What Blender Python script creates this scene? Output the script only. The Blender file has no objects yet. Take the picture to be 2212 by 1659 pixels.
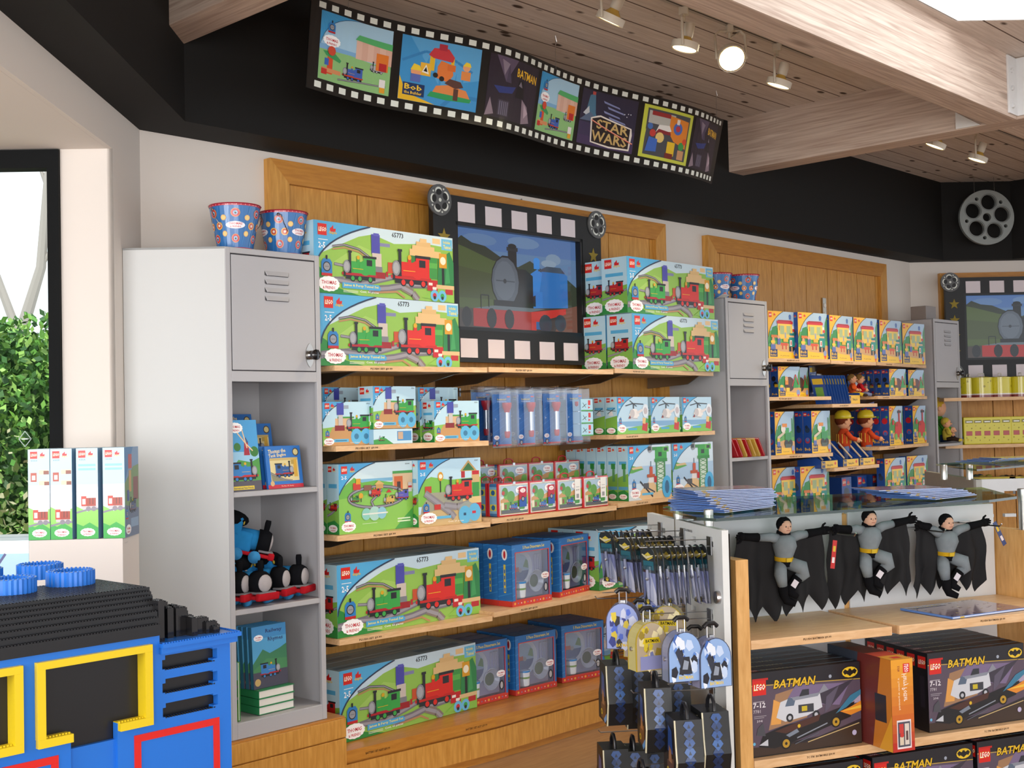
import bpy, bmesh, math, random
from mathutils import Vector, Matrix
random.seed(7)
C = bpy.context.scene
COL = C.collection
c45 = math.sqrt(.5)
# ------------------------------------------------------------------ camera
W_, H_, F_ = 2212.0, 1659.0, 2645.4
YAW, PIT, ROL, EYE = math.radians(43.408), .0292, -.02239, 1.55
_f = Vector((math.cos(PIT)*math.cos(YAW), math.cos(PIT)*math.sin(YAW), math.sin(PIT)))
_r = Vector((math.sin(YAW), -math.cos(YAW), 0)); _u = _r.cross(_f)
RT = math.cos(ROL)*_r+math.sin(ROL)*_u; UP = -math.sin(ROL)*_r+math.cos(ROL)*_u; FW = _f
CAM = Vector((0, 0, EYE))
cam = bpy.data.objects.new('camera', bpy.data.cameras.new('camera')); COL.objects.link(cam)
m = Matrix((RT, UP, -FW)).transposed().to_4x4(); m.translation = CAM
cam.matrix_world = m
cam.data.sensor_width = 36; cam.data.lens = F_/W_*36; cam.data.clip_end = 300; cam.data.clip_start = .05
C.camera = cam
C.view_settings.view_transform = 'Standard'; C.view_settings.look = 'None'
C.view_settings.exposure = 0.55; C.view_settings.gamma = 1; C.view_settings.use_curve_mapping = False
# ------------------------------------------------------------------ daylight
w = bpy.data.worlds.new('world'); C.world = w; w.use_nodes = True
bg = w.node_tree.nodes['Background']; bg.inputs[0].default_value = (.86, .93, 1, 1); bg.inputs[1].default_value = 1.25
def lamp(name, kind, energy, loc, aim, size=1, sizey=None, color=(1, 1, 1), angle=None, blend=None):
    d = bpy.data.lights.new(name, kind); d.energy = energy; d.color = color
    if kind == 'AREA':
        d.size = size
        if sizey: d.shape = 'RECTANGLE'; d.size_y = sizey
    if kind == 'SUN': d.angle = math.radians(size)
    if kind == 'SPOT': d.spot_size = math.radians(angle); d.spot_blend = blend; d.shadow_soft_size = size
    if kind == 'POINT': d.shadow_soft_size = size
    o = bpy.data.objects.new(name, d); COL.objects.link(o); o.location = loc
    o.rotation_euler = (Vector(aim)-Vector(loc)).to_track_quat('-Z', 'Y').to_euler()
    return o
lamp('sun', 'SUN', 3.0, (0, 0, 20), (3.2, 4.4, 20-9.0), 1.2, color=(1, .96, .88))
# fill added for an assumed shop front behind the camera; daylight of the big side window on the left
lamp('room_fill', 'AREA', 190, (-2.2, -3.2, 1.7), (2.2, 2.4, 2.0), 5.0, 2.4, color=(1, .97, .94))
lamp('side_window_daylight', 'AREA', 62, (-1.2, 2.0, 1.9), (2.4, 2.9, 1.3), 2.0, 1.8, color=(1, 1, 1))
lamp('skylight_daylight', 'AREA', 14, (5.6, .9, 3.75), (5.6, 1.1, 0), 2.0, 1.6, color=(.95, .97, 1))

def plane(px, py, n, d):
    n = Vector(n); v = FW+(px-W_/2)/F_*RT-(py-H_/2)/F_*UP
    return CAM+v*((d-n.dot(CAM))/n.dot(v))
def onY(px, py, d): return plane(px, py, (0, 1, 0), d)
def onX(px, py, d): return plane(px, py, (1, 0, 0), d)
def onZ(px, py, d): return plane(px, py, (0, 0, 1), d)
def onB(px, py, d): return plane(px, py, (c45, c45, 0), d)
def onW(px, py, d): return plane(px, py, (c45, -c45, 0), d)
# ------------------------------------------------------------------ colours and materials
def hx(s):
    s = s.lstrip('#'); s = s*2 if len(s) == 3 and len(set(s)) == 1 else s; v = [int(s[i:i+2], 16)/255 for i in (0, 2, 4)]
    return tuple([(a/12.92 if a <= .04045 else ((a+.055)/1.055)**2.4) for a in v]+[1.0])
M = {}
def new_mat(name):
    m = bpy.data.materials.new(name); m.use_nodes = True; M[name] = m
    return m, m.node_tree.nodes, m.node_tree.links, m.node_tree.nodes['Principled BSDF']
def attr_mat(name, rough=.5, metal=0., coat=0., noise=0., spec=.5, bump=0.):
    m, n, l, b = new_mat(name)
    a = n.new('ShaderNodeAttribute'); a.attribute_name = 'Col'
    src = a.outputs['Color']
    if noise:
        t = n.new('ShaderNodeTexNoise'); t.inputs['Scale'].default_value = 35; tc = n.new('ShaderNodeTexCoord')
        l.new(tc.outputs['Object'], t.inputs['Vector'])
        mx = n.new('ShaderNodeMix'); mx.data_type = 'RGBA'; mx.blend_type = 'MULTIPLY'; mx.inputs[0].default_value = noise
        l.new(src, mx.inputs[6]); l.new(t.outputs['Fac'], mx.inputs[7]); src = mx.outputs[2]
    if bump:
        t2 = n.new('ShaderNodeTexNoise'); t2.inputs['Scale'].default_value = 220; bp = n.new('ShaderNodeBump'); bp.inputs['Strength'].default_value = bump
        bp.inputs['Distance'].default_value = .002
        l.new(t2.outputs['Fac'], bp.inputs['Height']); l.new(bp.outputs[0], b.inputs['Normal'])
    l.new(src, b.inputs['Base Color'])
    b.inputs['Roughness'].default_value = rough; b.inputs['Metallic'].default_value = metal
    b.inputs['Specular IOR Level'].default_value = spec; b.inputs['Coat Weight'].default_value = coat
    b.inputs['Coat Roughness'].default_value = .12
    return m
attr_mat('card', .42, coat=.15); attr_mat('matte', .85, spec=.25); attr_mat('plastic', .3); attr_mat('metal', .3, 1.0)
attr_mat('cloth', .95, noise=.25, spec=.1, bump=.5); attr_mat('paint', .45, noise=.08); attr_mat('leaf', .6)
attr_mat('tin', .25, .0, coat=.4); attr_mat('blackwall', .75, spec=.25); attr_mat('gloss', .12, coat=.4)
def wood(name, c1, c2, scale=(1, 1, 1), rough=.45, grain=14, seam=None, seamaxis=0, bump=.1, streak=.35):
    m, n, l, b = new_mat(name)
    tc = n.new('ShaderNodeTexCoord'); mp = n.new('ShaderNodeMapping'); mp.inputs['Scale'].default_value = scale
    l.new(tc.outputs['Object'], mp.inputs[0])
    t = n.new('ShaderNodeTexNoise'); t.inputs['Scale'].default_value = grain; t.inputs['Detail'].default_value = 6; t.inputs['Distortion'].default_value = streak
    l.new(mp.outputs[0], t.inputs['Vector'])
    r = n.new('ShaderNodeValToRGB'); r.color_ramp.elements[0].position = .3; r.color_ramp.elements[1].position = .72
    r.color_ramp.elements[0].color = hx(c1); r.color_ramp.elements[1].color = hx(c2)
    l.new(t.outputs['Fac'], r.inputs[0]); l.new(r.outputs[0], b.inputs['Base Color'])
    b.inputs['Roughness'].default_value = rough
    return m, n, l, b, r, tc
wood('panel_wood', '#bd8233', '#d89e4c', (6, 6, .7), .4)
wood('beech', '#d8aa78', '#ebc495', (1, 6, 6), .4)
wood('oak_side', '#d09a56', '#e8b672', (5, 5, .8), .35)
wood('base_wood', '#b3742a', '#c78836', (.7, 6, 6), .35)
wood('floor_wood', '#93704e', '#ab8862', (.5, 7, 1), .3)
def knotty(name, c1, c2, knot, sc, seam, knotscale):
    m, n, l, b, r, tc = wood(name, c1, c2, sc, .7, 9, streak=.8)
    src = r.outputs[0]
    # knots
    mp = n.new('ShaderNodeMapping'); mp.inputs['Scale'].default_value = knotscale; l.new(tc.outputs['Object'], mp.inputs[0])
    v = n.new('ShaderNodeTexVoronoi'); v.inputs['Scale'].default_value = 1; l.new(mp.outputs[0], v.inputs['Vector'])
    kr = n.new('ShaderNodeValToRGB'); kr.color_ramp.elements[0].position = .10 if seam else .04; kr.color_ramp.elements[1].position = .17 if seam else .12
    kr.color_ramp.elements[0].color = (1, 1, 1, 1); kr.color_ramp.elements[1].color = (0, 0, 0, 1)
    l.new(v.outputs['Distance'], kr.inputs[0])
    mx = n.new('ShaderNodeMix'); mx.data_type = 'RGBA'; l.new(kr.outputs[0], mx.inputs[0]); l.new(src, mx.inputs[6]); mx.inputs[7].default_value = hx(knot)
    src = mx.outputs[2]
    if seam:
        sp = n.new('ShaderNodeSeparateXYZ'); l.new(tc.outputs['Object'], sp.inputs[0])
        md = n.new('ShaderNodeMath'); md.operation = 'PINGPONG'; md.inputs[1].default_value = seam/2; l.new(sp.outputs[1], md.inputs[0])
        lt = n.new('ShaderNodeMath'); lt.operation = 'LESS_THAN'; lt.inputs[1].default_value = .004; l.new(md.outputs[0], lt.inputs[0])
        m2 = n.new('ShaderNodeMix'); m2.data_type = 'RGBA'; l.new(lt.outputs[0], m2.inputs[0]); l.new(src, m2.inputs[6]); m2.inputs[7].default_value = hx('#594436')
        src = m2.outputs[2]
    l.new(src, b.inputs['Base Color'])
knotty('ceiling_wood', '#cbbeb4', '#e2d8d0', '#4f3c30', (.4, 8, 1), .16, (4.2, 9.5, .3))
knotty('beam_wood', '#b39a8a', '#e0cdbd', '#7a6252', (.3, 9, 9), None, (.9, 4, 4))
def beam2():
    m, n, l, b, r, tc = wood('cross_beam_wood', '#ad9484', '#d6c2b1', (9, .3, 9), .7, 9, streak=.5)
beam2()
def wallmat(name, col, rough=.9):
    m, n, l, b = new_mat(name); t = n.new('ShaderNodeTexNoise'); t.inputs['Scale'].default_value = 60; bp = n.new('ShaderNodeBump'); bp.inputs['Strength'].default_value = .06
    l.new(t.outputs['Fac'], bp.inputs['Height']); l.new(bp.outputs[0], b.inputs['Normal'])
    b.inputs['Base Color'].default_value = hx(col); b.inputs['Roughness'].default_value = rough; b.inputs['Specular IOR Level'].default_value = .2
wallmat('white_wall', '#ded5cc'); wallmat('black_paint', '#1b1a19', .7); wallmat('ledge_paint', '#201f1d', .6); wallmat('gray_paint', '#d9dce0', .5)
wallmat('locker_paint', '#b4b3b5', .42); wallmat('cream_paint', '#cccdcb', .5)
def glass(name, col, a=.12, rough=.02):
    m, n, l, b = new_mat(name)
    out = n['Material Output']; tr = n.new('ShaderNodeBsdfTransparent'); tr.inputs[0].default_value = hx(col)
    gl = n.new('ShaderNodeBsdfGlossy'); gl.inputs['Roughness'].default_value = rough
    fr = n.new('ShaderNodeLayerWeight'); fr.inputs[0].default_value = .25
    ad = n.new('ShaderNodeMath'); ad.operation = 'MULTIPLY_ADD'; ad.inputs[1].default_value = .4 if a else .02; ad.inputs[2].default_value = .02+a*.25 if a else .0; l.new(fr.outputs['Facing'], ad.inputs[0])
    mx = n.new('ShaderNodeMixShader'); l.new(ad.outputs[0], mx.inputs[0]); l.new(tr.outputs[0], mx.inputs[1]); l.new(gl.outputs[0], mx.inputs[2])
    l.new(mx.outputs[0], out.inputs[0])
glass('window_glass', '#f4f8f6', 0); glass('clear_film', '#eef1f6', .25, .12); glass('table_glass', '#b9cdc2', .1); glass('glass_edge', '#2d4a40', .3)
def emit(name, strength, attr=True, col=(1, 1, 1, 1)):
    m, n, l, b = new_mat(name)
    if attr:
        a = n.new('ShaderNodeAttribute'); a.attribute_name = 'Col'; l.new(a.outputs['Color'], b.inputs['Emission Color'])
    else: b.inputs['Emission Color'].default_value = col
    b.inputs['Base Color'].default_value = (.02, .02, .02, 1); b.inputs['Roughness'].default_value = .12
    b.inputs['Emission Strength'].default_value = strength
emit('screen', .62); emit('bulb', 14, False, (1, .86, .55, 1)); emit('bulb_dim', 2.6, False, (1, .80, .42, 1))
def diffuser():
    m, n, l, b = new_mat('skylight_diffuser'); out = n['Material Output']
    t = n.new('ShaderNodeBsdfTranslucent'); t.inputs[0].default_value = (.95, .97, 1, 1); l.new(t.outputs[0], out.inputs[0])
diffuser()
# ------------------------------------------------------------------ mesh builder
def clip2(poly, ax, val, keep_less):
    out = []
    for i in range(len(poly)):
        a, b = poly[i], poly[(i+1) % len(poly)]
        ia = (a[ax] <= val) if keep_less else (a[ax] >= val); ib = (b[ax] <= val) if keep_less else (b[ax] >= val)
        if ia: out.append(a)
        if ia != ib:
            t = (val-a[ax])/(b[ax]-a[ax]); out.append((a[0]+(b[0]-a[0])*t, a[1]+(b[1]-a[1])*t))
    return out
_tc = {}
def text2d(s):
    if s in _tc: return _tc[s]
    cu = bpy.data.curves.new('t', 'FONT'); cu.body = s; cu.size = 1; cu.resolution_u = 1; cu.offset = .02
    ob = bpy.data.objects.new('t', cu); COL.objects.link(ob)
    dg = bpy.context.evaluated_depsgraph_get(); me = ob.evaluated_get(dg).to_mesh()
    vs = [(v.co.x, v.co.y) for v in me.vertices]; fs = [tuple(p.vertices) for p in me.polygons]
    ob.evaluated_get(dg).to_mesh_clear(); bpy.data.objects.remove(ob); bpy.data.curves.remove(cu)
    x0 = min(v[0] for v in vs); x1 = max(v[0] for v in vs); y0 = min(v[1] for v in vs); y1 = max(v[1] for v in vs)
    _tc[s] = ([((a-x0)/(x1-x0), (b-y0)/(y1-y0)) for a, b in vs], fs, (x1-x0)/(y1-y0)); return _tc[s]
class Art:
    """flat printed artwork: polygons in metres on a w x h face"""
    def __init__(s, w, h, clip=True): s.w, s.h, s.ops, s.clip = w, h, [], clip
    def _add(s, polys, col):
        if isinstance(col, str): col = hx(col)
        if s.clip:
            o = []
            for p in polys:
                for ax, v, k in ((0, 0, False), (0, s.w, True), (1, 0, False), (1, s.h, True)):
                    if p: p = clip2(p, ax, v, k)
                if len(p) > 2: o.append(p)
            polys = o
        if not polys: return
        xs = [q[0] for p in polys for q in p]; ys = [q[1] for p in polys for q in p]
        bb = (min(xs), min(ys), max(xs), max(ys)); L = 1
        for _, _, l2, b2 in s.ops:
            if b2[0] < bb[2] and b2[2] > bb[0] and b2[1] < bb[3] and b2[3] > bb[1]: L = max(L, l2+1)
        s.ops.append((polys, col, L, bb))
    def poly(s, pts, col): s._add([[(x*s.w, y*s.h) for x, y in pts]], col)
    def rect(s, x0, y0, x1, y1, col): s.poly([(x0, y0), (x1, y0), (x1, y1), (x0, y1)], col)
    def ell(s, x, y, r, col, ry=None, n=14):   # r in metres
        ry = ry or r; X, Y_ = x*s.w, y*s.h
        s._add([[(X+r*math.cos(6.2832*i/n), Y_+ry*math.sin(6.2832*i/n)) for i in range(n)]], col)
    def band(s, pts, t, col):  # stroke, t in metres
        P = [(x*s.w, y*s.h) for x, y in pts]; ps = []
        for i in range(len(P)-1):
            (x0, y0), (x1, y1) = P[i], P[i+1]; d = math.hypot(x1-x0, y1-y0) or 1; nx, ny = -(y1-y0)/d*t/2, (x1-x0)/d*t/2
            ps.append([(x0-nx, y0-ny), (x1-nx, y1-ny), (x1+nx, y1+ny), (x0+nx, y0+ny)])
        s._add(ps, col)
    def text(s, t, x, y, h, col, w=None, skew=0, slope=0):   # h, w fractions of the face height / width
        vs, fs, asp = text2d(t); hh = h*s.h; ww = w*s.w if w else hh*asp
        V = [(x*s.w+a*ww+b*hh*skew, y*s.h+b*hh+a*ww*slope) for a, b in vs]
        cl = s.clip; s.clip = False
        if not cl or all(-1e-4 <= v[0] <= s.w+1e-4 and -1e-4 <= v[1] <= s.h+1e-4 for v in V): s._add([[V[i] for i in f] for f in fs], col); s.clip = cl
        else: s.clip = cl; s._add([[V[i] for i in f] for f in fs], col)
class MB:
    def __init__(s): s.v, s.f, s.c, s.m, s.mats = [], [], [], [], []
    def mi(s, name):
        if name not in s.mats: s.mats.append(name)
        return s.mats.index(name)
    def face(s, pts, col, mat='matte'):
        if isinstance(col, str): col = hx(col)
        b = len(s.v); s.v += [tuple(p) for p in pts]; s.f.append(tuple(range(b, b+len(pts)))); s.c.append(col); s.m.append(s.mi(mat))
    def mesh(s, vs, fs, col, mat='matte', X=None):
        if isinstance(col, str): col = hx(col)
        b = len(s.v); s.v += [tuple((X @ Vector(p)) if X else p) for p in vs]; k = s.mi(mat)
        for f in fs: s.f.append(tuple(i+b for i in f)); s.c.append(col); s.m.append(k)
    def box(s, a, b, col, mat='matte', X=None):
        x0, y0, z0 = a; x1, y1, z1 = b
        vs = [(x0, y0, z0), (x1, y0, z0), (x1, y1, z0), (x0, y1, z0), (x0, y0, z1), (x1, y0, z1), (x1, y1, z1), (x0, y1, z1)]
        s.mesh(vs, [(0, 3, 2, 1), (4, 5, 6, 7), (0, 1, 5, 4), (1, 2, 6, 5), (2, 3, 7, 6), (3, 0, 4, 7)], col, mat, X)
    def bbox(s, a, b, col, mat='matte', r=.004, X=None, seg=2):
        bm = bmesh.new(); bmesh.ops.create_cube(bm, size=1)
        for v in bm.verts: v.co = Vector(((a[0]+b[0])/2+v.co.x*(b[0]-a[0]), (a[1]+b[1])/2+v.co.y*(b[1]-a[1]), (a[2]+b[2])/2+v.co.z*(b[2]-a[2])))
        bmesh.ops.bevel(bm, geom=bm.edges[:], offset=r, segments=seg, affect='EDGES', profile=.7)
        bm.verts.index_update(); s.mesh([v.co.copy() for v in bm.verts], [[v.index for v in f.verts] for f in bm.faces], col, mat, X); bm.free()
    def prism(s, pts, z0, z1, col, mat='matte', X=None):   # pts (x,y) ccw
        n = len(pts); vs = [(x, y, z0) for x, y in pts]+[(x, y, z1) for x, y in pts]
        s.mesh(vs, [tuple(range(n))[::-1], tuple(range(n, 2*n))]+[(i, (i+1) % n, (i+1) % n+n, i+n) for i in range(n)], col, mat, X)
    def tube(s, P, r, col, mat='matte', n=8, cap=True, X=None):
        P = [Vector(p) for p in P]; R = r if isinstance(r, (list, tuple)) else [r]*len(P); rings = []; up = None
        for i, p in enumerate(P):
            t = ((P[min(i+1, len(P)-1)]-P[max(i-1, 0)])).normalized()
            if up is None: up = t.orthogonal().normalized()
            else:
                up = (up-t*up.dot(t)); up = up.normalized() if up.length > 1e-6 else t.orthogonal().normalized()
            sd = t.cross(up); rings.append([p+(up*math.cos(6.28319*k/n)+sd*math.sin(6.28319*k/n))*R[i] for k in range(n)])
        vs = [q for g in rings for q in g]; fs = []
        for i in range(len(P)-1):
            for k in range(n): fs.append((i*n+k, i*n+(k+1) % n, (i+1)*n+(k+1) % n, (i+1)*n+k))
        if cap: fs += [tuple(range(n))[::-1], tuple(range((len(P)-1)*n, len(P)*n))]
        s.mesh(vs, fs, col, mat, X)
    def lathe(s, prof, col, mat='matte', n=20, X=None, cap=True):  # prof (r,z)
        vs = [(r*math.cos(6.28319*k/n), r*math.sin(6.28319*k/n), z) for r, z in prof for k in range(n)]; fs = []
        for i in range(len(prof)-1):
            for k in range(n): fs.append((i*n+k, i*n+(k+1) % n, (i+1)*n+(k+1) % n, (i+1)*n+k))
        if cap: fs += [tuple(range(n))[::-1], tuple(range((len(prof)-1)*n, len(prof)*n))]
        s.mesh(vs, fs, col, mat, X)
    def ball(s, c, r, col, mat='matte', n=12, X=None):
        rx, ry, rz = r if isinstance(r, (tuple, list)) else (r, r, r); vs = []; h = n//2
        for i in range(h+1):
            a = math.pi*i/h
            for k in range(n): vs.append((c[0]+rx*math.sin(a)*math.cos(6.28319*k/n), c[1]+ry*math.sin(a)*math.sin(6.28319*k/n), c[2]-rz*math.cos(a)))
        s.mesh(vs, [(i*n+k, i*n+(k+1) % n, (i+1)*n+(k+1) % n, (i+1)*n+k) for i in range(h) for k in range(n)], col, mat, X)
    def art(s, art, o, ux, uy, mat='card', step=.00018, X=None):
        o, ux, uy = Vector(o), Vector(ux), Vector(uy); nn = ux.cross(uy)
        for polys, col, L, _ in art.ops:
            for p in polys: s.mesh([o+ux*a+uy*b+nn*(L*step) for a, b in p], [tuple(range(len(p)))], col, mat, X)
    def art_fn(s, art, fn, cuts=None, axis=0, mat='card', step=.0003):
        for polys, col, L, _ in art.ops:
            for p in polys:
                parts = [p]
                if cuts:
                    parts = []
                    for a, b in zip(cuts[:-1], cuts[1:]):
                        q = clip2(p, axis, a, False)
                        if q: q = clip2(q, axis, b, True)
                        if len(q) > 2: parts.append(q)
                for q in parts: s.mesh([fn(x, y, L*step) for x, y in q], [tuple(range(len(q)))], col, mat)
    def build(s, name, parent=None, loc=None, rot=None, smooth=False):
        me = bpy.data.meshes.new(name); me.from_pydata(s.v, [], s.f)
        for k in s.mats: me.materials.append(M[k])
        me.polygons.foreach_set('material_index', s.m)
        ca = me.color_attributes.new('Col', 'FLOAT_COLOR', 'CORNER'); buf = []
        for f, c in zip(s.f, s.c): buf += list(c)*len(f)
        ca.data.foreach_set('color', buf)
        if smooth:
            bm = bmesh.new(); bm.from_mesh(me); bmesh.ops.remove_doubles(bm, verts=bm.verts, dist=1e-5); bm.to_mesh(me); bm.free()
            me.polygons.foreach_set('use_smooth', [True]*len(me.polygons))
            if smooth != 'all': me.set_sharp_from_angle(angle=math.radians(40))
        me.update()
        o = bpy.data.objects.new(name, me); COL.objects.link(o)
        if parent: o.parent = parent
        if loc is not None: o.location = loc
        if rot is not None: o.rotation_euler = rot
        return o
def tag(o, label=None, cat=None, group=None, kind=None):
    if label: o['label'] = label
    if cat: o['category'] = cat
    if group: o['group'] = group
    if kind: o['kind'] = kind
    return o
def empty(name, loc, rz=0, label=None, cat=None, group=None):
    o = bpy.data.objects.new(name, None); COL.objects.link(o); o.location = loc; o.rotation_euler = (0, 0, rz); o.empty_display_size = .05
    return tag(o, label, cat, group)
def copy_tree(o, parent=None):
    c = o.copy(); COL.objects.link(c); c.parent = parent
    for ch in [x for x in bpy.data.objects if x.parent == o]: copy_tree(ch, c)
    return c
PROTO = {}
def put(key, maker, loc, rz, label, cat, group=None, tilt=None):
    """first use builds the thing, later uses copy it with its parts"""
    if key not in PROTO: o = maker(); PROTO[key] = o
    else: o = copy_tree(PROTO[key])
    o.location = loc; o.rotation_euler = (tilt[0] if tilt else 0, tilt[1] if tilt else 0, rz)
    for k in ('label', 'category', 'group'):
        if k in o: del o[k]
    return tag(o, label, cat, group)
def struct(name, mb, smooth=False): return tag(mb.build(name, smooth=smooth), kind='structure')
# ================================================================== ROOM
FZ = .05; CZ = 3.34; WZ = 2.725
AY = 4.345; KX, KY = 2.49, AY; WN = -1.309; RX = 9.209; BN = (RX+AY)*c45
def Wp(s, o=0): return (KX-c45*s-c45*o, KY-c45*s+c45*o)      # s towards the camera along the window wall, o outwards
def Bp(s, o=0): return (RX+c45*s+c45*o, AY-c45*s+c45*o)      # along the far angled wall
mb = MB(); mb.box((-6, -7, FZ-.1), (13, 7, FZ), '#ffffff', 'floor_wood'); struct('floor', mb)
mb = MB(); mb.box((KX, AY, FZ), (RX, AY+.15, WZ), '#fff', 'white_wall'); struct('wall_back', mb)
mb = MB(); mb.prism([Bp(-.0), Bp(3.2), Bp(3.2, .15), Bp(0, .15)], FZ, WZ, '#fff', 'white_wall'); struct('wall_right', mb)
SE = .362; SL = 3.7
mb = MB()
mb.prism([Wp(SE), Wp(0), Wp(0, .02), Wp(SE, .02)], FZ, WZ, '#fff', 'white_wall')
mb.prism([Wp(SL), Wp(SE), Wp(SE, .02), Wp(SL, .02)], 2.57, WZ, '#fff', 'white_wall')
mb.prism([Wp(6), Wp(SL), Wp(SL, .15), Wp(6, .15)], FZ, WZ, '#fff', 'white_wall')
# thickness of the pier and the alcove's end wall with the glazed opening
mb.prism([Wp(SE), Wp(SE, .155), Wp(0, .155), Wp(0, .02), Wp(SE, .02)][::-1], FZ, 2.57, '#fff', 'white_wall')
struct('wall_left', mb)
o_fr = .19
mb = MB(); mb.prism([Wp(SL+.1, .0205), Wp(SE-.02, .0205), Wp(SE-.02, 2.6), Wp(SL+.1, 2.6)], 2.57, 2.66, '#fff', 'white_wall'); struct('ceiling_alcove', mb)
mb = MB()
mb.prism([Wp(SE, .155), Wp(SE, o_fr), Wp(SE-.12, o_fr), Wp(SE-.12, .155)], FZ, 2.57, '#fff', 'white_wall'); struct('wall_alcove', mb)
# window
mb = MB()
def fr(o0, o1, z0, z1, d0=-.02, d1=.05, col='#0a0c0d'): mb.prism([Wp(SE+.0-d0, o0), Wp(SE-d1, o0), Wp(SE-d1, o1), Wp(SE-d0, o1)], z0, z1, col, 'matte')
fr(o_fr, o_fr+.042, .25, 2.566); fr(o_fr+.042, 2.4, 2.50, 2.566); fr(o_fr+.042, 2.4, .25, .32); fr(1.35, 1.40, .32, 2.5)
win = struct('window_1', mb)
mb = MB(); mb.prism([Wp(SE-.012, o_fr+.042), Wp(SE-.012, 1.35), Wp(SE-.018, 1.35), Wp(SE-.018, o_fr+.042)], .32, 2.5, '#fff', 'window_glass'); g = mb.build('pane', win)
mb = MB()
for k in range(5):
    a0 = .33+.155*k; z0 = 1.52
    mb.prism([Wp(SE+.001, a0-.02), Wp(SE, a0-.02), Wp(SE, a0+.02), Wp(SE+.001, a0+.02)], z0, z0+.001, '#dfe6e2')
    P = [(a0-.022, z0), (a0, z0-.028), (a0+.022, z0), (a0, z0+.028)]
    for (a, b), (c, d) in zip(P, P[1:]+P[:1]):
        mb.tube([(*Wp(SE-.009, a), b), (*Wp(SE-.009, c), d)], .0015, '#b9c4be', n=4)
    mb.tube([(*Wp(SE-.009, a0-.01), z0), (*Wp(SE-.009, a0+.01), z0)], .003, '#dfe6e2', n=4)
mb.build('sticker', win)
# black bulkhead and its soffit
IC = (2.549, 4.11); IE = (9.3, 4.11)
def Wq(s): return (IC[0]-c45*s, IC[1]-c45*s)
def Bq(s): return (IE[0]+c45*s, IE[1]-c45*s)
mb = MB()
mb.prism([IC, IE, (RX+.1, AY+.2), (KX-.1, AY+.2)], WZ, CZ+.1, '#fff', 'black_paint'); struct('trim_1', mb)
mb = MB(); mb.prism([Wq(7), IC, (KX-.1, AY+.2), Wp(7.2, .2)], WZ, CZ+.1, '#fff', 'black_paint'); struct('trim_2', mb)
mb = MB(); mb.prism([IE, Bq(.55), (Bq(.55)[0]+.2, Bq(.55)[1]), Bp(3.4, .2), (RX+.1, AY+.2)], WZ, CZ+.1, '#fff', 'black_paint')
mb.prism([Bq(.55), (Bq(.55)[0]+.0, Bq(.55)[1]-3), (Bq(.55)[0]+.2, Bq(.55)[1]-3), (Bq(.55)[0]+.2, Bq(.55)[1])], WZ, CZ+.1, '#fff', 'black_paint'); struct('trim_3', mb)
# plank ceiling with the skylight opening
mb = MB(); th = .08
for P in ([(-6, 2.33), (12, 2.33), (12, 5.2), (-6, 5.2)], [(5.5, 2.33), (7, .8), (7, -7), (12, -7), (12, 2.33)],
          [(-6, 2.33), (-6, -7), (3.6, -7), (3.6, 2.33)], [(3.6, .8), (3.6, -7), (7, -7), (7, .8), (5.2, -.2)]):
    mb.prism(P, CZ, CZ+th, '#fff', 'ceiling_wood')
struct('ceiling', mb)
mb = MB(); SK = [(3.6, 2.33), (3.6, .8), (5.2, -.2), (7, .8), (5.5, 2.33)]
cxs, cys = 5.0, 1.1; SI = [(x+(cxs-x)*.006, y+(cys-y)*.006) for x, y in SK]
for a, b in zip(SI, SI[1:]+SI[:1]):
    mb.face([(a[0], a[1], CZ+.001), (b[0], b[1], CZ+.001), (b[0], b[1], 4.0), (a[0], a[1], 4.0)], '#f4f4f2', 'matte')
sk = struct('window_2', mb)
mb = MB(); mb.face([(x, y, 4.0) for x, y in SK], '#fff', 'skylight_diffuser'); mb.build('pane', sk)
# beams
def beamthing(name, a, b, mat, label):
    mb = MB(); mb.bbox(a, b, '#fff', mat, .008); o = mb.build(name); tag(o, kind='structure'); return o
beamthing('trim_4', (2.39, -3.0, 3.025), (2.552, 4.125, 3.36), 'cross_beam_wood', '')
beamthing('trim_5', (6.307, 1.2, 3.025), (6.47, 4.125, 3.36), 'cross_beam_wood', '')
beamthing('trim_6', (-2, 2.376, 3.025), (6.31, 2.53, 3.39), 'beam_wood', '')
beamthing('trim_7', (6.47, 2.376, 3.025), (9.5, 2.53, 3.36), 'beam_wood', '')
mb = MB(); mb.bbox((5.25, 1.0, 3.32), (6.1, 1.2, 3.6), '#fff', 'beam_wood', .008); struct('trim_8', mb)
# steel hangers on the beams
mb = MB(); mb.bbox((6.296, 1.75, 3.04), (6.306, 2.372, 3.335), '#dcdcdc', 'paint', .003); mb.bbox((6.19, 2.366, 3.04), (6.3, 2.376, 3.335), '#dcdcdc', 'paint', .003)
hz = mb.build('beam_hanger'); tag(hz, 'white painted steel hanger plate bolted to the large ceiling beam', 'bracket')
mb = MB()
for z in (3.08, 3.17, 3.26): mb.lathe([(.013, 0), (.013, .008), (.006, .012)], '#cfcfcf', 'paint', 8, Matrix.Translation((6.23, 2.366, z)) @ Matrix.Rotation(math.pi/2, 4, 'X'))
mb.build('bolt', hz)
mb = MB(); mb.prism([(0, 0), (.13, .0), (.0, .09)], 0, .012, '#e6e4e0', 'paint', Matrix.Translation((6.306, 2.69, 3.03)) @ Matrix.Rotation(-math.pi/2, 4, 'Z') @ Matrix.Rotation(math.pi/2, 4, 'X'))
tag(mb.build('beam_hanger'), 'small white triangular steel plate under the crossing of two ceiling beams', 'bracket')
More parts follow.
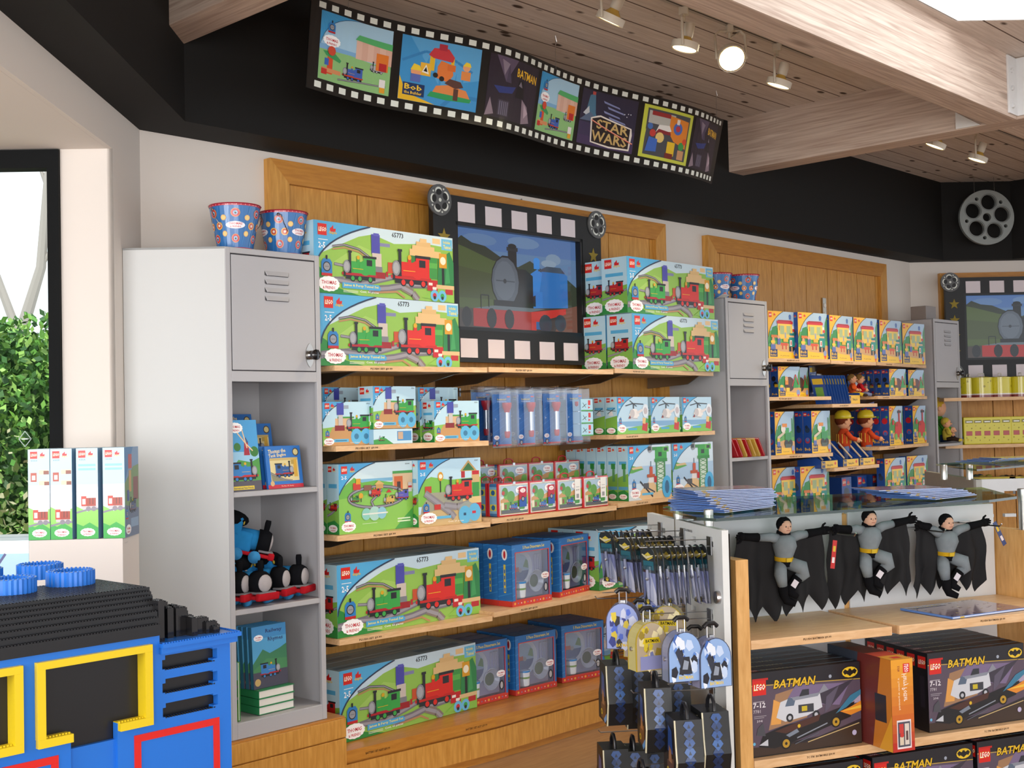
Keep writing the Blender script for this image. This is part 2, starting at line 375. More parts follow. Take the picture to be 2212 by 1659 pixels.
# ------------------------------------------------------------------ wood panelling
def panel(name, fn, x0, x1, z1, grooves, label, z0=.24, endr=True, rot=0):
    """panel built along local x, thickness towards -y"""
    base, rz = fn
    root = empty(name, base, rz, label, 'wall panel', 'wood wall panels behind the shelves')
    mb = MB(); e = [x0+.1]+[g for g in grooves if x0+.1 < g < x1-.06]+[x1-(.1 if endr else 0)]
    mb.box((x0+.05, -.008, z0), (x1-.05, 0, z1-.05), '#3a2a18', 'matte')
    mb.build('backing', root)
    mb = MB()
    for a, b in zip(e[:-1], e[1:]): mb.box((a+.0035, -.02, z0), (b-.0035, -.001, z1-.1), '#fff', 'panel_wood')
    mb.build('boards', root)
    mb = MB()
    mb.prism([(x0, z0), (x0+.1, z0), (x0+.1, z1-.1), (x0, z1)], 0, .045, '#fff', 'panel_wood', Matrix.Rotation(math.pi/2, 4, 'X'))
    mb.build('frame_side', root)
    mb = MB()
    mb.prism([(x0, z1), (x0+.1, z1-.1), (x1-.1, z1-.1), (x1, z1)], 0, .0452, '#fff', 'base_wood', Matrix.Rotation(math.pi/2, 4, 'X'))
    mb.build('frame_top', root)
    if endr:
        mb = MB(); mb.prism([(x1-.1, z0), (x1, z0), (x1, z1), (x1-.1, z1-.1)], 0, .045, '#fff', 'panel_wood', Matrix.Rotation(math.pi/2, 4, 'X'))
        mb.build('frame_side', root)
    return root
panel('wall_panel', ((0, AY-.001, 0), 0), 3.075, 5.903, 2.69, [3.188, 3.57, 3.949, 4.146, 4.517, 4.915, 5.389, 5.77], 'honey wood board panel behind the near shelves and the large screen')
panel('wall_panel', ((0, AY-.001, 0), 0), 6.339, 8.719, 2.668, [6.502, 6.818, 7.111, 7.264, 7.558, 7.854, 7.994, 8.292, 8.575], 'honey wood board panel above the yellow boxes in the middle bay')
panel('wall_panel', ((RX-c45*.001, AY-c45*.001, 0), -math.pi/4), .22, 2.9, 2.63, [.32, .62, .78, 1.1, 1.4, 1.7, 2.0, 2.3], 'honey wood board panel behind the far screen', endr=False)
# ------------------------------------------------------------------ shelf decks along the wall
J = [(3.08, 3.90), (3.885, 3.82), (4.78, 3.82), (5.82, 3.93)]
K = [(6.38, 3.93), (6.95, 3.82), (7.56, 3.82), (8.55, 3.93)]
SEG = dict(L=(J[0], J[1]), M=(J[1], J[2]), R=(J[2], J[3]), l=(K[0], K[1]), m=(K[1], K[2]), r=(K[2], K[3]))
SH = dict(L=[1.785, 1.46, 1.10, .685], M=[1.787, 1.112, .699], R=[1.794, 1.463, 1.122, .70], l=[1.885, 1.652, 1.30, .93], m=[1.878, 1.604, 1.203, .88], r=[1.88, 1.655, 1.315, .94])
def make_shelf(A, B, z, th=.022, back=4.295, label='', lip=True, tagside=.06, name='wall_shelf'):
    ax, ay = A; bx, by = B
    root = empty(name, (ax, ay, z), 0, label, 'shelf', None)
    mb = MB(); g = .006
    P = [(g, 0), (bx-ax-g, by-ay), (bx-ax-g, back-ay), (g, back-ay)]
    mb.prism(P, -th, 0, '#fff', 'beech'); mb.build('board', root)
    if lip:
        for px_ in (.12, bx-ax-.14):
            mb = MB()
            yy = (by-ay)*px_/(bx-ax)
            mb.prism([(.02+yy, -th), (back-ay-.0, -th), (back-ay-.0, -th-.06), (.2, -th-.045)][::-1], 0, .012, '#8b8378', 'metal', Matrix.Translation((px_, 0, 0)) @ Matrix.Rotation(math.pi/2, 4, 'Z') @ Matrix.Rotation(math.pi/2, 4, 'X'))
            mb.build('bracket', root)
    # printed price strip on the front edge
    a = Art(.12, .012); a.rect(0, 0, 1, 1, '#e3c39e'); 
    t = tagside+.02; L = math.hypot(bx-ax, by-ay); ux = Vector(((bx-ax)/L, (by-ay)/L, 0))
    a = Art(.11, .009); a.text(STRIP.get(name+str(z), 'PLUSH SET $9.99'), 0, 0, 1, '#3c3028', w=1)
    mb = MB(); mb.art(a, Vector((0, 0, -th+.005))+ux*t+Vector((ux.y, -ux.x, 0))*.0006, ux, (0, 0, 1), 'matte'); mb.build('price_label', root)
    return root
STRIP = {}
mids = {'L': 'left', 'M': 'middle', 'R': 'right', 'l': 'left', 'm': 'middle', 'r': 'right'}
lev = ['top', 'second', 'third', 'fourth']
for s in 'LMRlmr':
    A, B = SEG[s]
    for i, z in enumerate(SH[s]):
        lv = lev[i] if s not in 'M' else ['top', 'third', 'fourth'][i]
        bay = 'near' if s in 'LMR' else 'middle'
        make_shelf(A, B, z, label='%s beech shelf in the %s section of the %s bay' % (lv, mids[s], bay), tagside=.08 if i % 2 else .16)
# far bay shelves on the angled wall
def bshelf(z, o0=.45, label=''):
    base = Bp(.06, -.02); root = empty('wall_shelf', (base[0], base[1], z), -math.pi/4, label, 'shelf')
    mb = MB(); mb.box((0, -o0, -.025), (2.0, -.03, 0), '#fff', 'beech'); mb.build('board', root)
    return root
for z, l in ((1.64, 'beech shelf under the yellow round tins in the far bay'), (1.285, 'beech shelf under the yellow oblong tins in the far bay')): bshelf(z, label=l)
# wooden deck and plinths under the shelves
mb = MB()
mb.prism([(3.09, 3.885), (3.885, 3.81), (4.78, 3.81), (5.86, 3.93), (5.86, 4.29), (3.09, 4.29)], .20, .245, '#fff', 'base_wood'); dk = mb.build('board')
root = empty('base_deck', (0, 0, 0), 0, 'low orange wood deck with a drawer front under the near shelves', 'cabinet'); dk.parent = root
mb = MB(); mb.prism([(3.09, 3.90), (3.885, 3.83), (4.78, 3.83), (5.86, 3.95), (5.86, 4.29), (3.09, 4.29)], FZ, .20, '#fff', 'base_wood'); mb.build('front_board', root)
mb = MB(); mb.prism([(3.09, 3.885), (3.885, 3.812), (4.78, 3.812), (4.78, 3.83), (3.885, 3.83), (3.09, 3.90)], .085, .19, '#fff', 'panel_wood'); mb.build('drawer_front', root)
a = Art(.12, .01); a.text('BATTERY SET ASST $39.99', 0, 0, 1, '#3c2a18', w=1)
mb = MB(); v = Vector((.805, -.075, 0)).normalized()
mb.art(a, Vector((3.09, 3.884, .213))+v*.1, v, (0, 0, 1), 'matte'); mb.build('price_label', root)
mb = MB(); mb.art(a, Vector((3.09, 3.884, .213))+v*.62, v, (0, 0, 1), 'matte'); mb.build('price_label', root)
root = empty('base_deck', (0, 0, 0), 0, 'low orange wood deck under the middle bay shelves', 'cabinet')
mb = MB(); mb.prism([(6.375, 3.9), (6.95, 3.81), (7.56, 3.81), (8.565, 3.93), (8.565, 4.29), (6.375, 4.29)], FZ, .45, '#fff', 'base_wood'); mb.build('body', root)
def plinth(x0, x1, z1, y0, label, y1=4.29):
    r = empty('base_cabinet', (x0, y0, FZ), 0, label, 'cabinet', None)
    mb = MB(); w = x1-x0; mb.bbox((0, 0, 0), (w, y1-y0, z1-FZ-.001), '#fff', 'base_wood', .003); mb.build('body', r)
    mb = MB(); mb.bbox((.004, -.012, .02), (w-.004, 0, z1-FZ-.085), '#fff', 'panel_wood', .003); mb.bbox((.004, -.012, z1-FZ-.08), (w-.004, 0, z1-FZ-.006), '#fff', 'panel_wood', .003); mb.build('drawer_front', r)
plinth(2.5, 3.085, .39, 3.872, 'orange wood base with a drawer line under the near locker')
plinth(5.87, 6.37, .39, 3.88, 'orange wood base under the middle locker')
plinth(8.57, 9.05, .39, 3.88, 'orange wood base under the far locker')
# ------------------------------------------------------------------ lockers
def make_locker(w_=.437, d=.42, side=False):
    r = empty('locker', (0, 0, 0)); mt = 'locker_paint'; H = 1.83; t = .022
    mb = MB()
    mb.box((0, 0, 0), (.004, d, H), '#fff', mt); mb.box((w_-.004, 0, 0), (w_, d, H), '#fff', mt)
    mb.box((0, d-.004, 0), (w_, d, H), '#fff', mt); mb.box((0, 0, H-.004), (w_, d, H), '#fff', mt); mb.box((0, 0, 0), (w_, d, .06), '#fff', mt)
    mb.box((.004, .003, 1.338), (w_-.004, d, 1.345), '#fff', mt)
    mb.build('body', r)
    mb = MB()
    for a, b in (((0, -.004, 0), (t, .012, H)), ((w_-t, -.004, 0), (w_, .012, H)), ((t, -.004, H-.022), (w_-t, .012, H)), ((t, -.004, 1.326), (w_-t, .012, 1.366)), ((t, -.004, 0), (w_-t, .012, .058))):
        mb.bbox(a, b, '#fff', mt, .0015, seg=1)
    mb.build('front_frame', r)
    for z in (.893, .455):
        mb = MB(); mb.bbox((.004, .002, z), (w_-.004, d-.004, z+.02), '#fff', mt, .002, seg=1); mb.build('shelf', r)
    mb = MB(); x0, x1, z0, z1 = t+.004, w_-t-.004, 1.370, H-.027
    mb.bbox((x0, -.0035, z0), (x1, .008, z1), '#fff', mt, .002); door = mb.build('door', r)
    mb = MB()
    for a, b in (((x0-.004, -.0005, z0-.003), (x1+.004, .003, z0)), ((x0-.004, -.0005, z1), (x1+.004, .003, z1+.004)), ((x0-.004, -.0005, z0), (x0, .003, z1)), ((x1, -.0005, z0), (x1+.004, .003, z1))): mb.box(a, b, '#3c3a3e', 'matte')
    mb.build('gap', door)
    for k in range(4):
        mb = MB(); z = 1.752-.032*k; xa, xb = w_*.40, w_*.66
        vs = []; n = 10
        for i in range(n+1):
            f = i/n; x = xa+(xb-xa)*f; e = min(1, f/.1, (1-f)/.1)**.5
            vs += [(x, -.0035, z), (x, -.0035-.010*e, z-.018*e), (x, -.0035, z-.018)]
        fs = []
        for i in range(n): a = i*3; b = a+3; fs += [(a, b, b+1, a+1), (a+1, b+1, b+2, a+2)]
        mb.mesh(vs, fs, '#fff', mt); mb.face([(xa+.004, -.006, z-.0185), (xb-.004, -.006, z-.0185), (xb-.004, -.004, z-.020), (xa+.004, -.004, z-.020)], '#55565a', 'matte')
        mb.build('vent', door, smooth=True)
    mb = MB(); hxp, hz_ = w_-t-.034, 1.432
    X = Matrix.Translation((hxp, -.004, hz_)) @ Matrix.Rotation(math.pi/2, 4, 'X')
    n = 20; mb.prism([(.021*math.cos(6.2832*i/n), .048*math.sin(6.2832*i/n)*(1-.25*abs(math.cos(6.2832*i/n)))) for i in range(n)], 0, .004, '#b9b6b2', 'metal', X)
    mb.lathe([(.017, .004), (.018, .012), (.012, .02)], '#8d8a86', 'metal', 16, X); h = mb.build('handle_plate', door, smooth=True)
    mb = MB(); mb.lathe([(.011, .02), (.011, .03), (.020, .032), (.021, .044), (.014, .05), (.002, .052)], '#151517', 'gloss', 16, X)
    mb.bbox((-.004, -.019, .044), (.004, .019, .056), '#1b1b1d', 'gloss', .002, X)
    mb.build('knob', h, smooth=True)
    return r
lk = make_locker(); lk.location = (2.575, 3.895, .39)
tag(lk, 'tall light grey steel locker nearest the window, with books and engines inside', 'locker', None)
mb = MB(); P265 = (2.308-2.575, 4.16-3.895)
mb.prism([(0, 0), (.0, .012), (P265[0]+.006, P265[1]+.01), (P265[0], P265[1])], .0, 1.83, '#fff', 'cream_paint'); mb.prism([(0, 0), (0, .42), (P265[0]+.13, .42), (P265[0], P265[1])], 1.822, 1.83, '#fff', 'cream_paint')
mb.build('side_panel', lk)
for x, l in ((5.9, 'grey steel locker between the near and the middle bay, red books inside'), (8.604, 'grey steel locker in the far corner beside the far screen')):
    c = copy_tree(lk); c.location = (x, 3.895, .39); tag(c, l, 'locker')
    for ch in list(c.children):
        if ch.name.startswith('side_panel'): bpy.data.objects.remove(ch)
# front of the wall between locker 3 and the far shelves
# ------------------------------------------------------------------ outside the window
OUT = Vector((c45, c45, 0))
def vp(fwd, lat, z=0): return (c45*fwd-c45*lat, c45*fwd+c45*lat, z)   # fwd along the window wall, lat to its left
mb = MB(); mb.prism([vp(5.2, -1)[:2], vp(5.2, 14)[:2], vp(30, 14)[:2], vp(30, -1)[:2]][::-1], -.1, .02, '#b9b3a2', 'matte'); g = mb.build('paving'); tag(g, kind='structure')
random.seed(3)
def leaves(n, fn, cols, size, name, label, cat, stuff=True):
    mb = MB()
    for i in range(n):
        p, s = fn(); p = Vector(p); d = Vector((random.gauss(0, 1), random.gauss(0, 1), random.gauss(0, 1)+.4)).normalized(); e = d.orthogonal().normalized()
        e = (e*math.cos(i)+d.cross(e)*math.sin(i)); f = d.cross(e); L = size*s
        mb.face([p, p+e*L*.5+f*L*.28, p+e*L, p+e*L*.5-f*L*.28], random.choice(cols), 'leaf')
    o = mb.build(name); return tag(o, label, cat, kind='stuff' if stuff else None)
gc = ['#3d6e28', '#55882f', '#6c9c3c', '#8cb454', '#2f5c20', '#254c1c', '#9cbf6a', '#487c2c']
def hedge_pt():
    a = random.uniform(1.6, 5.2); z = random.uniform(.3, 2.35); bump = .18*math.sin(a*3.1)+.12*math.sin(a*7+z*4)
    if random.random() < .2: return vp(9.5+random.uniform(0, 1.2), a, 2.25+.12*math.sin(a*5)+random.uniform(-.1, .12)), random.uniform(.7, 1.2)
    return vp(9.3+bump+random.uniform(-.15, .25), a, z+.05), random.uniform(.7, 1.3)
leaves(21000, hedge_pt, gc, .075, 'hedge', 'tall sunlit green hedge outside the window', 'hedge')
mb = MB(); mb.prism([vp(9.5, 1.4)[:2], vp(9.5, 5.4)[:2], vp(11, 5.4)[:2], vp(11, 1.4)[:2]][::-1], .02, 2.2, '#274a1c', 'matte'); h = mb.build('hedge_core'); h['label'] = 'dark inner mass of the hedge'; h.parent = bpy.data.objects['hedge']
def low_pt():
    a = random.uniform(1.3, 3.6); return vp(7.6+random.uniform(-.4, .5), a, .1+abs(random.gauss(0, .3))*1.2+.45), random.uniform(.6, 1.3)
leaves(2600, low_pt, ['#66743a', '#8a8452', '#968f66', '#5a6a30', '#a39e7c', '#4f6028', '#4a5c2c'], .06, 'shrub', 'olive and yellow low shrubs in front of the hedge', 'shrub')
mb = MB()
for i in range(34):
    a = 1.5+random.uniform(0, 1.5); p = Vector(vp(6.6+random.uniform(-.2, .2), a, .35)); d = Vector((random.gauss(0, .25), random.gauss(0, .25), .0))
    P = [p, p+d*.8+Vector((0, 0, .28)), p+d*1.8+Vector((0, 0, .36)), p+d*2.8+Vector((0, 0, .28))]; 
    s = Vector((-d.y, d.x, 0)).normalized()*.03
    for q, r2, wa, wb in zip(P, P[1:], (.4, 1, .8), (1, .8, .05)): mb.face([q-s*wa, r2-s*wb, r2+s*wb, q+s*wa], random.choice(['#4f8a34', '#6fae4a', '#8cc863']), 'leaf')
tag(mb.build('strap_leaf_plant'), 'green strap leaved plants at the foot of the window', 'plant', kind='stuff')
mb = MB()
def trunk(P, R): mb.tube(P, R, '#a39a96', 'matte', 8)
trunk([vp(14, 5.33, 0), vp(14, 5.18, 2.6), vp(14, 4.93, 3.4), vp(14, 4.83, 4.6), vp(14, 4.88, 6)], [0.090, 0.077, 0.059, 0.041, 0.027])
trunk([vp(14, 5.18, 2.6), vp(14, 5.53, 3.6), vp(14, 5.63, 4.8)], [0.054, 0.041, 0.023]); trunk([vp(14, 4.93, 3.4), vp(14, 4.58, 4.0), vp(14, 4.28, 4.2), vp(14, 4.08, 4.9)], [0.027, 0.020, 0.013, 0.009])
trunk([vp(14, 4.85, 4.3), vp(14, 5.08, 5.0), vp(14, 5.18, 5.8)], [0.023, 0.018, 0.009])
t = mb.build('tree', smooth=True); tag(t, 'bare pale tree trunk and branches behind the hedge', 'tree')
# park bench seen through the glass
mb = MB()
for z in (.75, .86): mb.tube([vp(8.0, 3.0, z), vp(8.0, 1.95, z), vp(8.0, 1.9, z-.03)], .025, '#3b7fc0', 'paint')
mb.tube([vp(8.0, 1.95, .86), vp(8.0, 1.93, .02)], .03, '#35566a', 'paint'); mb.tube([vp(8.0, 3.0, .86), vp(8.0, 3.0, .02)], .03, '#35566a', 'paint')
tag(mb.build('railing'), 'blue metal railing outside near the shrubs', 'railing')
# ================================================================== PRINTED ARTWORK
def lego_logo(a, x, y, s):   # s = side in metres
    w, h = s/a.w, s/a.h
    a.rect(x, y, x+w, y+h, '#d8231c'); a.text('LEGO', x+w*.08, y+h*.3, h*.42, '#f6d21c', w=w*.86, skew=.12); a.text('LEGO', x+w*.11, y+h*.33, h*.36, '#ffffff', w=w*.8, skew=.12)
def duplo_logo(a, x, y, s):
    w, h = s/a.w, s/a.h
    a.poly([(x+w*.15, y+h*.3), (x+w*.85, y+h*.3), (x+w*.9, y+h*.65), (x+w*.6, y+h*.6), (x+w*.55, y+h*1.0), (x+w*.35, y+h*.75), (x+w*.15, y+h*.65)], '#d3201d')
    a.text('duplo', x, y, h*.36, '#f0c419', w=w*1.05)
def badge(a, x, y, w, col='#ffffff', t1='THOMAS', t2='& FRIENDS', tc='#c3202c'):   # cloud sign
    wm = w*a.w; hm = wm*.55; X, Y_ = x*a.w+wm/2, y*a.h+hm/2; n = 28; pts = []
    for i in range(n):
        t = 6.2832*i/n; k = 1+.07*(i % 2); pts.append(((X+wm/2*k*math.cos(t))/a.w, (Y_+hm/2*k*math.sin(t))/a.h))
    a.poly(pts, col)
    a.text(t1, x+w*.14, y+hm*.46/a.h, hm*.27/a.h, tc, w=w*.72); a.text(t2, x+w*.2, y+hm*.14/a.h, hm*.2/a.h, tc, w=w*.6)
def loco(a, x, y, s, body, base, flip=False, dark='#22242a', hs=.74):   # side view of a plain tank engine; s = length (fraction of width)
    r = a.w/a.h*hs
    def R(x0, y0, x1, y1, c):
        if flip: x0, x1 = 1-x1, 1-x0
        a.rect(x+s*x0, y+s*r*y0, x+s*x1, y+s*r*y1, c)
    def E(cx, cy, rr, c, ry=None):
        if flip: cx = 1-cx
        a.ell(x+s*cx, y+s*r*cy, s*a.w*rr, c, ry and s*a.w*ry*hs)
    R(.1, .05, .95, .17, dark)
    for q in (.3, .5, .8): E(q, .08, .075, dark); E(q, .08, .05, body)
    R(0, .16, 1, .24, base); R(.04, .12, .1, .28, dark)
    R(.2, .24, .66, .58, body); R(.2, .5, .66, .58, body); E(.66, .41, .17, body); R(.13, .22, .26, .6, dark); E(.13, .41, .10, '#8a8c92', .19); E(.125, .41, .07, '#a9abb0', .14)
    R(.19, .58, .26, .86, dark); R(.17, .82, .28, .88, dark); R(.42, .56, .5, .7, body); E(.46, .7, .045, '#d8a71d')
    R(.62, .22, .96, .72, body); R(.6, .7, .99, .77, dark); R(.7, .48, .86, .66, dark); R(.3, .24, .6, .36, body); R(.3, .36, .6, .375, '#e0b020')
def engine_front(a, x, y, w):
    """small blue engine seen from the front, smokebox door closed"""
    r = a.w/a.h
    a.poly([(x, y), (x+w, y), (x+w, y+w*r*1.0), (x+w*.8, y+w*r*1.25), (x+w*.2, y+w*r*1.25), (x, y+w*r)], '#2f7fc4')
    a.rect(x+w*.42, y+w*r*1.2, x+w*.58, y+w*r*1.5, '#1d2026'); a.ell(x+w*.5, y+w*r*.68, w*a.w*.36, '#1d2026'); a.ell(x+w*.5, y+w*r*.68, w*a.w*.29, '#9a9ca2')
    a.rect(x, y, x+w, y+w*r*.2, '#c3272a'); a.rect(x+w*.3, y+w*r*.66, x+w*.7, y+w*r*.70, '#6b6d73')
def arc_pts(x0, y0, x1, y1, bulge, n=10):
    P = []
    for i in range(n+1):
        t = i/n; x = x0+(x1-x0)*t; y = y0+(y1-y0)*t; d = bulge*4*t*(1-t); P.append((x-d*(y1-y0), y+d*(x1-x0)))
    return P
def corner(a, xr, yb, col, line='#2b3a55', lw=.006, bulge=.12):
    P = arc_pts(0, yb, xr, 1, bulge)
    a.poly([(0, 1)]+[(0, yb)]+P+[(xr, 1)], col) if False else None
    pr = (0, yb)
    for i in range(len(P)-1): a.poly([(0, 1), P[i], P[i+1]], col)
    a.band(P, lw, line)
def trackline(a, P, w=.012, col='#77737a'):
    a.band(P, w, col); a.band(P, w*.45, '#9b98a0')
def art_tunnel(W, H):
    a = Art(W, H)
    a.rect(0, 0, 1, 1, '#c9dfea'); a.poly([(0, .0), (1, 0), (1, .84), (.8, .86), (.55, .8), (.4, .9), (.3, .84), (0, .5)], '#93c151'); a.poly([(.1, .4), (.3, .72), (.45, .62), (.3, .42)], '#a5cc63')
    a.poly([(0, 0), (.3, 0), (.1, .12), (.04, .35), (0, .4)], '#2c8a3c')
    corner(a, .38, .30, '#55aede', lw=.007)
    trackline(a, [(.12, .66), (.2, .70), (.3, .66), (.38, .55), (.4, .5)], .01, '#4c484e')
    a.band([(.12, .62), (.2, .66), (.3, .62), (.37, .52)], .006, '#b8895c')
    trackline(a, [(.0, .12), (.12, .2), (.2, .22)], .02); trackline(a, [(.13, .42), (.22, .40), (.3, .41)], .012)
    trackline(a, [(.0, .16), (.14, .2), (.3, .16), (.46, .26), (.58, .34)], .024); trackline(a, [(.36, .1), (.5, .14), (.66, .22), (.9, .26), (1, .3)], .03)
    trackline(a, [(.6, .18), (.68, .1), (.72, 0)], .034, '#84786f'); a.band([(.4, .06), (.56, .1), (.62, .02)], .008, '#b8895c')
    a.poly([(.75, .05), (1, .0), (1, .22), (.86, .2)], '#8cc24c')
    # tower
    a.rect(.385, .62, .445, .9, '#4a4aa8'); a.rect(.40, .88, .44, .92, '#5a5ab8'); a.rect(.445, .74, .52, .79, '#8284ac'); a.rect(.39, .42, .455, .63, '#cfc2b8'); a.rect(.395, .34, .46, .44, '#7d7f86'); a.rect(.38, .27, .48, .36, '#9c2026'); a.rect(.485, .3, .5, .38, '#b7252a')
    loco(a, .18, .2, .24, '#3aa548', '#b01f2c')
    # tunnel mouth with pale roof
    a.poly([(.87, .25), (1, .25), (1, .62), (.97, .78), (.92, .7), (.88, .74)], '#2a8246'); a.poly([(.93, .28), (.95, .72), (.97, .3)], '#3f9a58')
    a.rect(.66, .3, .72, .7, '#3a7f3a'); a.rect(.8, .34, .87, .7, '#3d9442'); a.rect(.8, .5, .87, .58, '#5cb04a'); a.rect(.7, .42, .8, .68, '#2e3a33'); a.rect(.66, .66, .9, .76, '#e2bd83'); a.rect(.68, .75, .85, .82, '#e2bd83'); a.rect(.71, .81, .82, .88, '#ddb67b'); a.rect(.74, .87, .79, .93, '#e2bd83')
    a.rect(.5, .36, .57, .52, '#c4502c')
    loco(a, .52, .2, .30, '#d8281f', '#c3201d')
    a.rect(.905, .24, .925, .58, '#1e2422'); a.rect(.885, .52, .945, .74, '#d69a1e'); a.ell(.915, .63, .018, '#f4ead0')
    a.rect(.79, .16, .87, .32, '#c01f24'); a.rect(.8, .24, .83, .28, '#f0e6dc'); a.rect(.83, .18, .86, .22, '#f0e6dc'); a.rect(.86, .2, 1, .26, '#dcbb86'); a.rect(.93, .12, .99, .2, '#b8282c')
    for q, cc in ((.845, '#c8283a'), (.905, '#3aa548')): a.ell(q, .09, .026, '#6bbbe2'); a.ell(q, .09, .012, cc); a.ell(q, .06, .008, '#26242a')
    a.rect(.91, .8, .995, .97, '#69b8e0'); a.text('Includes', .925, .9, .045, '#f2dc4a', w=.055); a.text('Tunnel', .925, .82, .06, '#f2e46a', w=.06)
    a.rect(.84, .88, .90, .96, '#e9c58e')
    engine_front(a, .045, .24, .07); badge(a, .025, .03, .135)
    a.poly([(.18, .09), (.44, .09), (.445, .13), (.43, .17), (.18, .17)], '#4da6d8'); a.text('James & Percy Tunnel Set', .19, .11, .045, '#f2e46a', w=.24)
    a.text('Cont. 66 pieces', .30, .035, .04, '#f4f4ee', w=.13); a.rect(.19, .055, .29, .062, '#e8e8e0'); a.rect(.19, .035, .29, .042, '#e8e8e0')
    lego_logo(a, .025, .80, .16*H); duplo_logo(a, .098, .82, .14*H); a.text('2-5', .028, .62, .085, '#ffffff', w=.045); a.rect(.028, .735, .09, .745, '#f0f6fa'); a.text('65773', .535, .895, .075, '#1c262e', w=.085)
    return a
def art_side(W, H, kind='red'):
    a = Art(W, H); a.rect(0, 0, 1, 1, '#b8dcea'); a.poly([(0, .0), (1, 0), (1, .5), (.5, .46), (0, .42)], '#7fb84a'); a.poly([(0, 0), (1, 0), (1, .14), (.6, .2), (0, .16)], '#2c8a3c')
    s = min(.3*W, .16*H)
    lego_logo(a, .12, 1-.03-s/H, s); duplo_logo(a, .12+s/W*1.25, 1-.03-s/H, s*.9)
    a.rect(.15, .66, .85, .72, '#56aeda')
    if kind == 'red': trackline(a, [(0, .26), (.4, .3), (1, .42)], .01); loco(a, .12, .33, .75, '#b8201f', '#8c191c')
    if kind == 'green': trackline(a, [(0, .26), (1, .34)], .008); loco(a, .1, .30, .8, '#2f9440', '#a81f2c')
    if kind == 'heli': a.poly([(.3, .5), (.7, .5), (.6, .62), (.35, .6)], '#e9e4e2'); a.band([(.1, .66), (.9, .62)], .003, '#25252a'); a.band([(.2, .55), (.8, .70)], .003, '#25252a')
    if kind == 'crane': a.rect(.5, .35, .75, .62, '#5a9a62'); a.rect(.4, .58, .8, .68, '#2c8a3c'); a.rect(.05, .2, .95, .26, '#5aa6cc')
    if kind == 'coach':
        a.rect(.2, .36, .9, .52, '#a0402a'); a.rect(.2, .5, .9, .54, '#e6dcd4'); a.rect(.22, .36, .42, .5, '#d05040'); a.rect(.26, .38, .38, .46, '#f0e8dc'); a.rect(.2, .3, .95, .35, '#c9bdb6'); trackline(a, [(0, .25), (.5, .29), (1, .34)], .005)
    badge(a, .12, .03, .72)
    return a
def art_smalltower(W, H):   # green engine and water tower
    a = Art(W, H); a.rect(0, 0, 1, 1, '#bfe0ee'); a.poly([(0, 0), (1, 0), (1, .55), (.8, .5), (.3, .44), (0, .4)], '#8cc24c'); a.poly([(.0, 0), (1, 0), (1, .2), (.4, .4), (.2, .42), (.1, .2)], '#c8965c'); a.rect(.25, .42, .62, .62, '#dcb488'); a.rect(.3, .62, .64, .66, '#4a9a44')
    corner(a, .45, .55, '#4fa9dd', lw=.004)
    a.rect(.28, .7, .42, .97, '#4046a6'); a.rect(.42, .84, .52, .92, '#9aa6b4'); a.rect(.31, .46, .4, .7, '#c9c2bc'); a.rect(.24, .34, .44, .46, '#8a1f22')
    loco(a, .46, .3, .5, '#32a03e', '#c3201d')
    for q in (.68, .88): a.ell(q, .2, .03*W/.26, '#5fb6e0', .034*W/.26); a.ell(q, .2, .012, '#3c7ca0')
    a.rect(.22, .08, .52, .15, '#5fb6e0'); a.rect(.25, .10, .48, .125, '#3c7ca0'); engine_front(a, .05, .2, .08); badge(a, .02, .02, .2); a.text('Cont. 10 pieces', .55, .04, .04, '#e8e0d0', w=.2)
    lego_logo(a, .04, .84, .13*H); duplo_logo(a, .15, .85, .12*H); a.text('2-5', .05, .7, .08, '#fff', w=.08); a.text('5556', .9, .94, .035, '#333', w=.07)
    return a
def art_heli(W, H):
    a = Art(W, H); a.rect(0, 0, 1, 1, '#bcdcf0'); a.rect(0, .2, 1, .34, '#7fb0d8'); a.poly([(0, 0), (1, 0), (1, .24), (.6, .2), (0, .1)], '#7cc04a')
    corner(a, .5, .45, '#4fa9dd', lw=.003)
    a.poly([(.36, .52), (.5, .68), (.62, .66), (.7, .5), (.62, .42), (.44, .44)], '#f1ece8'); a.poly([(.6, .6), (.86, .7), (.86, .64), (.64, .52)], '#e6dfdc'); a.ell(.47, .55, .022, '#c9c3c4'); a.band([(.26, .76), (.5, .82), (.84, .8)], .005, '#2a2a2e'); a.band([(.4, .9), (.62, .74)], .004, '#2a2a2e'); a.rect(.5, .68, .53, .82, '#3a3a3e'); a.rect(.36, .4, .66, .42, '#d8cfcb'); a.poly([(.34, .42), (.4, .5), (.42, .42)], '#8c2a28')
    a.ell(.9, .62, .03, '#e4eef6', .035); a.ell(.9, .62, .018, '#c7bcc0'); a.poly([(.78, .1), (.95, .05), (.98, .3), (.82, .34)], '#c82a22'); a.poly([(.8, .28), (.9, .26), (.92, .42), (.82, .44)], '#e7c27c'); a.poly([(.9, .3), (1, .28), (1, .4), (.92, .42)], '#3fa14a')
    a.rect(.34, .1, .62, .16, '#4aa6d6'); engine_front(a, .06, .28, .08); badge(a, .03, .05, .24)
    lego_logo(a, .03, .83, .14*H); duplo_logo(a, .14, .84, .13*H); a.text('2-5', .04, .7, .07, '#fff', w=.06)
    return a
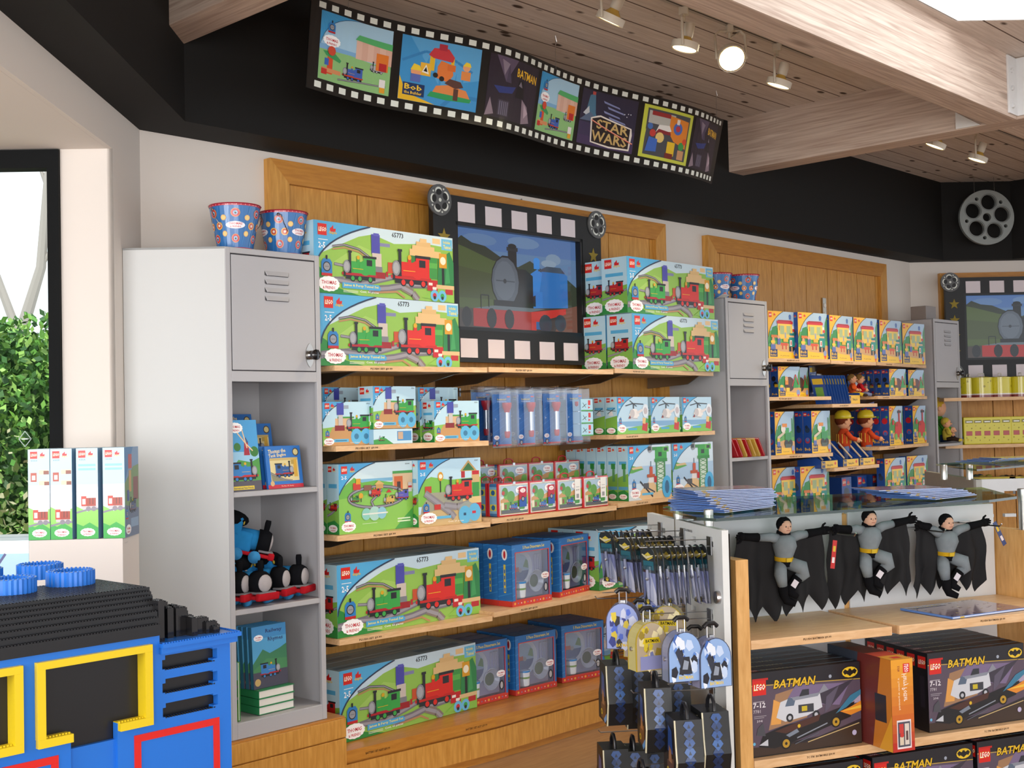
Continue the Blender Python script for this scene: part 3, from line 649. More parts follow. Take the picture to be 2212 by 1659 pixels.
def art_circuit(W, H):
    a = Art(W, H); a.rect(0, 0, 1, 1, '#d4e9ee'); a.poly([(0, 0), (1, 0), (1, .72), (.7, .66), (.45, .72), (.15, .66), (0, .6)], '#8bc653'); a.rect(.2, .72, .72, .77, '#7fb9d8'); a.poly([(0, .62), (.2, .8), (.3, .72), (.5, .74), (.7, .7), (1, .82), (1, .6), (0, .5)], '#6fb548')
    corner(a, .48, .56, '#4fa9dd', lw=.004)
    a.rect(.72, .58, 1, .84, '#e2bf94'); a.rect(.72, .82, 1, .86, '#4aa04a'); a.rect(.74, .58, .86, .78, '#d86a2c'); a.rect(.78, .58, .83, .7, '#4a2a22')
    E = [(.5+.38*math.cos(t), .5+.15*math.sin(t)) for t in [6.2832*i/24 for i in range(25)]]; trackline(a, E, .013, '#5f5c62'); trackline(a, [(.45, .36), (.42, .44), (.48, .5), (.56, .6)], .012, '#5f5c62')
    loco(a, .38, .5, .17, '#cc2822', '#b01f1c'); loco(a, .74, .42, .2, '#5a58b8', '#b02a3a'); loco(a, .58, .38, .16, '#d6b25a', '#c89a3a'); loco(a, .14, .44, .12, '#3a8a3a', '#b02a2a')
    a.rect(.18, .62, .28, .72, '#c9392c'); a.rect(.22, .7, .28, .78, '#e2a02c'); a.rect(.32, .6, .42, .68, '#8a5a44'); a.rect(.48, .62, .58, .7, '#c89a54'); a.poly([(.46, .68), (.52, .74), (.6, .68)], '#d8b26a')
    a.ell(.28, .53, .012, '#dca426'); a.rect(.276, .44, .286, .5, '#222'); a.rect(.93, .54, .98, .68, '#c8c2c0'); a.rect(.93, .6, .98, .63, '#b8282c'); a.poly([(.62, .55), (.66, .6), (.7, .55)], '#c8222a')
    a.ell(.35, .26, .025, '#8fd0c0'); a.ell(.46, .26, .03, '#aed8cc'); a.ell(.56, .26, .025, '#8fc8d8'); a.rect(.3, .25, .64, .27, '#e8eae0')
    a.poly([(.74, .0), (1, 0), (1, .3), (.85, .14)], '#4aa048'); a.rect(.78, .14, .96, .16, '#d8ecc8'); a.rect(.78, .1, .96, .12, '#d8ecc8'); a.rect(.3, .12, .5, .125, '#e6f2d8')
    engine_front(a, .07, .16, .08); badge(a, .03, .03, .18); a.text('5544', .90, .95, .02, '#333', w=.06)
    lego_logo(a, .03, .86, .11*H); duplo_logo(a, .14, .87, .1*H); a.text('2-5', .03, .78, .05, '#fff', w=.07)
    return a
def art_station(W, H):
    a = Art(W, H); a.rect(0, 0, 1, 1, '#bfe0f0'); a.poly([(0, .3), (1, .3), (1, .7), (.5, .68), (.2, .74), (0, .66)], '#7fbf4c'); a.poly([(0, 0), (1, 0), (1, .5), (.2, .5), (.05, .3)], '#a2a08a'); a.poly([(0, 0), (1, 0), (1, .12), (.6, .3), (0, .18)], '#cbb07c')
    corner(a, .5, .5, '#4fa9dd', lw=.004)
    a.poly([(.66, .8), (.8, .97), (.94, .8)], '#c8a060'); a.poly([(.7, .81), (.8, .93), (.9, .81)], '#35753a'); a.rect(.85, .62, .98, .8, '#d0b078'); a.rect(.86, .3, .97, .62, '#3b9440'); a.rect(.86, .74, .97, .8, '#c3202a'); a.rect(.68, .7, .74, .8, '#b5222a'); a.rect(.7, .3, 1, .4, '#e2c486'); a.rect(.74, .2, 1, .3, '#c02428')
    a.rect(.335, .5, .35, .72, '#24221f'); a.ell(.345, .74, .015, '#d89a1e', .02); a.ell(.345, .74, .010, '#f2ead2'); a.rect(.1, .5, .2, .6, '#c0402c')
    trackline(a, [(.1, .5), (.3, .34), (.5, .18), (.56, .1)], .03, '#8a8488'); trackline(a, [(.4, .3), (.6, .26), (.8, .3)], .03, '#8a8488')
    loco(a, .4, .36, .46, '#d42a22', '#cc2420'); a.ell(.76, .16, .05, '#9aa29a'); a.ell(.72, .13, .035, '#5fb6e0', .04); a.ell(.88, .16, .035, '#5fb6e0', .04); a.rect(.84, .14, .9, .18, '#c8283a'); a.rect(.7, .12, .74, .16, '#2a4a6a'); a.rect(.2, .1, .5, .14, '#5fb6e0'); a.rect(.24, .24, .34, .32, '#c8352c')
    engine_front(a, .07, .2, .09); badge(a, .03, .04, .24); a.text('Cont. 25 pieces', .45, .03, .03, '#f4efe0', w=.25); a.text('5547', .9, .95, .02, '#333', w=.06)
    lego_logo(a, .03, .86, .11*H); duplo_logo(a, .16, .87, .1*H); a.text('2-5', .03, .76, .05, '#fff', w=.08)
    return a
def art_crane(W, H):
    a = Art(W, H); a.rect(0, 0, 1, 1, '#cfe2f0'); a.rect(0, .3, 1, .62, '#a9c8e4'); a.poly([(0, 0), (1, 0), (1, .3), (.7, .2), (.5, .36), (.2, .1)], '#e2bf8e'); a.poly([(0, 0), (.3, 0), (.0, .2)], '#c8d8e0'); a.poly([(0, .5), (.0, .66), (.3, .58), (.35, .56), (.1, .5)], '#5aa64a'); a.poly([(.08, .6), (.3, .62), (.34, .58), (.1, .56)], '#d8b98a')
    corner(a, .55, .45, '#4fa9dd', lw=.003)
    a.rect(.64, .14, .84, .7, '#cfe0cf')
    for i in range(6): y0 = .15+.09*i; a.band([(.65, y0), (.83, y0+.08)], .003, '#3d8a48'); a.band([(.83, y0), (.65, y0+.08)], .003, '#3d8a48')
    a.rect(.63, .12, .66, .72, '#3d8a48'); a.rect(.82, .12, .85, .72, '#3d8a48'); a.rect(.6, .68, .9, .74, '#2f8a3c'); a.rect(.62, .74, .9, .96, '#34a03e'); a.rect(.7, .78, .78, .86, '#1f3a2a'); a.rect(.8, .86, .95, .96, '#5ab24a'); a.rect(.84, .88, .92, .94, '#2a3a2c'); a.rect(.5, .9, .66, .96, '#3a8a44'); a.ell(.5, .93, .02, '#8f9296'); a.rect(.45, .9, .52, .97, '#2a2c30')
    a.rect(.46, .3, .62, .42, '#e8e2e0'); a.rect(.42, .4, .6, .46, '#b5532c'); a.rect(.48, .44, .55, .6, '#c4502c'); a.rect(.505, .6, .52, .7, '#4a6a7a'); a.rect(.58, .3, .64, .42, '#b8242c'); a.band([(.26, .34), (.55, .04)], .01, '#2a2a30'); a.band([(.3, .28), (.6, .12)], .008, '#4a4a50'); a.rect(.34, .2, .46, .3, '#55565c')
    a.ell(.88, .2, .045, '#4fb0e0', .06); a.ell(.88, .2, .02, '#3a6a90', .035); a.rect(.3, .08, .56, .12, '#5fb6e0')
    engine_front(a, .08, .2, .09); badge(a, .04, .04, .22); a.text('5554', .88, .96, .02, '#333', w=.06)
    lego_logo(a, .03, .86, .12*H); duplo_logo(a, .17, .87, .11*H); a.text('2-5', .03, .75, .05, '#fff', w=.08)
    return a
def art_yellow(W, H, kind='house'):
    a = Art(W, H); a.rect(0, 0, 1, 1, '#a9c4dc'); a.poly([(0, 0), (1, 0), (1, .6), (.7, .5), (.3, .66), (0, .55)], '#5aa64a'); a.poly([(.1, .1), (1, .1), (1, .3), (.5, .34), (.2, .3)], '#d8a868'); a.poly([(0, .3), (.15, .66), (.3, .7), (.35, .4)], '#2c8a44'); a.poly([(.85, .4), (.92, .8), (1, .95), (1, .4)], '#4a8a5a')
    a.poly([(0, 0), (1, 0), (1, .12), (.4, .16), (0, .26)], '#f2c31a'); corner(a, .52, .45, '#f6b91a', '#3a3a20', lw=.004)
    if kind == 'house':
        a.rect(.32, .42, .82, .76, '#f0cb4e'); a.rect(.3, .74, .84, .80, '#c8242a'); a.rect(.34, .79, .8, .82, '#a81f28'); a.rect(.4, .52, .54, .70, '#a9ba86'); a.rect(.62, .52, .76, .70, '#a9ba86'); a.rect(.36, .6, .39, .7, '#d86a2c'); a.rect(.55, .36, .6, .56, '#9aa4b0'); a.ell(.76, .9, .014, '#4a6fb0'); a.rect(.72, .84, .8, .87, '#4a6fb0')
        a.rect(.42, .28, .66, .34, '#d8501f'); a.rect(.46, .2, .5, .28, '#c8401f'); a.rect(.58, .2, .62, .28, '#c8401f'); a.rect(.5, .36, .66, .44, '#f0b428'); a.rect(.3, .3, .4, .44, '#5a6ab0'); a.ell(.34, .46, .012, '#e0a878')
        a.rect(.7, .26, .9, .46, '#1f8f86'); a.rect(.74, .46, .88, .52, '#e0b48c'); a.rect(.72, .5, .9, .55, '#1c7f7a'); a.rect(.72, .28, .8, .4, '#ece6da'); a.rect(.75, .3, .78, .38, '#b8282c'); a.rect(.7, .16, .78, .26, '#26282c'); a.rect(.82, .16, .9, .26, '#26282c')
        a.rect(.1, .44, .3, .5, '#d87828'); a.ell(.16, .4, .014, '#e0a070'); a.rect(.82, .62, .9, .7, '#ece4de'); a.rect(.84, .58, .92, .64, '#d8402c')
    if kind == 'mole':
        a.ell(.5, .42, .045, '#4a2a22'); a.ell(.5, .5, .03, '#5a342a'); a.poly([(.66, .3), (.78, .7), (.9, .3)], '#2f9a44'); a.band([(.62, .35), (.78, .74), (.92, .4)], .006, '#c8342c'); a.rect(.3, .4, .44, .56, '#e08a2c'); a.ell(.36, .6, .014, '#e0a878'); a.rect(.34, .16, .5, .3, '#f0c830')
    if kind == 'digger':
        a.rect(.5, .3, .82, .5, '#2f8f4c'); a.rect(.56, .5, .72, .62, '#3aa556'); a.ell(.56, .26, .022, '#24262a'); a.ell(.78, .26, .022, '#24262a'); a.poly([(.1, .34), (.5, .5), (.5, .56), (.1, .42)], '#d8c8b0'); a.ell(.4, .6, .024, '#ece4da'); a.rect(.36, .64, .6, .72, '#e08828'); a.rect(.85, .5, .9, .84, '#2c7a40'); a.rect(.5, .16, .8, .24, '#4a5a50')
    if kind == 'red':
        a.poly([(.36, .2), (.4, .5), (.52, .6), (.78, .6), (.9, .5), (.86, .2)], '#cc2024'); a.rect(.4, .48, .6, .56, '#a81a20'); a.rect(.66, .56, .76, .9, '#b8242c'); a.rect(.6, .82, .86, .88, '#3a3a44'); a.ell(.46, .22, .022, '#6ab04a'); a.ell(.8, .22, .022, '#6ab04a'); a.rect(.2, .52, .34, .64, '#c8242c')
    a.ell(.15, .32, .015, '#e0b080'); a.rect(.08, .33, .22, .38, '#f2cf2a'); a.rect(.07, .2, .23, .3, '#5a6fb4')
    a.rect(.05, .04, .3, .2, '#26356a'); a.text('Bob', .07, .12, .06, '#f2c21e', w=.2); a.text('Builder', .07, .06, .04, '#f2c21e', w=.2)
    a.ell(.9, .13, .016, '#8a9ac8', .02); a.poly([(.85, .08), (.95, .08), (.9, .0)], '#e0482c'); a.text('3 pieces', .4, .05, .03, '#8a6a1a', w=.3)
    lego_logo(a, .03, .87, .1*H); duplo_logo(a, .18, .88, .09*H)
    return a
def art_blueside(W, H, kind='house'):
    a = Art(W, H); a.rect(0, 0, 1, 1, '#1f4c9a'); s = .36*W
    lego_logo(a, .08, 1-.04-s/H, s); duplo_logo(a, .52, 1-.04-s/H, s*.9)
    if kind == 'red': a.ell(.45, .62, .35*W, '#c3202a'); a.ell(.7, .72, .14*W, '#4aa04a'); a.ell(.5, .32, .3*W, '#b84a5a'); a.ell(.5, .30, .2*W, '#3a6ab8')
    elif kind == 'mole': a.ell(.4, .6, .28*W, '#161a28'); a.ell(.6, .42, .26*W, '#1a1c22'); a.rect(.5, .32, .95, .42, '#d8b020')
    else: a.ell(.5, .55, .3*W, '#2a3f5a'); a.ell(.4, .62, .18*W, '#20304a'); a.ell(.5, .3, .3*W, '#b03a4a'); a.ell(.5, .32, .2*W, '#4a72b8')
    a.text('Bob', .15, .06, .07, '#f2c21e', w=.7)
    return a
def make_box(W, H, D, front=None, side=None, top=None, base='#9fb9c6', topc=None, sidec=None, name='toy_box', mat='card', rsidec=None, frontc=None):
    def f():
        mb = MB(); sc = sidec or base; tc = topc or base; t = .0
        mb.mesh([(0, 0, 0), (W, 0, 0), (W, D, 0), (0, D, 0), (0, 0, H), (W, 0, H), (W, D, H), (0, D, H)], [(3, 2, 1, 0)], base, mat)
        mb.face([(0, 0, H), (W, 0, H), (W, D, H), (0, D, H)], tc, mat); mb.face([(0, 0, 0), (W, 0, 0), (W, 0, H), (0, 0, H)], frontc or base, mat)
        mb.face([(W, 0, 0), (W, D, 0), (W, D, H), (W, 0, H)], rsidec or sc, mat); mb.face([(W, D, 0), (0, D, 0), (0, D, H), (W, D, H)], base, mat); mb.face([(0, D, 0), (0, 0, 0), (0, 0, H), (0, D, H)], sc, mat)
        # end flap seams
        mb.box((.002, D*.52, H), (W-.002, D*.525, H+.0006), '#5f7784', 'matte')
        if front: mb.art(front(W, H), (0, 0, 0), (1, 0, 0), (0, 0, 1), mat)
        if side: mb.art(side(D, H), (0, D, 0), (0, -1, 0), (0, 0, 1), mat)
        if top: mb.art(top(W, D), (0, 0, H), (1, 0, 0), (0, 1, 0), mat)
        return mb.build(name)
    return f
def top_strip(c1='#5a8aa8', c2='#c8dce4'):
    def f(W, D):
        a = Art(W, D); a.rect(.02, .2, .3, .4, c1); a.rect(.6, .2, .92, .5, c1); a.rect(.3, .7, .7, .76, c2); return a
    return f
P_TUN = ('tunnel', make_box(.80, .293, .165, art_tunnel, lambda w, h: art_side(w, h, 'red'), top_strip(), '#7fa9bb', topc='#8bb0bf'))
P_SMT = ('smalltower', make_box(.25, .178, .09, art_smalltower, lambda w, h: art_side(w, h, 'green'), top_strip(), '#9cc6dc'))
P_HEL = ('heli', make_box(.29, .19, .072, art_heli, lambda w, h: art_side(w, h, 'heli'), top_strip(), '#9cc6dc'))
P_CIR = ('circuit', make_box(.405, .284, .075, art_circuit, lambda w, h: art_side(w, h, 'red'), None, '#86b6cc', topc='#6f8fa0'))
P_STA = ('station', make_box(.352, .285, .075, art_station, lambda w, h: art_side(w, h, 'red'), None, '#86b6cc', topc='#6f8fa0'))
P_CRA = ('crane', make_box(.385, .28, .066, art_crane, lambda w, h: art_side(w, h, 'crane'), None, '#9cc6dc'))
def ybox(kind, W, H, D): return ('yellow'+kind+str(W), make_box(W, H, D, lambda w, h: art_yellow(w, h, kind), lambda w, h: art_blueside(w, h, kind), None, '#1f4c9a', topc='#2a5aa8', frontc='#f2c31a'))
P_YHO = ybox('house', .30, .29, .06); P_YMO = ybox('mole', .20, .185, .06); P_YDI = ybox('digger', .215, .262, .06); P_YRE = ybox('red', .215, .27, .06); P_YBL = ybox('house', .30, .275, .07)
WID = dict(tunnel=.8, smalltower=.25, heli=.29, circuit=.405, station=.352, crane=.385)
def seat(proto, W, D, seg, off, xl, xr, ym, z, label, cat='toy box', group=None, n=1, behind=None, angle=None, gap=.002, dmul=1):
    """stand the thing on a shelf: front left corner under pixel column xl, turned so its right edge falls at column xr"""
    A, B = SEG[seg]; t = Vector((B[0]-A[0], B[1]-A[1])).normalized(); nn = Vector((-t.y, t.x)); a = Vector(A)+nn*off
    P = plane(xl, ym, (nn.x, nn.y, 0), a.dot(nn)); p = Vector((P.x, P.y))
    if angle is None:
        d = onZ(xr, ym, 1.0) if abs(ym-900) > 60 else onZ(xr, ym+150, 1.0); d = Vector((d.x, d.y)).normalized()
        if d.x < 0: d = -d
        b = p.dot(d); dd = b*b-(p.length_squared-W*W)
        if dd < 0: q = d*b; 
        else:
            q1, q2 = d*(b-math.sqrt(dd)), d*(b+math.sqrt(dd)); q = min((q1, q2), key=lambda q: abs(math.atan2(q.y-p.y, q.x-p.x)-math.radians(2.5)))
        ang = math.atan2(q.y-p.y, q.x-p.x); ang = max(math.radians(-12), min(math.radians(16), ang))
    else: ang = math.radians(angle)
    r = []
    for k in range(n):
        o = Vector((-math.sin(ang), math.cos(ang), 0))*(D+gap)*k*dmul
        lb = label if k == 0 else (behind or 'copy standing directly behind the %s' % label)
        if n > 2 and k > 0 and behind is None:
            lb = ['', 'next', 'third', 'fourth', 'fifth', 'sixth', 'seventh'][k]+' box back behind the '+label
            if k == n-1: lb = 'rearmost box behind the '+label
        w = lb.split(); lb = ' '.join(w[:16])
        r.append(put(proto[0], proto[1], (p.x+o.x, p.y+o.y, z+.0006), ang, lb, cat, group))
    return r[0], ang, p
# ================================================================== NEAR BAY
G = 'large railway set boxes in the near bay'
zt = SH['L'][0]
o, ang, p = seat(P_TUN, .80, .165, 'L', .035, 692, 990.5, 720, zt, 'lower of two large railway boxes on the top shelf beside the locker', group=G)
c, s = math.cos(ang), math.sin(ang); put(*P_TUN, (p.x-.027*c, p.y-.027*s, zt+.295), ang, 'upper of two large railway boxes on the top shelf beside the locker', 'toy box', G)
zr = SH['R'][0]
o, ang, p = seat(P_TUN, .80, .165, 'R', .04, 1366, 1552, 740, zr, 'lower front railway box of the pile right of the large screen', group=G)
c, s = math.cos(ang), math.sin(ang)
put(*P_TUN, (p.x-.03*c, p.y-.03*s+.002, zr+.295), ang+.004, 'upper front railway box of the pile right of the large screen', 'toy box', G)
put(*P_TUN, (p.x-.0*c-.17*s, p.y+.175, zr+.0006), ang, 'lower rear railway box of the pile right of the large screen', 'toy box', G)
put(*P_TUN, (p.x+.12*c-.17*s-.1, p.y+.175, zr+.295), ang, 'upper rear railway box of the pile right of the large screen', 'toy box', G)
# second shelf
z = SH['L'][1]; g = 'small green engine boxes on the second shelf'
seat(P_SMT, .25, .09, 'L', .03, 697, 805, 915, z, 'small green engine box at the left end of the second shelf, standing in front', group=g)
o, a1, p1 = seat(P_SMT, .25, .09, 'L', .03, 938, 1038, 905, z, 'small green engine box at the right end of its row, standing in front', group=g)
for k, l in ((1, 'second'), (2, 'third')): put(*P_SMT, (p1.x+.001, p1.y+.092*k, z+.0006), a1, l+' box back behind the right end small green engine box', 'toy box', g)
lying = ('smt_flat', make_box(.215, .062, .178, lambda w, h: (lambda a: (a.rect(0, 0, 1, 1, '#c6e2ee'), a.poly([(0, 0), (.5, 0), (.3, .4), (0, .3)], '#3f9a44'), loco(a, .12, .2, .16, '#32a03e', '#b8202a'), a.rect(.6, .2, .97, .85, '#4a90c8'), a.rect(.62, .3, .75, .8, '#c9a88a'), a)[-1])(Art(w, h)), None, top_strip(), '#9cc6dc'))
seat(lying, .215, .178, 'L', .02, 807, 894, 942, z, 'small engine box lying flat under the middle green engine box', group=g)
seat(P_SMT, .25, .09, 'L', .03, 806, 901, 880, z+.064, 'small green engine box set on top of the flat box', group=g)
for xl, xr, l in ((697, 781, 'left'), (903, 992, 'right')):
    o, a1, p1 = seat(P_SMT, .25, .09, 'L', .2, xl, xr, 860, z+.0, l+' rear small green engine box, raised at the back of the second shelf', group=g)
    o.location.z = z+.066; pp = Vector(o.location); q = put(*lying, (pp.x+.01, pp.y, z+.0006), a1, 'flat engine box hidden under the %s rear upright box' % l, 'toy box', g)
# blister packed torches hanging in the middle section
def make_torch_pack():
    r = empty('torch_pack', (0, 0, 0)); W, H = .135, .235
    mb = MB(); mb.box((.004, 0, .0), (W-.004, .0016, H), '#2f6fb8', 'card')
    a = Art(W-.008, H); a.rect(0, 0, 1, 1, '#2a6ab4')
    for i in range(9): a.band([(-.1, i*.14-.2), (1.1, i*.14+.1)], .003, '#3a7cc6')
    a.rect(0, 0, 1, .03, '#c8242c'); a.text('FLASHLIGHT', .25, .88, .035, '#d8c23a', w=.5); a.text('Lampe de poche', .25, .845, .02, '#e8f0f8', w=.5); a.text('3+', .1, .5, .04, '#dce8f4', w=.08); a.rect(.78, .94, .95, .965, '#d8402c'); badge(a, .05, .12, .28); a.ell(.2, .05, .012, '#1b1e24'); a.ell(.2, .05, .008, '#a2a4aa')
    mb.art(a, (.004, 0, 0), (1, 0, 0), (0, 0, 1)); mb.build('card', r)
    mb = MB(); X = Matrix.Translation((W*.56, -.024, 0))
    mb.lathe([(.012, .052), (.013, .07), (.0125, .075), (.0125, .155)], '#c9ccd2', 'metal', 12, X); mb.build('barrel', r, smooth=True)
    mb = MB(); mb.lathe([(.0128, .152), (.014, .16), (.022, .178), (.0225, .196), (.002, .197)], '#c3202c', 'plastic', 14, X); mb.build('torch_head', r, smooth=True)
    mb = MB(); mb.lathe([(.004, .035), (.010, .036), (.0135, .05), (.0135, .066)], '#c3202c', 'plastic', 12, X); mb.build('end_cap', r, smooth=True)
    mb = MB(); mb.bbox((-.002, -.046, -.01), (W+.002, .003, H+.028), '#fff', 'clear_film', .012); mb.build('plastic_sleeve', r, smooth=True)
    return r
PT = ('torch', make_torch_pack)
g = 'hanging torch packs'
for i, (x, off) in enumerate(((1063, .05), (1116, .05), (1172, .05), (1222, .05))):
    P = plane(x, 900, (0, 1, 0), 3.87)
    put(*PT, (P.x, P.y, 1.432+.001*i), math.radians(3), ['leftmost', 'second', 'third', 'rightmost'][i]+' front torch pack in a clear sleeve, hanging below the screen', 'torch', g)
for i, x in enumerate((1018, 1048, 1098, 1150, 1200)):
    P = plane(x, 900, (0, 1, 0), 3.99+.012*(i % 2))
    put(*PT, (P.x, P.y, 1.445), math.radians(3), ['leftmost', 'second', 'third', 'fourth', 'rightmost'][i]+' rear torch pack in a clear sleeve, behind the front row', 'torch', g)
HX = [plane(x, 900, (0, 1, 0), 3.87).x+.068 for x in (1063, 1116, 1172, 1222)]
for i, x in enumerate((1078, 1130, 1186, 1236)):
    P = plane(x, 838, (0, 1, 0), 4.0)
    mb = MB(); mb.tube([(0, 0, 0), (0, -.46, 0), (0, -.475, .01)], .0025, '#b9bcc0', 'metal', 6); mb.tube([(0, 0, .02), (0, 0, -.02)], .008, '#9a9da2', 'metal', 6)
    o = mb.build('display_hook', loc=(HX[i], 4.315, 1.690)); tag(o, ['leftmost', 'second', 'third', 'rightmost'][i]+' metal hook on the panel carrying torch packs', 'hook', 'hooks for the torch packs')
# helicopter boxes
z = SH['R'][1]; g = 'white helicopter boxes on the second shelf'
seat(P_HEL, .29, .072, 'R', .03, 1333, 1404, 900, z, 'left front white helicopter box at the second shelf', group=g, n=3)
seat(P_HEL, .29, .072, 'R', .03, 1406, 1472, 900, z, 'middle front white helicopter box at the second shelf', group=g)
seat(P_HEL, .29, .072, 'R', .03, 1474, 1541, 900, z, 'right front white helicopter box beside the middle locker', group=g)
for i, x in enumerate((1345, 1415)): seat(P_HEL, .29, .072, 'R', .22, x, x+64, 875, z, ['left', 'right'][i]+' rear white helicopter box behind the front row', group=g, angle=3)
def art_small(w, h):
    a = Art(w, h); a.rect(0, 0, 1, 1, '#a9d2e6'); a.rect(0, 0, 1, .1, '#3f9a44'); a.rect(.6, .5, .8, .9, '#cc2a26'); a.poly([(.6, .2), (.8, .3), (.6, .4)], '#cc2a26'); a.band([(.1, .3), (.45, .6)], .003, '#222'); a.band([(.15, .7), (.4, .3)], .003, '#222'); return a
PS = ('heli_flat', make_box(.1, .058, .19, art_small, None, None, '#9cc6dc'))
o, a1, p1 = seat(PS, .1, .19, 'R', .03, 1256, 1285, 920, z, 'bottom of three flat helicopter boxes stacked at the left end', group=g)
for k, l in ((1, 'middle'), (2, 'top')): put(*PS, (p1.x, p1.y, z+.0606*k), a1, l+' of three flat helicopter boxes stacked at the left end', 'toy box', g)
# third shelf
z = SH['L'][2]; g = 'boxes on the third shelf'
seat(P_CIR, .405, .075, 'L', .03, 732, 891.5, 1080, z, 'square green railway circuit box on the third shelf beside the locker', group='railway circuit boxes', n=2)
seat(P_STA, .352, .075, 'L', .04, 903.5, 1039, 1070, z, 'red engine station box on the third shelf', group='red engine station boxes', n=2)
z = SH['R'][2]; g = 'harbour crane boxes on the third shelf'
seat(P_CRA, .385, .066, 'R', .03, 1357, 1450, 1025, z, 'left harbour crane box facing front on the third shelf', group=g, n=6)
seat(P_CRA, .385, .066, 'R', .03, 1453, 1541, 1020, z, 'right harbour crane box facing front beside the middle locker', group=g, n=2)
# lunch tins
def make_lunch_tin():
    r = empty('lunch_tin', (0, 0, 0)); W, H, D = .203, .150, .068
    mb = MB(); mb.bbox((0, .006, 0), (W, D-.006, H), '#3a6a9c', 'tin', .012, seg=3)
    a = Art(D-.02, H-.03); a.rect(0, 0, 1, 1, '#7aa6c4'); 
    for y in (.1, .66): a.rect(.1, y, .9, y+.24, '#cfc23a'); a.ell(.5, y+.12, .012, '#2a5a8a')
    mb.art(a, (0, D-.01, .015), (0, -1, 0), (0, 0, 1), 'tin'); mb.build('body', r, smooth=True)
    mb = MB(); mb.bbox((-.002, 0, -.0), (W+.002, .012, H+.001), '#c3232c', 'tin', .005); mb.bbox((-.002, D-.012, 0), (W+.002, D, H+.001), '#c3232c', 'tin', .005); mb.build('rim', r, smooth=True)
    a = Art(W-.02, H-.02); a.rect(0, 0, 1, 1, '#d8e4ea'); a.rect(0, .62, 1, 1, '#a9c4d8'); a.poly([(0, .3), (.15, .45), (.5, .5), (1, .62), (1, .3), (0, .1)], '#5fa23c'); a.poly([(0, .5), (.2, .62), (.45, .55), (.7, .66), (1, .7), (1, .5), (.4, .42), (0, .4)], '#c8965c'); a.ell(.22, .66, .02, '#6fb24a'); a.ell(.38, .6, .026, '#5a9a3c'); a.ell(.16, .78, .02, '#4a8a34'); a.ell(.1, .74, .01, '#b8322c')
    a.poly([(0, 0), (1, 0), (1, .12), (.6, .16), (0, .14)], '#55585e'); loco(a, .3, .12, .32, '#2f6fc0', '#b0242c'); a.ell(.78, .22, .02, '#4aa04a'); a.ell(.9, .5, .022, '#6fb24a'); a.rect(.02, .16, .12, .4, '#e8dfc4'); a.rect(.14, .18, .22, .34, '#8a4a2c'); a.rect(.7, .1, .98, .13, '#f2f2ee')
    a.band([(0, 0), (1, 0), (1, 1), (0, 1), (0, 0)], .003, '#e8b82c'); badge(a, .55, .68, .34)
    mb = MB(); mb.bbox((.006, -.002, .006), (W-.006, .004, H-.006), '#d8e4ea', 'tin', .001); mb.art(a, (.01, -.002, .01), (1, 0, 0), (0, 0, 1), 'tin'); mb.build('front_panel', r)
    mb = MB(); mb.tube([(W*.34, D/2, H), (W*.36, D/2, H+.018), (W*.45, D/2, H+.024), (W*.55, D/2, H+.024), (W*.64, D/2, H+.018), (W*.66, D/2, H)], .0035, '#b81f28', 'plastic', 6); mb.build('handle', r, smooth=True)
    mb = MB(); mb.bbox((W*.46, -.005, H-.008), (W*.54, .004, H+.006), '#cfd0d2', 'metal', .001); mb.build('latch', r)
    return r
PL = ('lunchtin', make_lunch_tin); z = SH['M'][1]; g = 'red rimmed lunch tins on the third shelf'; nm = ['leftmost', 'second', 'third', 'rightmost']
tins = []
for i, (a, b) in enumerate(((1077, 1142), (1144, 1202), (1204, 1259), (1261, 1314))):
    tins.append(seat(PL, .203, .068, 'M', .03, a, b, 1075, z, nm[i]+' red rimmed lunch tin in the front row', 'lunch tin', g, n=4 if i == 0 else 1))
for i, (a, b) in enumerate(((1024, 1075), (1078, 1140), (1142, 1197), (1199, 1252))):
    o, a1, p1 = seat(PL, .203, .068, 'M', .30, a, b, 1020, z+.072, nm[i]+' red rimmed lunch tin in the raised back row', 'lunch tin', g)
    q = put(*PL, (0, 0, 0), a1, 'lunch tin lying flat as the step under the %s back row tin' % nm[i], 'lunch tin', g, tilt=(math.radians(-90), 0)); q.location = (p1.x, p1.y, z+.0702)
for i, (t, kind) in enumerate(zip(tins, ('tag', 'tag', 'price', 'price'))):
    o, a1, p = t; mb = MB()
    if kind == 'tag':
        a = Art(.05, .09); a.rect(0, 0, 1, 1, '#b81f3c'); a.poly([(0, 0), (1, 0), (1, .5), (0, .35)], '#2a5ab0'); badge(a, .15, .72, .7); a.ell(.5, .4, .012, '#1b1e24'); a.ell(.5, .4, .008, '#a2a4aa'); mb.box((0, 0, 0), (.05, .0008, .09), '#b81f3c', 'card')
    else:
        a = Art(.045, .1); a.rect(0, 0, 1, 1, '#f0eeea'); a.rect(.25, .08, .7, .28, '#9a9a9c'); a.rect(.2, .6, .8, .63, '#b8b8b8'); a.text('$9.99', .2, .42, .09, '#555', w=.6); mb.box((0, 0, 0), (.045, .0008, .1), '#f0eeea', 'card')
    mb.art(a, (0, 0, 0), (1, 0, 0), (0, 0, 1)); q = mb.build('hang_tag', o, loc=(.13, -.0075, .038 if kind == 'tag' else .045)); 
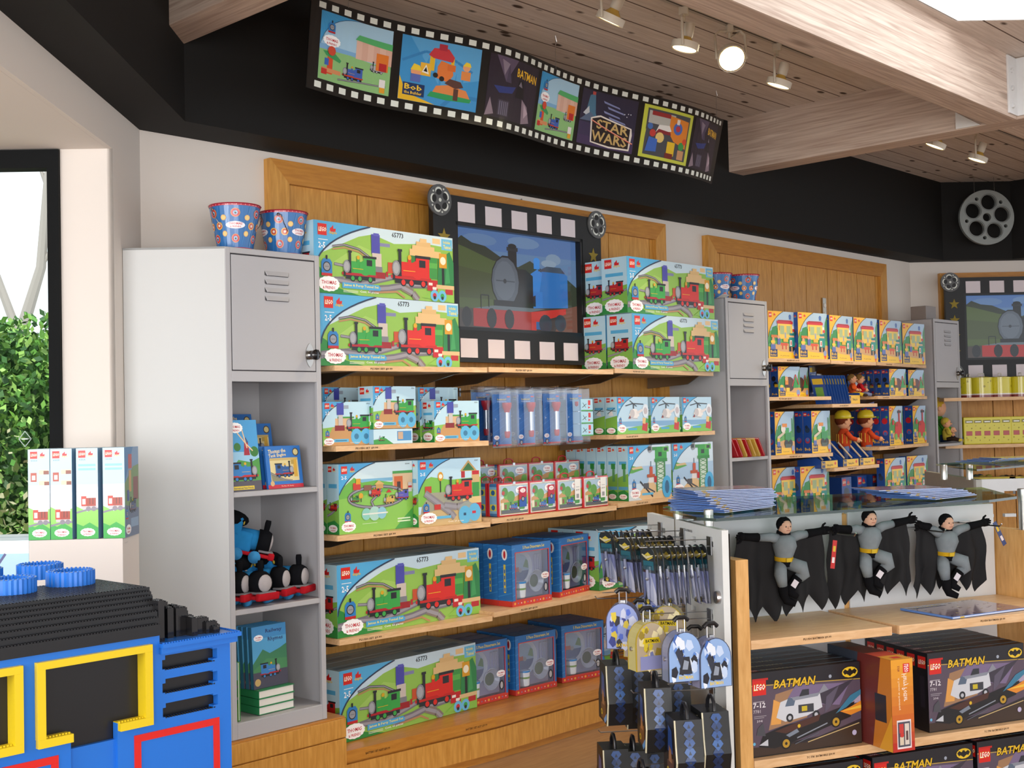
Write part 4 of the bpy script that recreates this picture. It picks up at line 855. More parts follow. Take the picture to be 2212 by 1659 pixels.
# fourth shelf
z = SH['L'][3]
o, ang, p = seat(P_TUN, .80, .165, 'L', .03, 728, 1036, 1290, z, 'large railway box on the fourth shelf beside the locker', group=G, n=2, behind='rear large railway box on the fourth shelf beside the locker')
def make_dinner():
    r = empty('tableware_set', (0, 0, 0)); W, H, D = .278, .28, .088
    mb = MB(); t = .022; bl = '#2b74bc'
    for a, b in (((0, 0, 0), (W, D, .003)), ((0, D-.003, 0), (W, D, H)), ((0, 0, 0), (.002, D, H)), ((W-.002, 0, 0), (W, D, H)), ((0, 0, H-.002), (W, D, H)), ((0, 0, 0), (t, .002, H)), ((W-t*.7, 0, 0), (W, .002, H)), ((t, 0, H-.035), (W-t*.7, .002, H)), ((t, 0, 0), (W-t*.7, .002, .026))): mb.box(a, b, bl, 'card')
    def stripes(w, h, n):
        a = Art(w, h)
        for i in range(n): y = i/n*1.4-.2; a.band([(0, y), (1, y+.25*w/h)], .004, '#3f8ccc')
        return a
    a = stripes(D, H, 12); a.rect(0, 0, 1, .09, '#cf3a2c'); a.text('5 PIECE SET', .4, .16, .05, '#e8c83a', w=.4) if False else None
    a.ell(.5, .84, .017, '#f4f2ee', .026); a.ell(.5, .84, .007, '#c8242c', .018); a.rect(.42, .22, .56, .68, '#d8c44a'); a.rect(.45, .24, .53, .30, '#2369b2'); a.rect(.45, .34, .53, .40, '#2369b2'); a.rect(.45, .44, .53, .50, '#2369b2'); a.rect(.45, .54, .53, .60, '#2369b2')
    mb.art(a, (0, D, 0), (0, -1, 0), (0, 0, 1))
    a = Art(W, .034); a.text('5 Piece Dinnerware Set', .28, .3, .45, '#e6d24a', w=.55, ); mb.art(a, (0, 0, H-.035), (1, 0, 0), (0, 0, 1))
    a = Art(W, .026); a.rect(0, 0, 1, 1, '#cf3a2c')
    for i in range(12): a.ell(.06+i*.08, .5, .006 if i % 3 == 0 else .003, ['#e8a83a', '#4a90c8', '#f0e8d8'][i % 3])
    mb.art(a, (0, 0, 0), (1, 0, 0), (0, 0, 1)); a = stripes(t, H-.03, 10); mb.art(a, (0, 0, .028), (1, 0, 0), (0, 0, 1))
    a = stripes(W, D, 8); mb.art(a, (0, 0, H), (1, 0, 0), (0, 1, 0)); 
    x0, x1, z0, z1 = t, W-t*.7, .026, H-.035; e = .0035
    for a_, b_ in (((x0, -.0012, z0), (x0+e, .001, z1)), ((x1-e, -.0012, z0), (x1, .001, z1)), ((x0, -.0012, z0), (x1, .001, z0+e)), ((x0, -.0012, z1-e), (x1, .001, z1))): mb.box(a_, b_, '#d0453c', 'card')
    mb.build('carton', r)
    mb = MB(); mb.box((x0, .045, z0), (x1, .047, z1), '#d2d6f6', 'matte')
    mb.build('tray', r)
    mb = MB(); Xp = Matrix.Translation((.092, .040, .165)) @ Matrix.Rotation(math.pi/2, 4, 'X')
    mb.lathe([(.070, 0), (.080, .010), (.083, .012), (.081, .013), (.066, .004), (.001, .004)], '#dfe6f2', 'gloss', 28, Xp)
    a = Art(.13, .13, False)
    n = 24; a._add([[(.065+.066*math.cos(6.2832*i/n), .065+.066*math.sin(6.2832*i/n)) for i in range(n)]], '#9fc0dc'); a._add([[(.065+.066*math.cos(t), .065+.066*math.sin(t)) for t in [math.pi+.2+(math.pi-.4)*i/10 for i in range(11)]]], '#2f5f9a'); a._add([[(.09, .07), (.127, .06), (.124, .095), (.11, .105)]], '#4a8a4a'); a._add([[(.02, .05), (.06, .05), (.06, .07), (.02, .07)]], '#c8402c'); a._add([[(.07+.011*math.cos(t), .055+.011*math.sin(t)) for t in [6.2832*i/10 for i in range(10)]]], '#a2a4aa')
    mb.art(a, (.027, .0355, .10), (1, 0, 0), (0, 0, 1), 'gloss'); mb.build('plate', r, smooth=False)
    mb = MB(); Xb = Matrix.Translation((.19, .040, .098)) @ Matrix.Rotation(math.pi/2, 4, 'X'); mb.lathe([(.040, 0), (.050, .02), (.053, .022), (.05, .023), (.034, .006), (.001, .006)], '#d4dcec', 'gloss', 20, Xb); mb.lathe([(.0, .0065), (.03, .0065)], '#5f8a6a', 'gloss', 14, Xb); mb.build('bowl', r)
    mb = MB(); Xc = Matrix.Translation((.075, .022, .034)); mb.lathe([(.024, 0), (.027, .004), (.031, .072), (.029, .073)], '#dbe7f2', 'gloss', 18, Xc); mb.lathe([(.0315, .066), (.0315, .074)], '#3a8ad0', 'plastic', 18, Xc, False); mb.lathe([(.0275, .016), (.0295, .045)], '#7aa06a', 'plastic', 18, Xc, False); mb.build('cup', r)
    for x in (.205, .225, .24):
        mb = MB(); mb.tube([(x, .04, .13), (x, .04, .19), (x, .036, .22)], [.003, .004, .007], '#c4c8e0', 'plastic', 6); mb.build('cutlery', r)
    a = Art(.06, .06, False)
    mb = MB(); mb.box((x0, .002, z0), (x1, .003, z1), '#fff', 'clear_film'); mb.build('window_film', r)
    a = Art(W, H); badge(a, .74, .38, .2); a.ell(.86, .24, .014, '#1b1e24', .022); a.ell(.85, .24, .009, '#b6b8bc', .016); mb = MB(); mb.art(a, (0, .001, 0), (1, 0, 0), (0, 0, 1)); mb.build('sticker', r)
    return r
PD = ('dinner', make_dinner); g = 'blue childrens tableware sets'
z = SH['M'][2]
seat(PD, .278, .088, 'M', .03, 1106, 1191, 1240, z, 'left front blue tableware box on the fourth shelf', 'tableware set', g, n=3)
seat(PD, .278, .088, 'M', .05, 1208, 1272, 1220, z, 'right front blue tableware box on the fourth shelf', 'tableware set', g, n=3)
z = .2455
seat(PD, .278, .088, 'L', .20, 1003, 1097, 1450, z, 'left blue tableware box on the low deck, beside the railway box', 'tableware set', g, n=3)
seat(PD, .278, .088, 'M', .19, 1113, 1202, 1430, z, 'middle blue tableware box on the low deck', 'tableware set', g, n=3)
seat(PD, .278, .088, 'M', .20, 1213, 1305, 1405, z, 'right blue tableware box on the low deck, beside the hanging bags', 'tableware set', g, n=3)
seat(P_TUN, .80, .165, 'L', .09, 733, 1029, 1500, z, 'large railway box on the low deck beside the locker base', group=G, n=2, behind='rear large railway box on the low deck')
z = SH['R'][3]
seat(P_TUN, .80, .165, 'R', .05, 1293, 1500, 1200, z, 'large railway box on the fourth shelf behind the hanging packs', group=G, n=2, behind='rear railway box on the fourth shelf behind the hanging packs')
seat(P_HEL, .29, .072, 'M', .33, 1262, 1330, 1340, .2455, 'pale blue toy box behind the right tableware boxes on the deck', group=None)
# ================================================================== SCREENS
def cfill(outer, holes, z0, z1, mb, col, mat='paint', X=None):
    """plate with holes: outer / holes are lists of (x, y)"""
    bm = bmesh.new(); es = []
    for loop in [outer]+holes:
        vs = [bm.verts.new((x, y, z1)) for x, y in loop]
        es += [bm.edges.new((a, b)) for a, b in zip(vs, vs[1:]+vs[:1])]
    bmesh.ops.triangle_fill(bm, use_beauty=True, use_dissolve=False, edges=es)
    bm.verts.index_update(); top = [v.co.copy() for v in bm.verts]; fs = [[v.index for v in f.verts] for f in bm.faces]; n = len(top)
    nz = sum(f.normal.z for f in bm.faces); fs = fs if nz >= 0 else [f[::-1] for f in fs]
    vs = top+[Vector((v.x, v.y, z0)) for v in top]; sides = []; k = 0
    for loop in [outer]+holes:
        m_ = len(loop)
        for i in range(m_): a, b = k+i, k+(i+1) % m_; sides.append((a, b, b+n, a+n))
        k += m_
    mb.mesh(vs, fs+[[i+n for i in f[::-1]] for f in fs]+sides, col, mat, X); bm.free()
def circ(cx, cy, r, n=24): return [(cx+r*math.cos(6.28319*i/n), cy+r*math.sin(6.28319*i/n)) for i in range(n)]
def star(cx, cy, r): return [(cx+(r if i % 2 == 0 else r*.42)*math.sin(6.28319*i/10), cy+(r if i % 2 == 0 else r*.42)*math.cos(6.28319*i/10)) for i in range(10)]
RX90 = Matrix.Rotation(math.pi/2, 4, 'X')
def mini_reel(parent, x, z):
    mb = MB(); X = Matrix.Translation((x, -.03, z)) @ RX90
    mb.lathe([(.075, 0), (.075, .008)], '#5c5d5e', 'paint', 28, X)
    a = Art(.15, .15, False)
    def cp(cx, cy, r, n=14, ry=None, rot=0): ry = ry or r; return [(.075+cx+r*math.cos(t)*math.cos(rot)-ry*math.sin(t)*math.sin(rot), .075+cy+r*math.cos(t)*math.sin(rot)+ry*math.sin(t)*math.cos(rot)) for t in [6.2832*i/n for i in range(n)]]
    for i in range(5):
        t = math.radians(90+72*i+12); cx, cy = .041*math.cos(t), .041*math.sin(t)
        a._add([cp(cx*1.12, cy*1.12, .0165, ry=.022, rot=t)], '#dfe3da'); a._add([cp(cx*.93, cy*.93, .0145, ry=.019, rot=t)], '#141414')
        t += math.radians(36); a._add([cp(.058*math.cos(t), .058*math.sin(t), .0048)], '#dfe3da')
    a._add([cp(0, 0, .009)], '#dfe3da')
    mb.art(a, (x-.075, -.0385, z-.075), (1, 0, 0), (0, 0, 1), 'paint'); mb.build('film_reel', parent)
def make_screen():
    r = empty('display_screen', (0, 0, 0)); W, H = 1.245, .80   # frame board
    sx0, sx1, sz0, sz1 = .148, 1.09, .155, .675
    mb = MB(); cfill([(0, 0), (W, 0), (W, H), (0, H)], [[(sx0, sz0), (sx1, sz0), (sx1, sz1), (sx0, sz1)][::-1]], 0, .03, mb, '#121314', 'paint', RX90)
    f = mb.build('frame_board', r)
    for row, z0 in ((H-.122, 0), (.022, 1)):
        for k in range(5):
            mb = MB(); x = sx0+.015+k*.188; mb.box((x, -.0312, z0 if False else row), (x+.115, -.030, row+.092), '#dcd3d8', 'matte'); mb.build('white_window', f)
    for i in range(4):
        for x in (W-.068, .068):
            mb = MB(); a = Art(1, 1, False); a._add([star(x, .215+i*.125, .042)], '#8e7d33'); 
            mb.prism(star(x, .218+i*.125, .042)[::-1], .0301, .032, '#94823a', 'matte', RX90); mb.build('star', f)
    for x, z in ((.04, H-.035), (W-.035, H-.035), (W-.03, .055), (.05, .055)): mini_reel(r, x, z)
    mb = MB(); e = .016
    for a_, b_ in (((sx0, -.027, sz0), (sx0+e, .06, sz1)), ((sx1-e, -.027, sz0), (sx1, .06, sz1)), ((sx0, -.027, sz0), (sx1, .06, sz0+e)), ((sx0, -.027, sz1-e), (sx1, .06, sz1))): mb.box(a_, b_, '#0c0d0f', 'plastic')
    mb.build('bezel', r)
    w, h = sx1-sx0-2*e, sz1-sz0-2*e; a = Art(w, h)
    a.rect(0, 0, 1, 1, '#55749a'); a.rect(0, .8, 1, 1, '#48689a'); a.ell(.2, .9, .12, '#57749c', .03); a.ell(.55, .92, .12, '#5f7ba0', .03); a.ell(.8, .78, .06, '#6f869f', .03); a.ell(.76, .73, .06, '#7c90a4', .02); a.rect(0, 0, 1, .5, '#39402a')
    a.poly([(0, .2), (0, .86), (.1, .84), (.3, .72), (.5, .66), (.5, .2)], '#44522a'); a.poly([(0, .3), (0, .62), (.3, .56), (.36, .3)], '#3d4728'); a.poly([(.0, .84), (.06, .92), (.14, .86), (.24, .84), (.34, .76), (.42, .7), (.3, .7), (.1, .8)], '#252d22')
    a.poly([(.5, .3), (.5, .66), (.6, .74), (.7, .66), (.8, .62), (.9, .6), (1, .5), (1, .2)], '#2a3424'); a.poly([(0, 0), (1, 0), (1, .24), (.8, .26), (0, .18)], '#3a302c'); a.poly([(.8, 0), (1, 0), (1, .3), (.9, .26)], '#6d4638')
    # blue tank engine seen from the front left, plain smokebox door
    a.poly([(.62, .24), (.92, .27), (.92, .62), (.86, .66), (.7, .64), (.62, .6)], '#2867ab'); a.poly([(.6, .3), (.66, .3), (.7, .62), (.66, .66), (.6, .6)], '#2f77c2'); a.poly([(.66, .64), (.9, .64), (.86, .7), (.74, .7)], '#3b4757'); a.rect(.63, .66, .68, .74, '#2f7fcc'); a.ell(.655, .745, .025, '#2f7fcc', .018)
    a.poly([(.58, .24), (.7, .25), (.7, .42), (.58, .42)], '#2c72bb'); a.poly([(.61, .26), (.64, .26), (.64, .38), (.61, .36)], '#1a2430')
    a.poly([(.36, .22), (.62, .24), (.62, .58), (.56, .64), (.4, .64), (.34, .52), (.34, .3)], '#14171c'); a.rect(.42, .66, .49, .86, '#15181d'); a.rect(.41, .82, .5, .86, '#20242a'); a.ell(.455, .87, .032, '#181b20', .014)
    a.ell(.40, .50, .108, '#15171b', .132); a.ell(.395, .50, .098, '#4d5560', .122); a.ell(.39, .505, .078, '#59616c', .10); a.rect(.32, .495, .47, .507, '#3d444e'); a.ell(.39, .5, .012, '#2c3138'); a.poly([(.3, .2), (.54, .22), (.54, .3), (.3, .3)], '#101216')
    a.poly([(.14, .02), (.6, .0), (.6, .2), (.14, .2)], '#9a2320'); a.poly([(.6, .0), (.6, .2), (.9, .26), (.9, .2), (.66, .1), (.64, .0)], '#b72c26'); a.poly([(.14, .2), (.6, .2), (.72, .24), (.3, .24)], '#59636a')
    for x in (.09, .28, .42): a.ell(x, .11, .035, '#141418', .05)
    a.band([(.2, .2), (.2, .34), (.26, .34), (.26, .22)], .006, '#181b1f'); a.rect(.64, .02, .68, .1, '#2a5a90'); a.ell(.72, .08, .05, '#2b3440'); a.ell(.85, .1, .045, '#2b3440')
    mb = MB(); mb.box((sx0+e, .008, sz0+e), (sx1-e, .012, sz1-e), '#101216', 'plastic'); mb.art(a, (sx0+e, .008, sz0+e), (1, 0, 0), (0, 0, 1), 'screen', step=.0001); mb.build('picture', r)
    mb = MB(); mb.box((sx0+.05, .012, sz0+.05), (sx1-.05, .085, sz1-.05), '#18191b', 'plastic'); mb.build('casing', r)
    mb = MB(); mb.tube([(W*.6, .07, H+.0), (W*.6-.01, .09, H+.06), (W*.6+.01, .1, H+.07)], .004, '#bdbdc0', 'metal', 6); mb.build('cable', r)
    return r
PS2 = ('screen', make_screen)
put(*PS2, (3.93, 4.235, 1.833), 0, 'large screen in a film strip frame with white windows, in the near bay', 'screen', 'film strip framed screens')
B0 = Bp(.215, -.13); put(*PS2, (B0[0], B0[1], 1.78), -math.pi/4, 'far screen in a film strip frame with gold stars, cut by the right picture edge', 'screen', 'film strip framed screens')
# round bracket post that holds the frame boards
# ================================================================== big hanging film reel
mb = MB(); R = .212; holes = [circ(0, 0, .032, 16)]
for i in range(5):
    t = math.radians(82+72*i); holes.append(circ(.118*math.cos(t), .118*math.sin(t), .058, 24)); t += math.radians(36); holes.append(circ(.16*math.cos(t), .16*math.sin(t), .014, 12))
cfill(circ(0, 0, R, 48), [h[::-1] for h in holes], -.016, .016, mb, '#8e9492', 'paint', RX90)
for h in range(5):
    t = math.radians(82+72*h)
    a = [(.118*math.cos(t)+.064*math.cos(u), -.017, .118*math.sin(t)+.064*math.sin(u)) for u in [6.2832*i/24 for i in range(25)]]
    mb.tube(a, .003, '#6c706f', 'paint', 4, False)
reel = mb.build('hanging_film_reel', loc=(9.365, 3.787, 3.027), rot=(0, 0, -math.pi/4)); tag(reel, 'large grey film reel hanging on wires in the far corner', 'film reel')
for s_ in (-.085, .07):
    mb = MB(); mb.tube([(s_, 0, .19), (s_, 0, .312)], .0013, '#9a9a9a', 'metal', 4); mb.build('wire', reel)
# ================================================================== film strip banner under the ceiling
O2 = (660, 0, 4.0963); O3 = (1150, 60, 4.0963)
tA = [(153, 42), (263, 80), (373, 118), (483, 155), (598, 188), (717, 220), (842, 250), (968, 278), (1098, 306), (1228, 329), (1358, 352), (1485, 377), (1603, 406), (1711, 433), (1805, 460), (1885, 492), (1955, 520)]
tB = [(12, 305), (66, 330), (120, 353), (172, 378), (225, 398), (283, 423), (345, 448), (412, 470), (483, 495), (558, 520), (638, 542), (725, 566), (815, 588), (910, 610), (1003, 632), (1095, 652), (1182, 675), (1263, 695), (1336, 716), (1403, 735), (1463, 754), (1513, 773), (1553, 790), (1587, 805), (1613, 820), (1637, 833), (1662, 845)]
bA = [(106, 743), (213, 778), (320, 810), (428, 840), (541, 868), (660, 893), (782, 918), (908, 942), (1037, 965), (1166, 986), (1294, 1009), (1416, 1029), (1530, 1053), (1636, 1075), (1727, 1098), (1806, 1121), (1875, 1140), (1935, 1160), (1991, 1180)]
bB = [(36, 952), (90, 970), (142, 986), (200, 1007), (263, 1025), (330, 1042), (404, 1062), (481, 1081), (562, 1099), (648, 1118), (741, 1136), (831, 1154), (924, 1174), (1013, 1192), (1098, 1210), (1177, 1226), (1251, 1242), (1317, 1257), (1376, 1272), (1425, 1284), (1465, 1297), (1497, 1307), (1523, 1317), (1545, 1326), (1571, 1335)]
topp = [(O2[0]+x/O2[2], O2[1]+y/O2[2]) for x, y in tA]+[(O3[0]+x/O3[2], O3[1]+y/O3[2]) for x, y in tB]
botp = [(O2[0]+x/O2[2], O2[1]+y/O2[2]) for x, y in bA]+[(O3[0]+x/O3[2], O3[1]+y/O3[2]) for x, y in bB]
ZT_ = 3.165; T3 = [onZ(x, y, ZT_) for x, y in topp]; nH = len(T3)
ZB_ = ZT_-.335; B3 = [onZ(x, y, ZB_) for x, y in botp]
while len(B3) < nH: B3.append(B3[-1]+(B3[-1]-B3[-2]))
B3 = B3[:nH]
def smooth(P, it=3):
    for _ in range(it): P = [P[0]]+[(P[i-1]+P[i]*2+P[i+1])/4 for i in range(1, len(P)-1)]+[P[-1]]
    return P
T3, B3 = smooth(T3), smooth(B3)
T3 = [T3[0]+(T3[0]-T3[1])*.9]+T3+[T3[-1]+(T3[-1]-T3[-2])*.9]; B3 = [B3[0]+(B3[0]-B3[1])*.9]+B3+[B3[-1]+(B3[-1]-B3[-2])*.9]
VT, VB = .93, .07
def film(x, y, d=0):   # x in hole units (-.9 .. n), y 0..1
    u = max(0, min(len(T3)-1.0001, (x+.9)/.9 if x < 0 else (x+1 if x <= nH-1 else nH+(x-nH+1)/.9)))
    i = int(u); f = u-i; t = T3[i].lerp(T3[i+1], f); b = B3[i].lerp(B3[i+1], f)
    p = b.lerp(t, (y-VB)/(VT-VB)); n = (T3[i+1]-T3[i]).cross(t-b).normalized()
    return p+n*d
XA, XB = -.9, nH-.1
fw = XB-XA
fa = Art(1, 1, False)
def frect(x0, y0, x1, y1, col): fa._add([[(x0, y0), (x1, y0), (x1, y1), (x0, y1)]], col)
frect(XA, 0, XB, 1, '#0f0e0e')
for i in range(nH):
    frect(i-.27, VT-.033, i+.27, VT+.033, '#e6ebe2'); frect(i-.27, VB-.033, i+.27, VB+.033, '#e6ebe2')
def frame(i0, i1, draw, y0=.135, y1=.87):
    sub = Art(.62, .50); draw(sub)
    for polys, col, L, bb in sub.ops:
        P = [[(i0+(i1-i0)*x/.62, y0+(y1-y0)*y/.50) for x, y in p] for p in polys]
        xs = [q[0] for p in P for q in p]; ys = [q[1] for p in P for q in p]
        fa.ops.append((P, col, L+2, (min(xs), min(ys), max(xs), max(ys))))
def fr_train(a):
    a.rect(0, 0, 1, 1, '#a9cfe6'); a.poly([(0, .0), (1, 0), (1, .5), (.6, .36), (.3, .5), (0, .36)], '#8fc07c'); a.rect(0, .4, .6, .52, '#7fb0d8'); a.poly([(.0, 0), (1, 0), (1, .4), (.45, .46), (0, .44)], '#8fc07c')
    for i in range(6): t0 = .52+.08*i; a.rect(t0, .44, t0+.081, .72, ['#e0b8a4', '#d8ac98'][i % 2])
    a.poly([(.5, .72), (1, .68), (1, .78), (.55, .8)], '#55b06a'); corner(a, .6, .5, '#3f9bd2', lw=.003, bulge=.2)
    engine_front(a, .1, .70, .1); badge(a, .04, .5, .24); a.rect(.12, .1, .2, .4, '#d8502c'); a.poly([(.05, .42), (.2, .44), (.32, .34), (.3, .3), (.1, .36)], '#3f9a5c'); a.ell(.17, .44, .035, '#d04a34'); a.rect(.08, .22, .14, .32, '#3a66b8'); a.rect(.04, .12, .32, .18, '#d89060'); a.rect(.04, .08, .12, .16, '#c8342c')
    loco(a, .34, .1, .3, '#3f62b4', '#c8402c'); trackline(a, [(.28, .06), (.6, .1), (.95, .12)], .012, '#55555a'); loco(a, .72, .3, .2, '#b5b8bc', '#9a9ca0'); a.rect(.8, .34, .96, .6, '#e07a2c'); a.rect(.84, .34, .94, .46, '#b8282c'); a.rect(.86, .1, .94, .22, '#e8e4e0'); a.rect(.87, .02, .94, .1, '#e0a02c')
def fr_bob(a):
    a.rect(0, 0, 1, 1, '#3f93cc'); a.poly([(.1, 1), (.5, .3), (1, .5), (1, 1)], '#5aa4d6'); a.band([(.02, .6), (.3, .8), (.6, .78), (.9, .6)], .02, '#3683bd'); a.band([(.55, .0), (.7, .2), (1, .2)], .03, '#3683bd')
    a.rect(.36, .52, .42, .78, '#e2b52a'); a.rect(.62, .6, .66, .78, '#e2b52a'); a.poly([(.34, .76), (.4, .88), (.58, .9), (.66, .78), (.64, .7), (.4, .72)], '#c83a42'); a.rect(.46, .86, .56, .96, '#b03040')
    a.poly([(.46, .42), (.6, .38), (.66, .5), (.64, .66), (.5, .7), (.46, .6)], '#e07a3a'); a.rect(.58, .56, .68, .66, '#d86c30'); a.ell(.44, .46, .02, '#2a2420'); a.ell(.52, .42, .02, '#2a2420'); a.rect(.25, .42, .38, .62, '#e8b23a'); a.poly([(.27, .47), (.36, .45), (.32, .6)], '#f0ece0'); a.poly([(.29, .49), (.34, .48), (.32, .56)], '#2a2420')
    a.poly([(.4, .14), (.46, .3), (.6, .34), (.84, .3), (.92, .14)], '#e0884c'); a.poly([(.36, .12), (.4, .2), (.92, .18), (.9, .12), (.6, .1)], '#2f9a5c'); a.poly([(.56, .36), (.62, .44), (.76, .42), (.8, .34), (.7, .3)], '#5a3a34'); a.rect(.68, .12, .74, .3, '#5a3a34')
    a.ell(.82, .66, .03, '#e8a070'); a.poly([(.77, .68), (.81, .75), (.86, .74), (.88, .68)], '#f0cc3a'); a.rect(.76, .46, .88, .6, '#e08a4a'); a.ell(.2, .46, .04, '#e8a070'); a.poly([(.13, .48), (.17, .58), (.24, .56), (.27, .48)], '#f0cc3a'); a.rect(.14, .3, .26, .42, '#5a6ab0')
    a.poly([(0, 0), (.46, 0), (.2, .08), (.06, .2), (0, .36)], '#e8b82a'); a.rect(.05, .08, .32, .27, '#1e3560'); a.text('Bob', .07, .165, .085, '#f2c83a', w=.22); a.text('the Builder', .07, .1, .045, '#f2c83a', w=.22)
def fr_dark(a):
    a.rect(0, 0, 1, 1, '#2a2130'); a.poly([(.1, 1), (.3, .6), (.5, 1)], '#5d4f66'); a.poly([(.2, .95), (.26, .7), (.34, .9)], '#8a7c8c'); a.poly([(.7, .0), (.66, .4), (.8, .3), (.9, .05)], '#8c7a86'); a.poly([(.75, .1), (.72, .34), (.84, .2)], '#b8a2ae'); a.poly([(.1, .5), (.3, .52), (.5, .56), (.44, .44), (.2, .4)], '#2c3a7a'); a.poly([(0, .0), (.06, .3), (.14, .05)], '#8c7a86')
    a.rect(.2, .05, .4, .3, '#3f3848'); 
    for i in range(5): a.rect(.22+i*.035, .06, .24+i*.035, .28, '#6a6478')
    a.poly([(.5, .4), (.56, .7), (.66, .7), (.7, .4)], '#18151c'); a.poly([(.56, .6), (.6, .68), (.64, .58)], '#77707e'); a.poly([(.3, .6), (.34, .9), (.4, .6)], '#4a4056'); a.text('BATMAN', .5, .74, .14, '#e8b42a', w=.46, slope=-.06)
def fr_star(a):
    a.rect(0, 0, 1, 1, '#2c2940'); a.rect(0, 0, 1, .4, '#3c3454'); a.rect(0, 0, 1, .16, '#44355a'); a.poly([(.1, .5), (.16, .9), (.26, .95), (.3, .6), (.34, .5)], '#4a7590'); a.poly([(.06, .55), (.16, .7), (.2, .5)], '#c0c6cc'); a.poly([(.0, .42), (.2, .6), (.36, .46), (.3, .44)], '#5a6a84'); a.rect(.2, .92, .26, .98, '#b84a42')
    for i, x in enumerate((.42, .5, .44, .54)): a.poly([(x, .86-.09*i), (x+.28, .80-.09*i), (x+.3, .77-.09*i), (x+.02, .82-.09*i)], '#8088b4')
    for x, y in ((.8, .7), (.84, .66), (.9, .72), (.86, .72)): a.ell(x, y, .005, '#e8ecf2')
    a.poly([(.26, .06), (.22, .5), (.34, .56), (.4, .58), (.94, .46), (.96, .34), (.94, .04), (.6, .02)], '#e8dfd4'); a.poly([(.28, .08), (.25, .49), (.4, .55), (.92, .44), (.92, .07), (.6, .05)], '#241c20')
    a.text('STAR', .34, .33, .18, '#c9a96a', w=.56, slope=-.05); a.text('WARS', .27, .10, .19, '#c9a96a', w=.62, slope=-.02); a.band([(.24, .46), (.98, .18)], .012, '#d8664c'); a.band([(.24, .465), (.98, .185)], .004, '#f2c8b4')
def fr_rooms(a):
    a.rect(0, 0, 1, 1, '#c9cf4a'); a.rect(.07, .06, .93, .94, '#4a4c52'); a.rect(.1, .66, .6, .9, '#b8b6ae'); a.poly([(.5, .55), (.5, .88), (.9, .84), (.9, .3), (.62, .4)], '#e0852c'); a.rect(.15, .82, .5, .9, '#9c3030'); a.ell(.68, .66, .06, '#4a6ab8'); a.ell(.68, .66, .03, '#b83a4a'); a.poly([(.25, .5), (.55, .58), (.5, .68), (.3, .66)], '#e8e4de'); a.poly([(.25, .5), (.55, .5), (.53, .56), (.3, .58)], '#8c2c34'); a.ell(.34, .42, .05, '#e8c87a'); a.poly([(.1, .12), (.14, .4), (.3, .38), (.3, .14)], '#3f6ac0'); a.ell(.2, .48, .035, '#c8403a'); a.ell(.14, .6, .03, '#4a70b0')
    a.rect(.5, .12, .66, .38, '#e8c02c'); a.rect(.48, .06, .64, .16, '#7a2c24'); a.rect(.74, .08, .88, .26, '#c9956a'); a.ell(.8, .34, .04, '#3f9a4c'); a.ell(.86, .44, .03, '#d84a2c'); a.rect(.64, .74, .7, .84, '#e8ddd0')
def fr_dark2(a): fr_dark(a)
frame(-.05, 5.5, fr_train); frame(6.15, 11.75, fr_bob); frame(12.45, 18.0, fr_dark); frame(18.5, 24.1, fr_train); frame(24.6, 30.4, fr_star); frame(31, 36.6, fr_rooms); frame(37.0, 42.6, fr_dark2)
mb = MB(); cuts = [XA+(XB-XA)*i/88 for i in range(89)]
for polys, col, L, _ in fa.ops:
    for p in polys:
        for a_, b_ in zip(cuts[:-1], cuts[1:]):
            if max(q[0] for q in p) <= a_ or min(q[0] for q in p) >= b_: continue
            q = clip2(p, 0, a_, False); q = clip2(q, 0, b_, True) if q else q
            if len(q) > 2: mb.mesh([film(x, y, -L*.0003 if False else L*.0003) for x, y in q], [tuple(range(len(q)))], col, 'card')
# thickness and back of the printed sheet
for a_, b_ in zip(cuts[:-1], cuts[1:]): mb.face([film(a_, 0, -.003), film(a_, 1, -.003), film(b_, 1, -.003), film(b_, 0, -.003)], '#111', 'card')
bn_ = mb.build('film_strip_banner'); tag(bn_, 'long wavy film strip banner with colour pictures, hanging under the plank ceiling', 'banner')
for u in (2.0, 20.5, 41.5):
    p = film(u, 1.0); mb = MB(); mb.tube([p-Vector((0, 0, .02)), p+Vector((0, 0, CZ-p.z-.002))], .0012, '#c9c9c9', 'metal', 4); mb.tube([p+Vector((0, 0, CZ-p.z-.05)), p+Vector((.01, 0, CZ-p.z-.03)), p+Vector((0, 0, CZ-p.z-.004))], .002, '#c9c9c9', 'metal', 5); mb.build('hanging_wire', bn_)
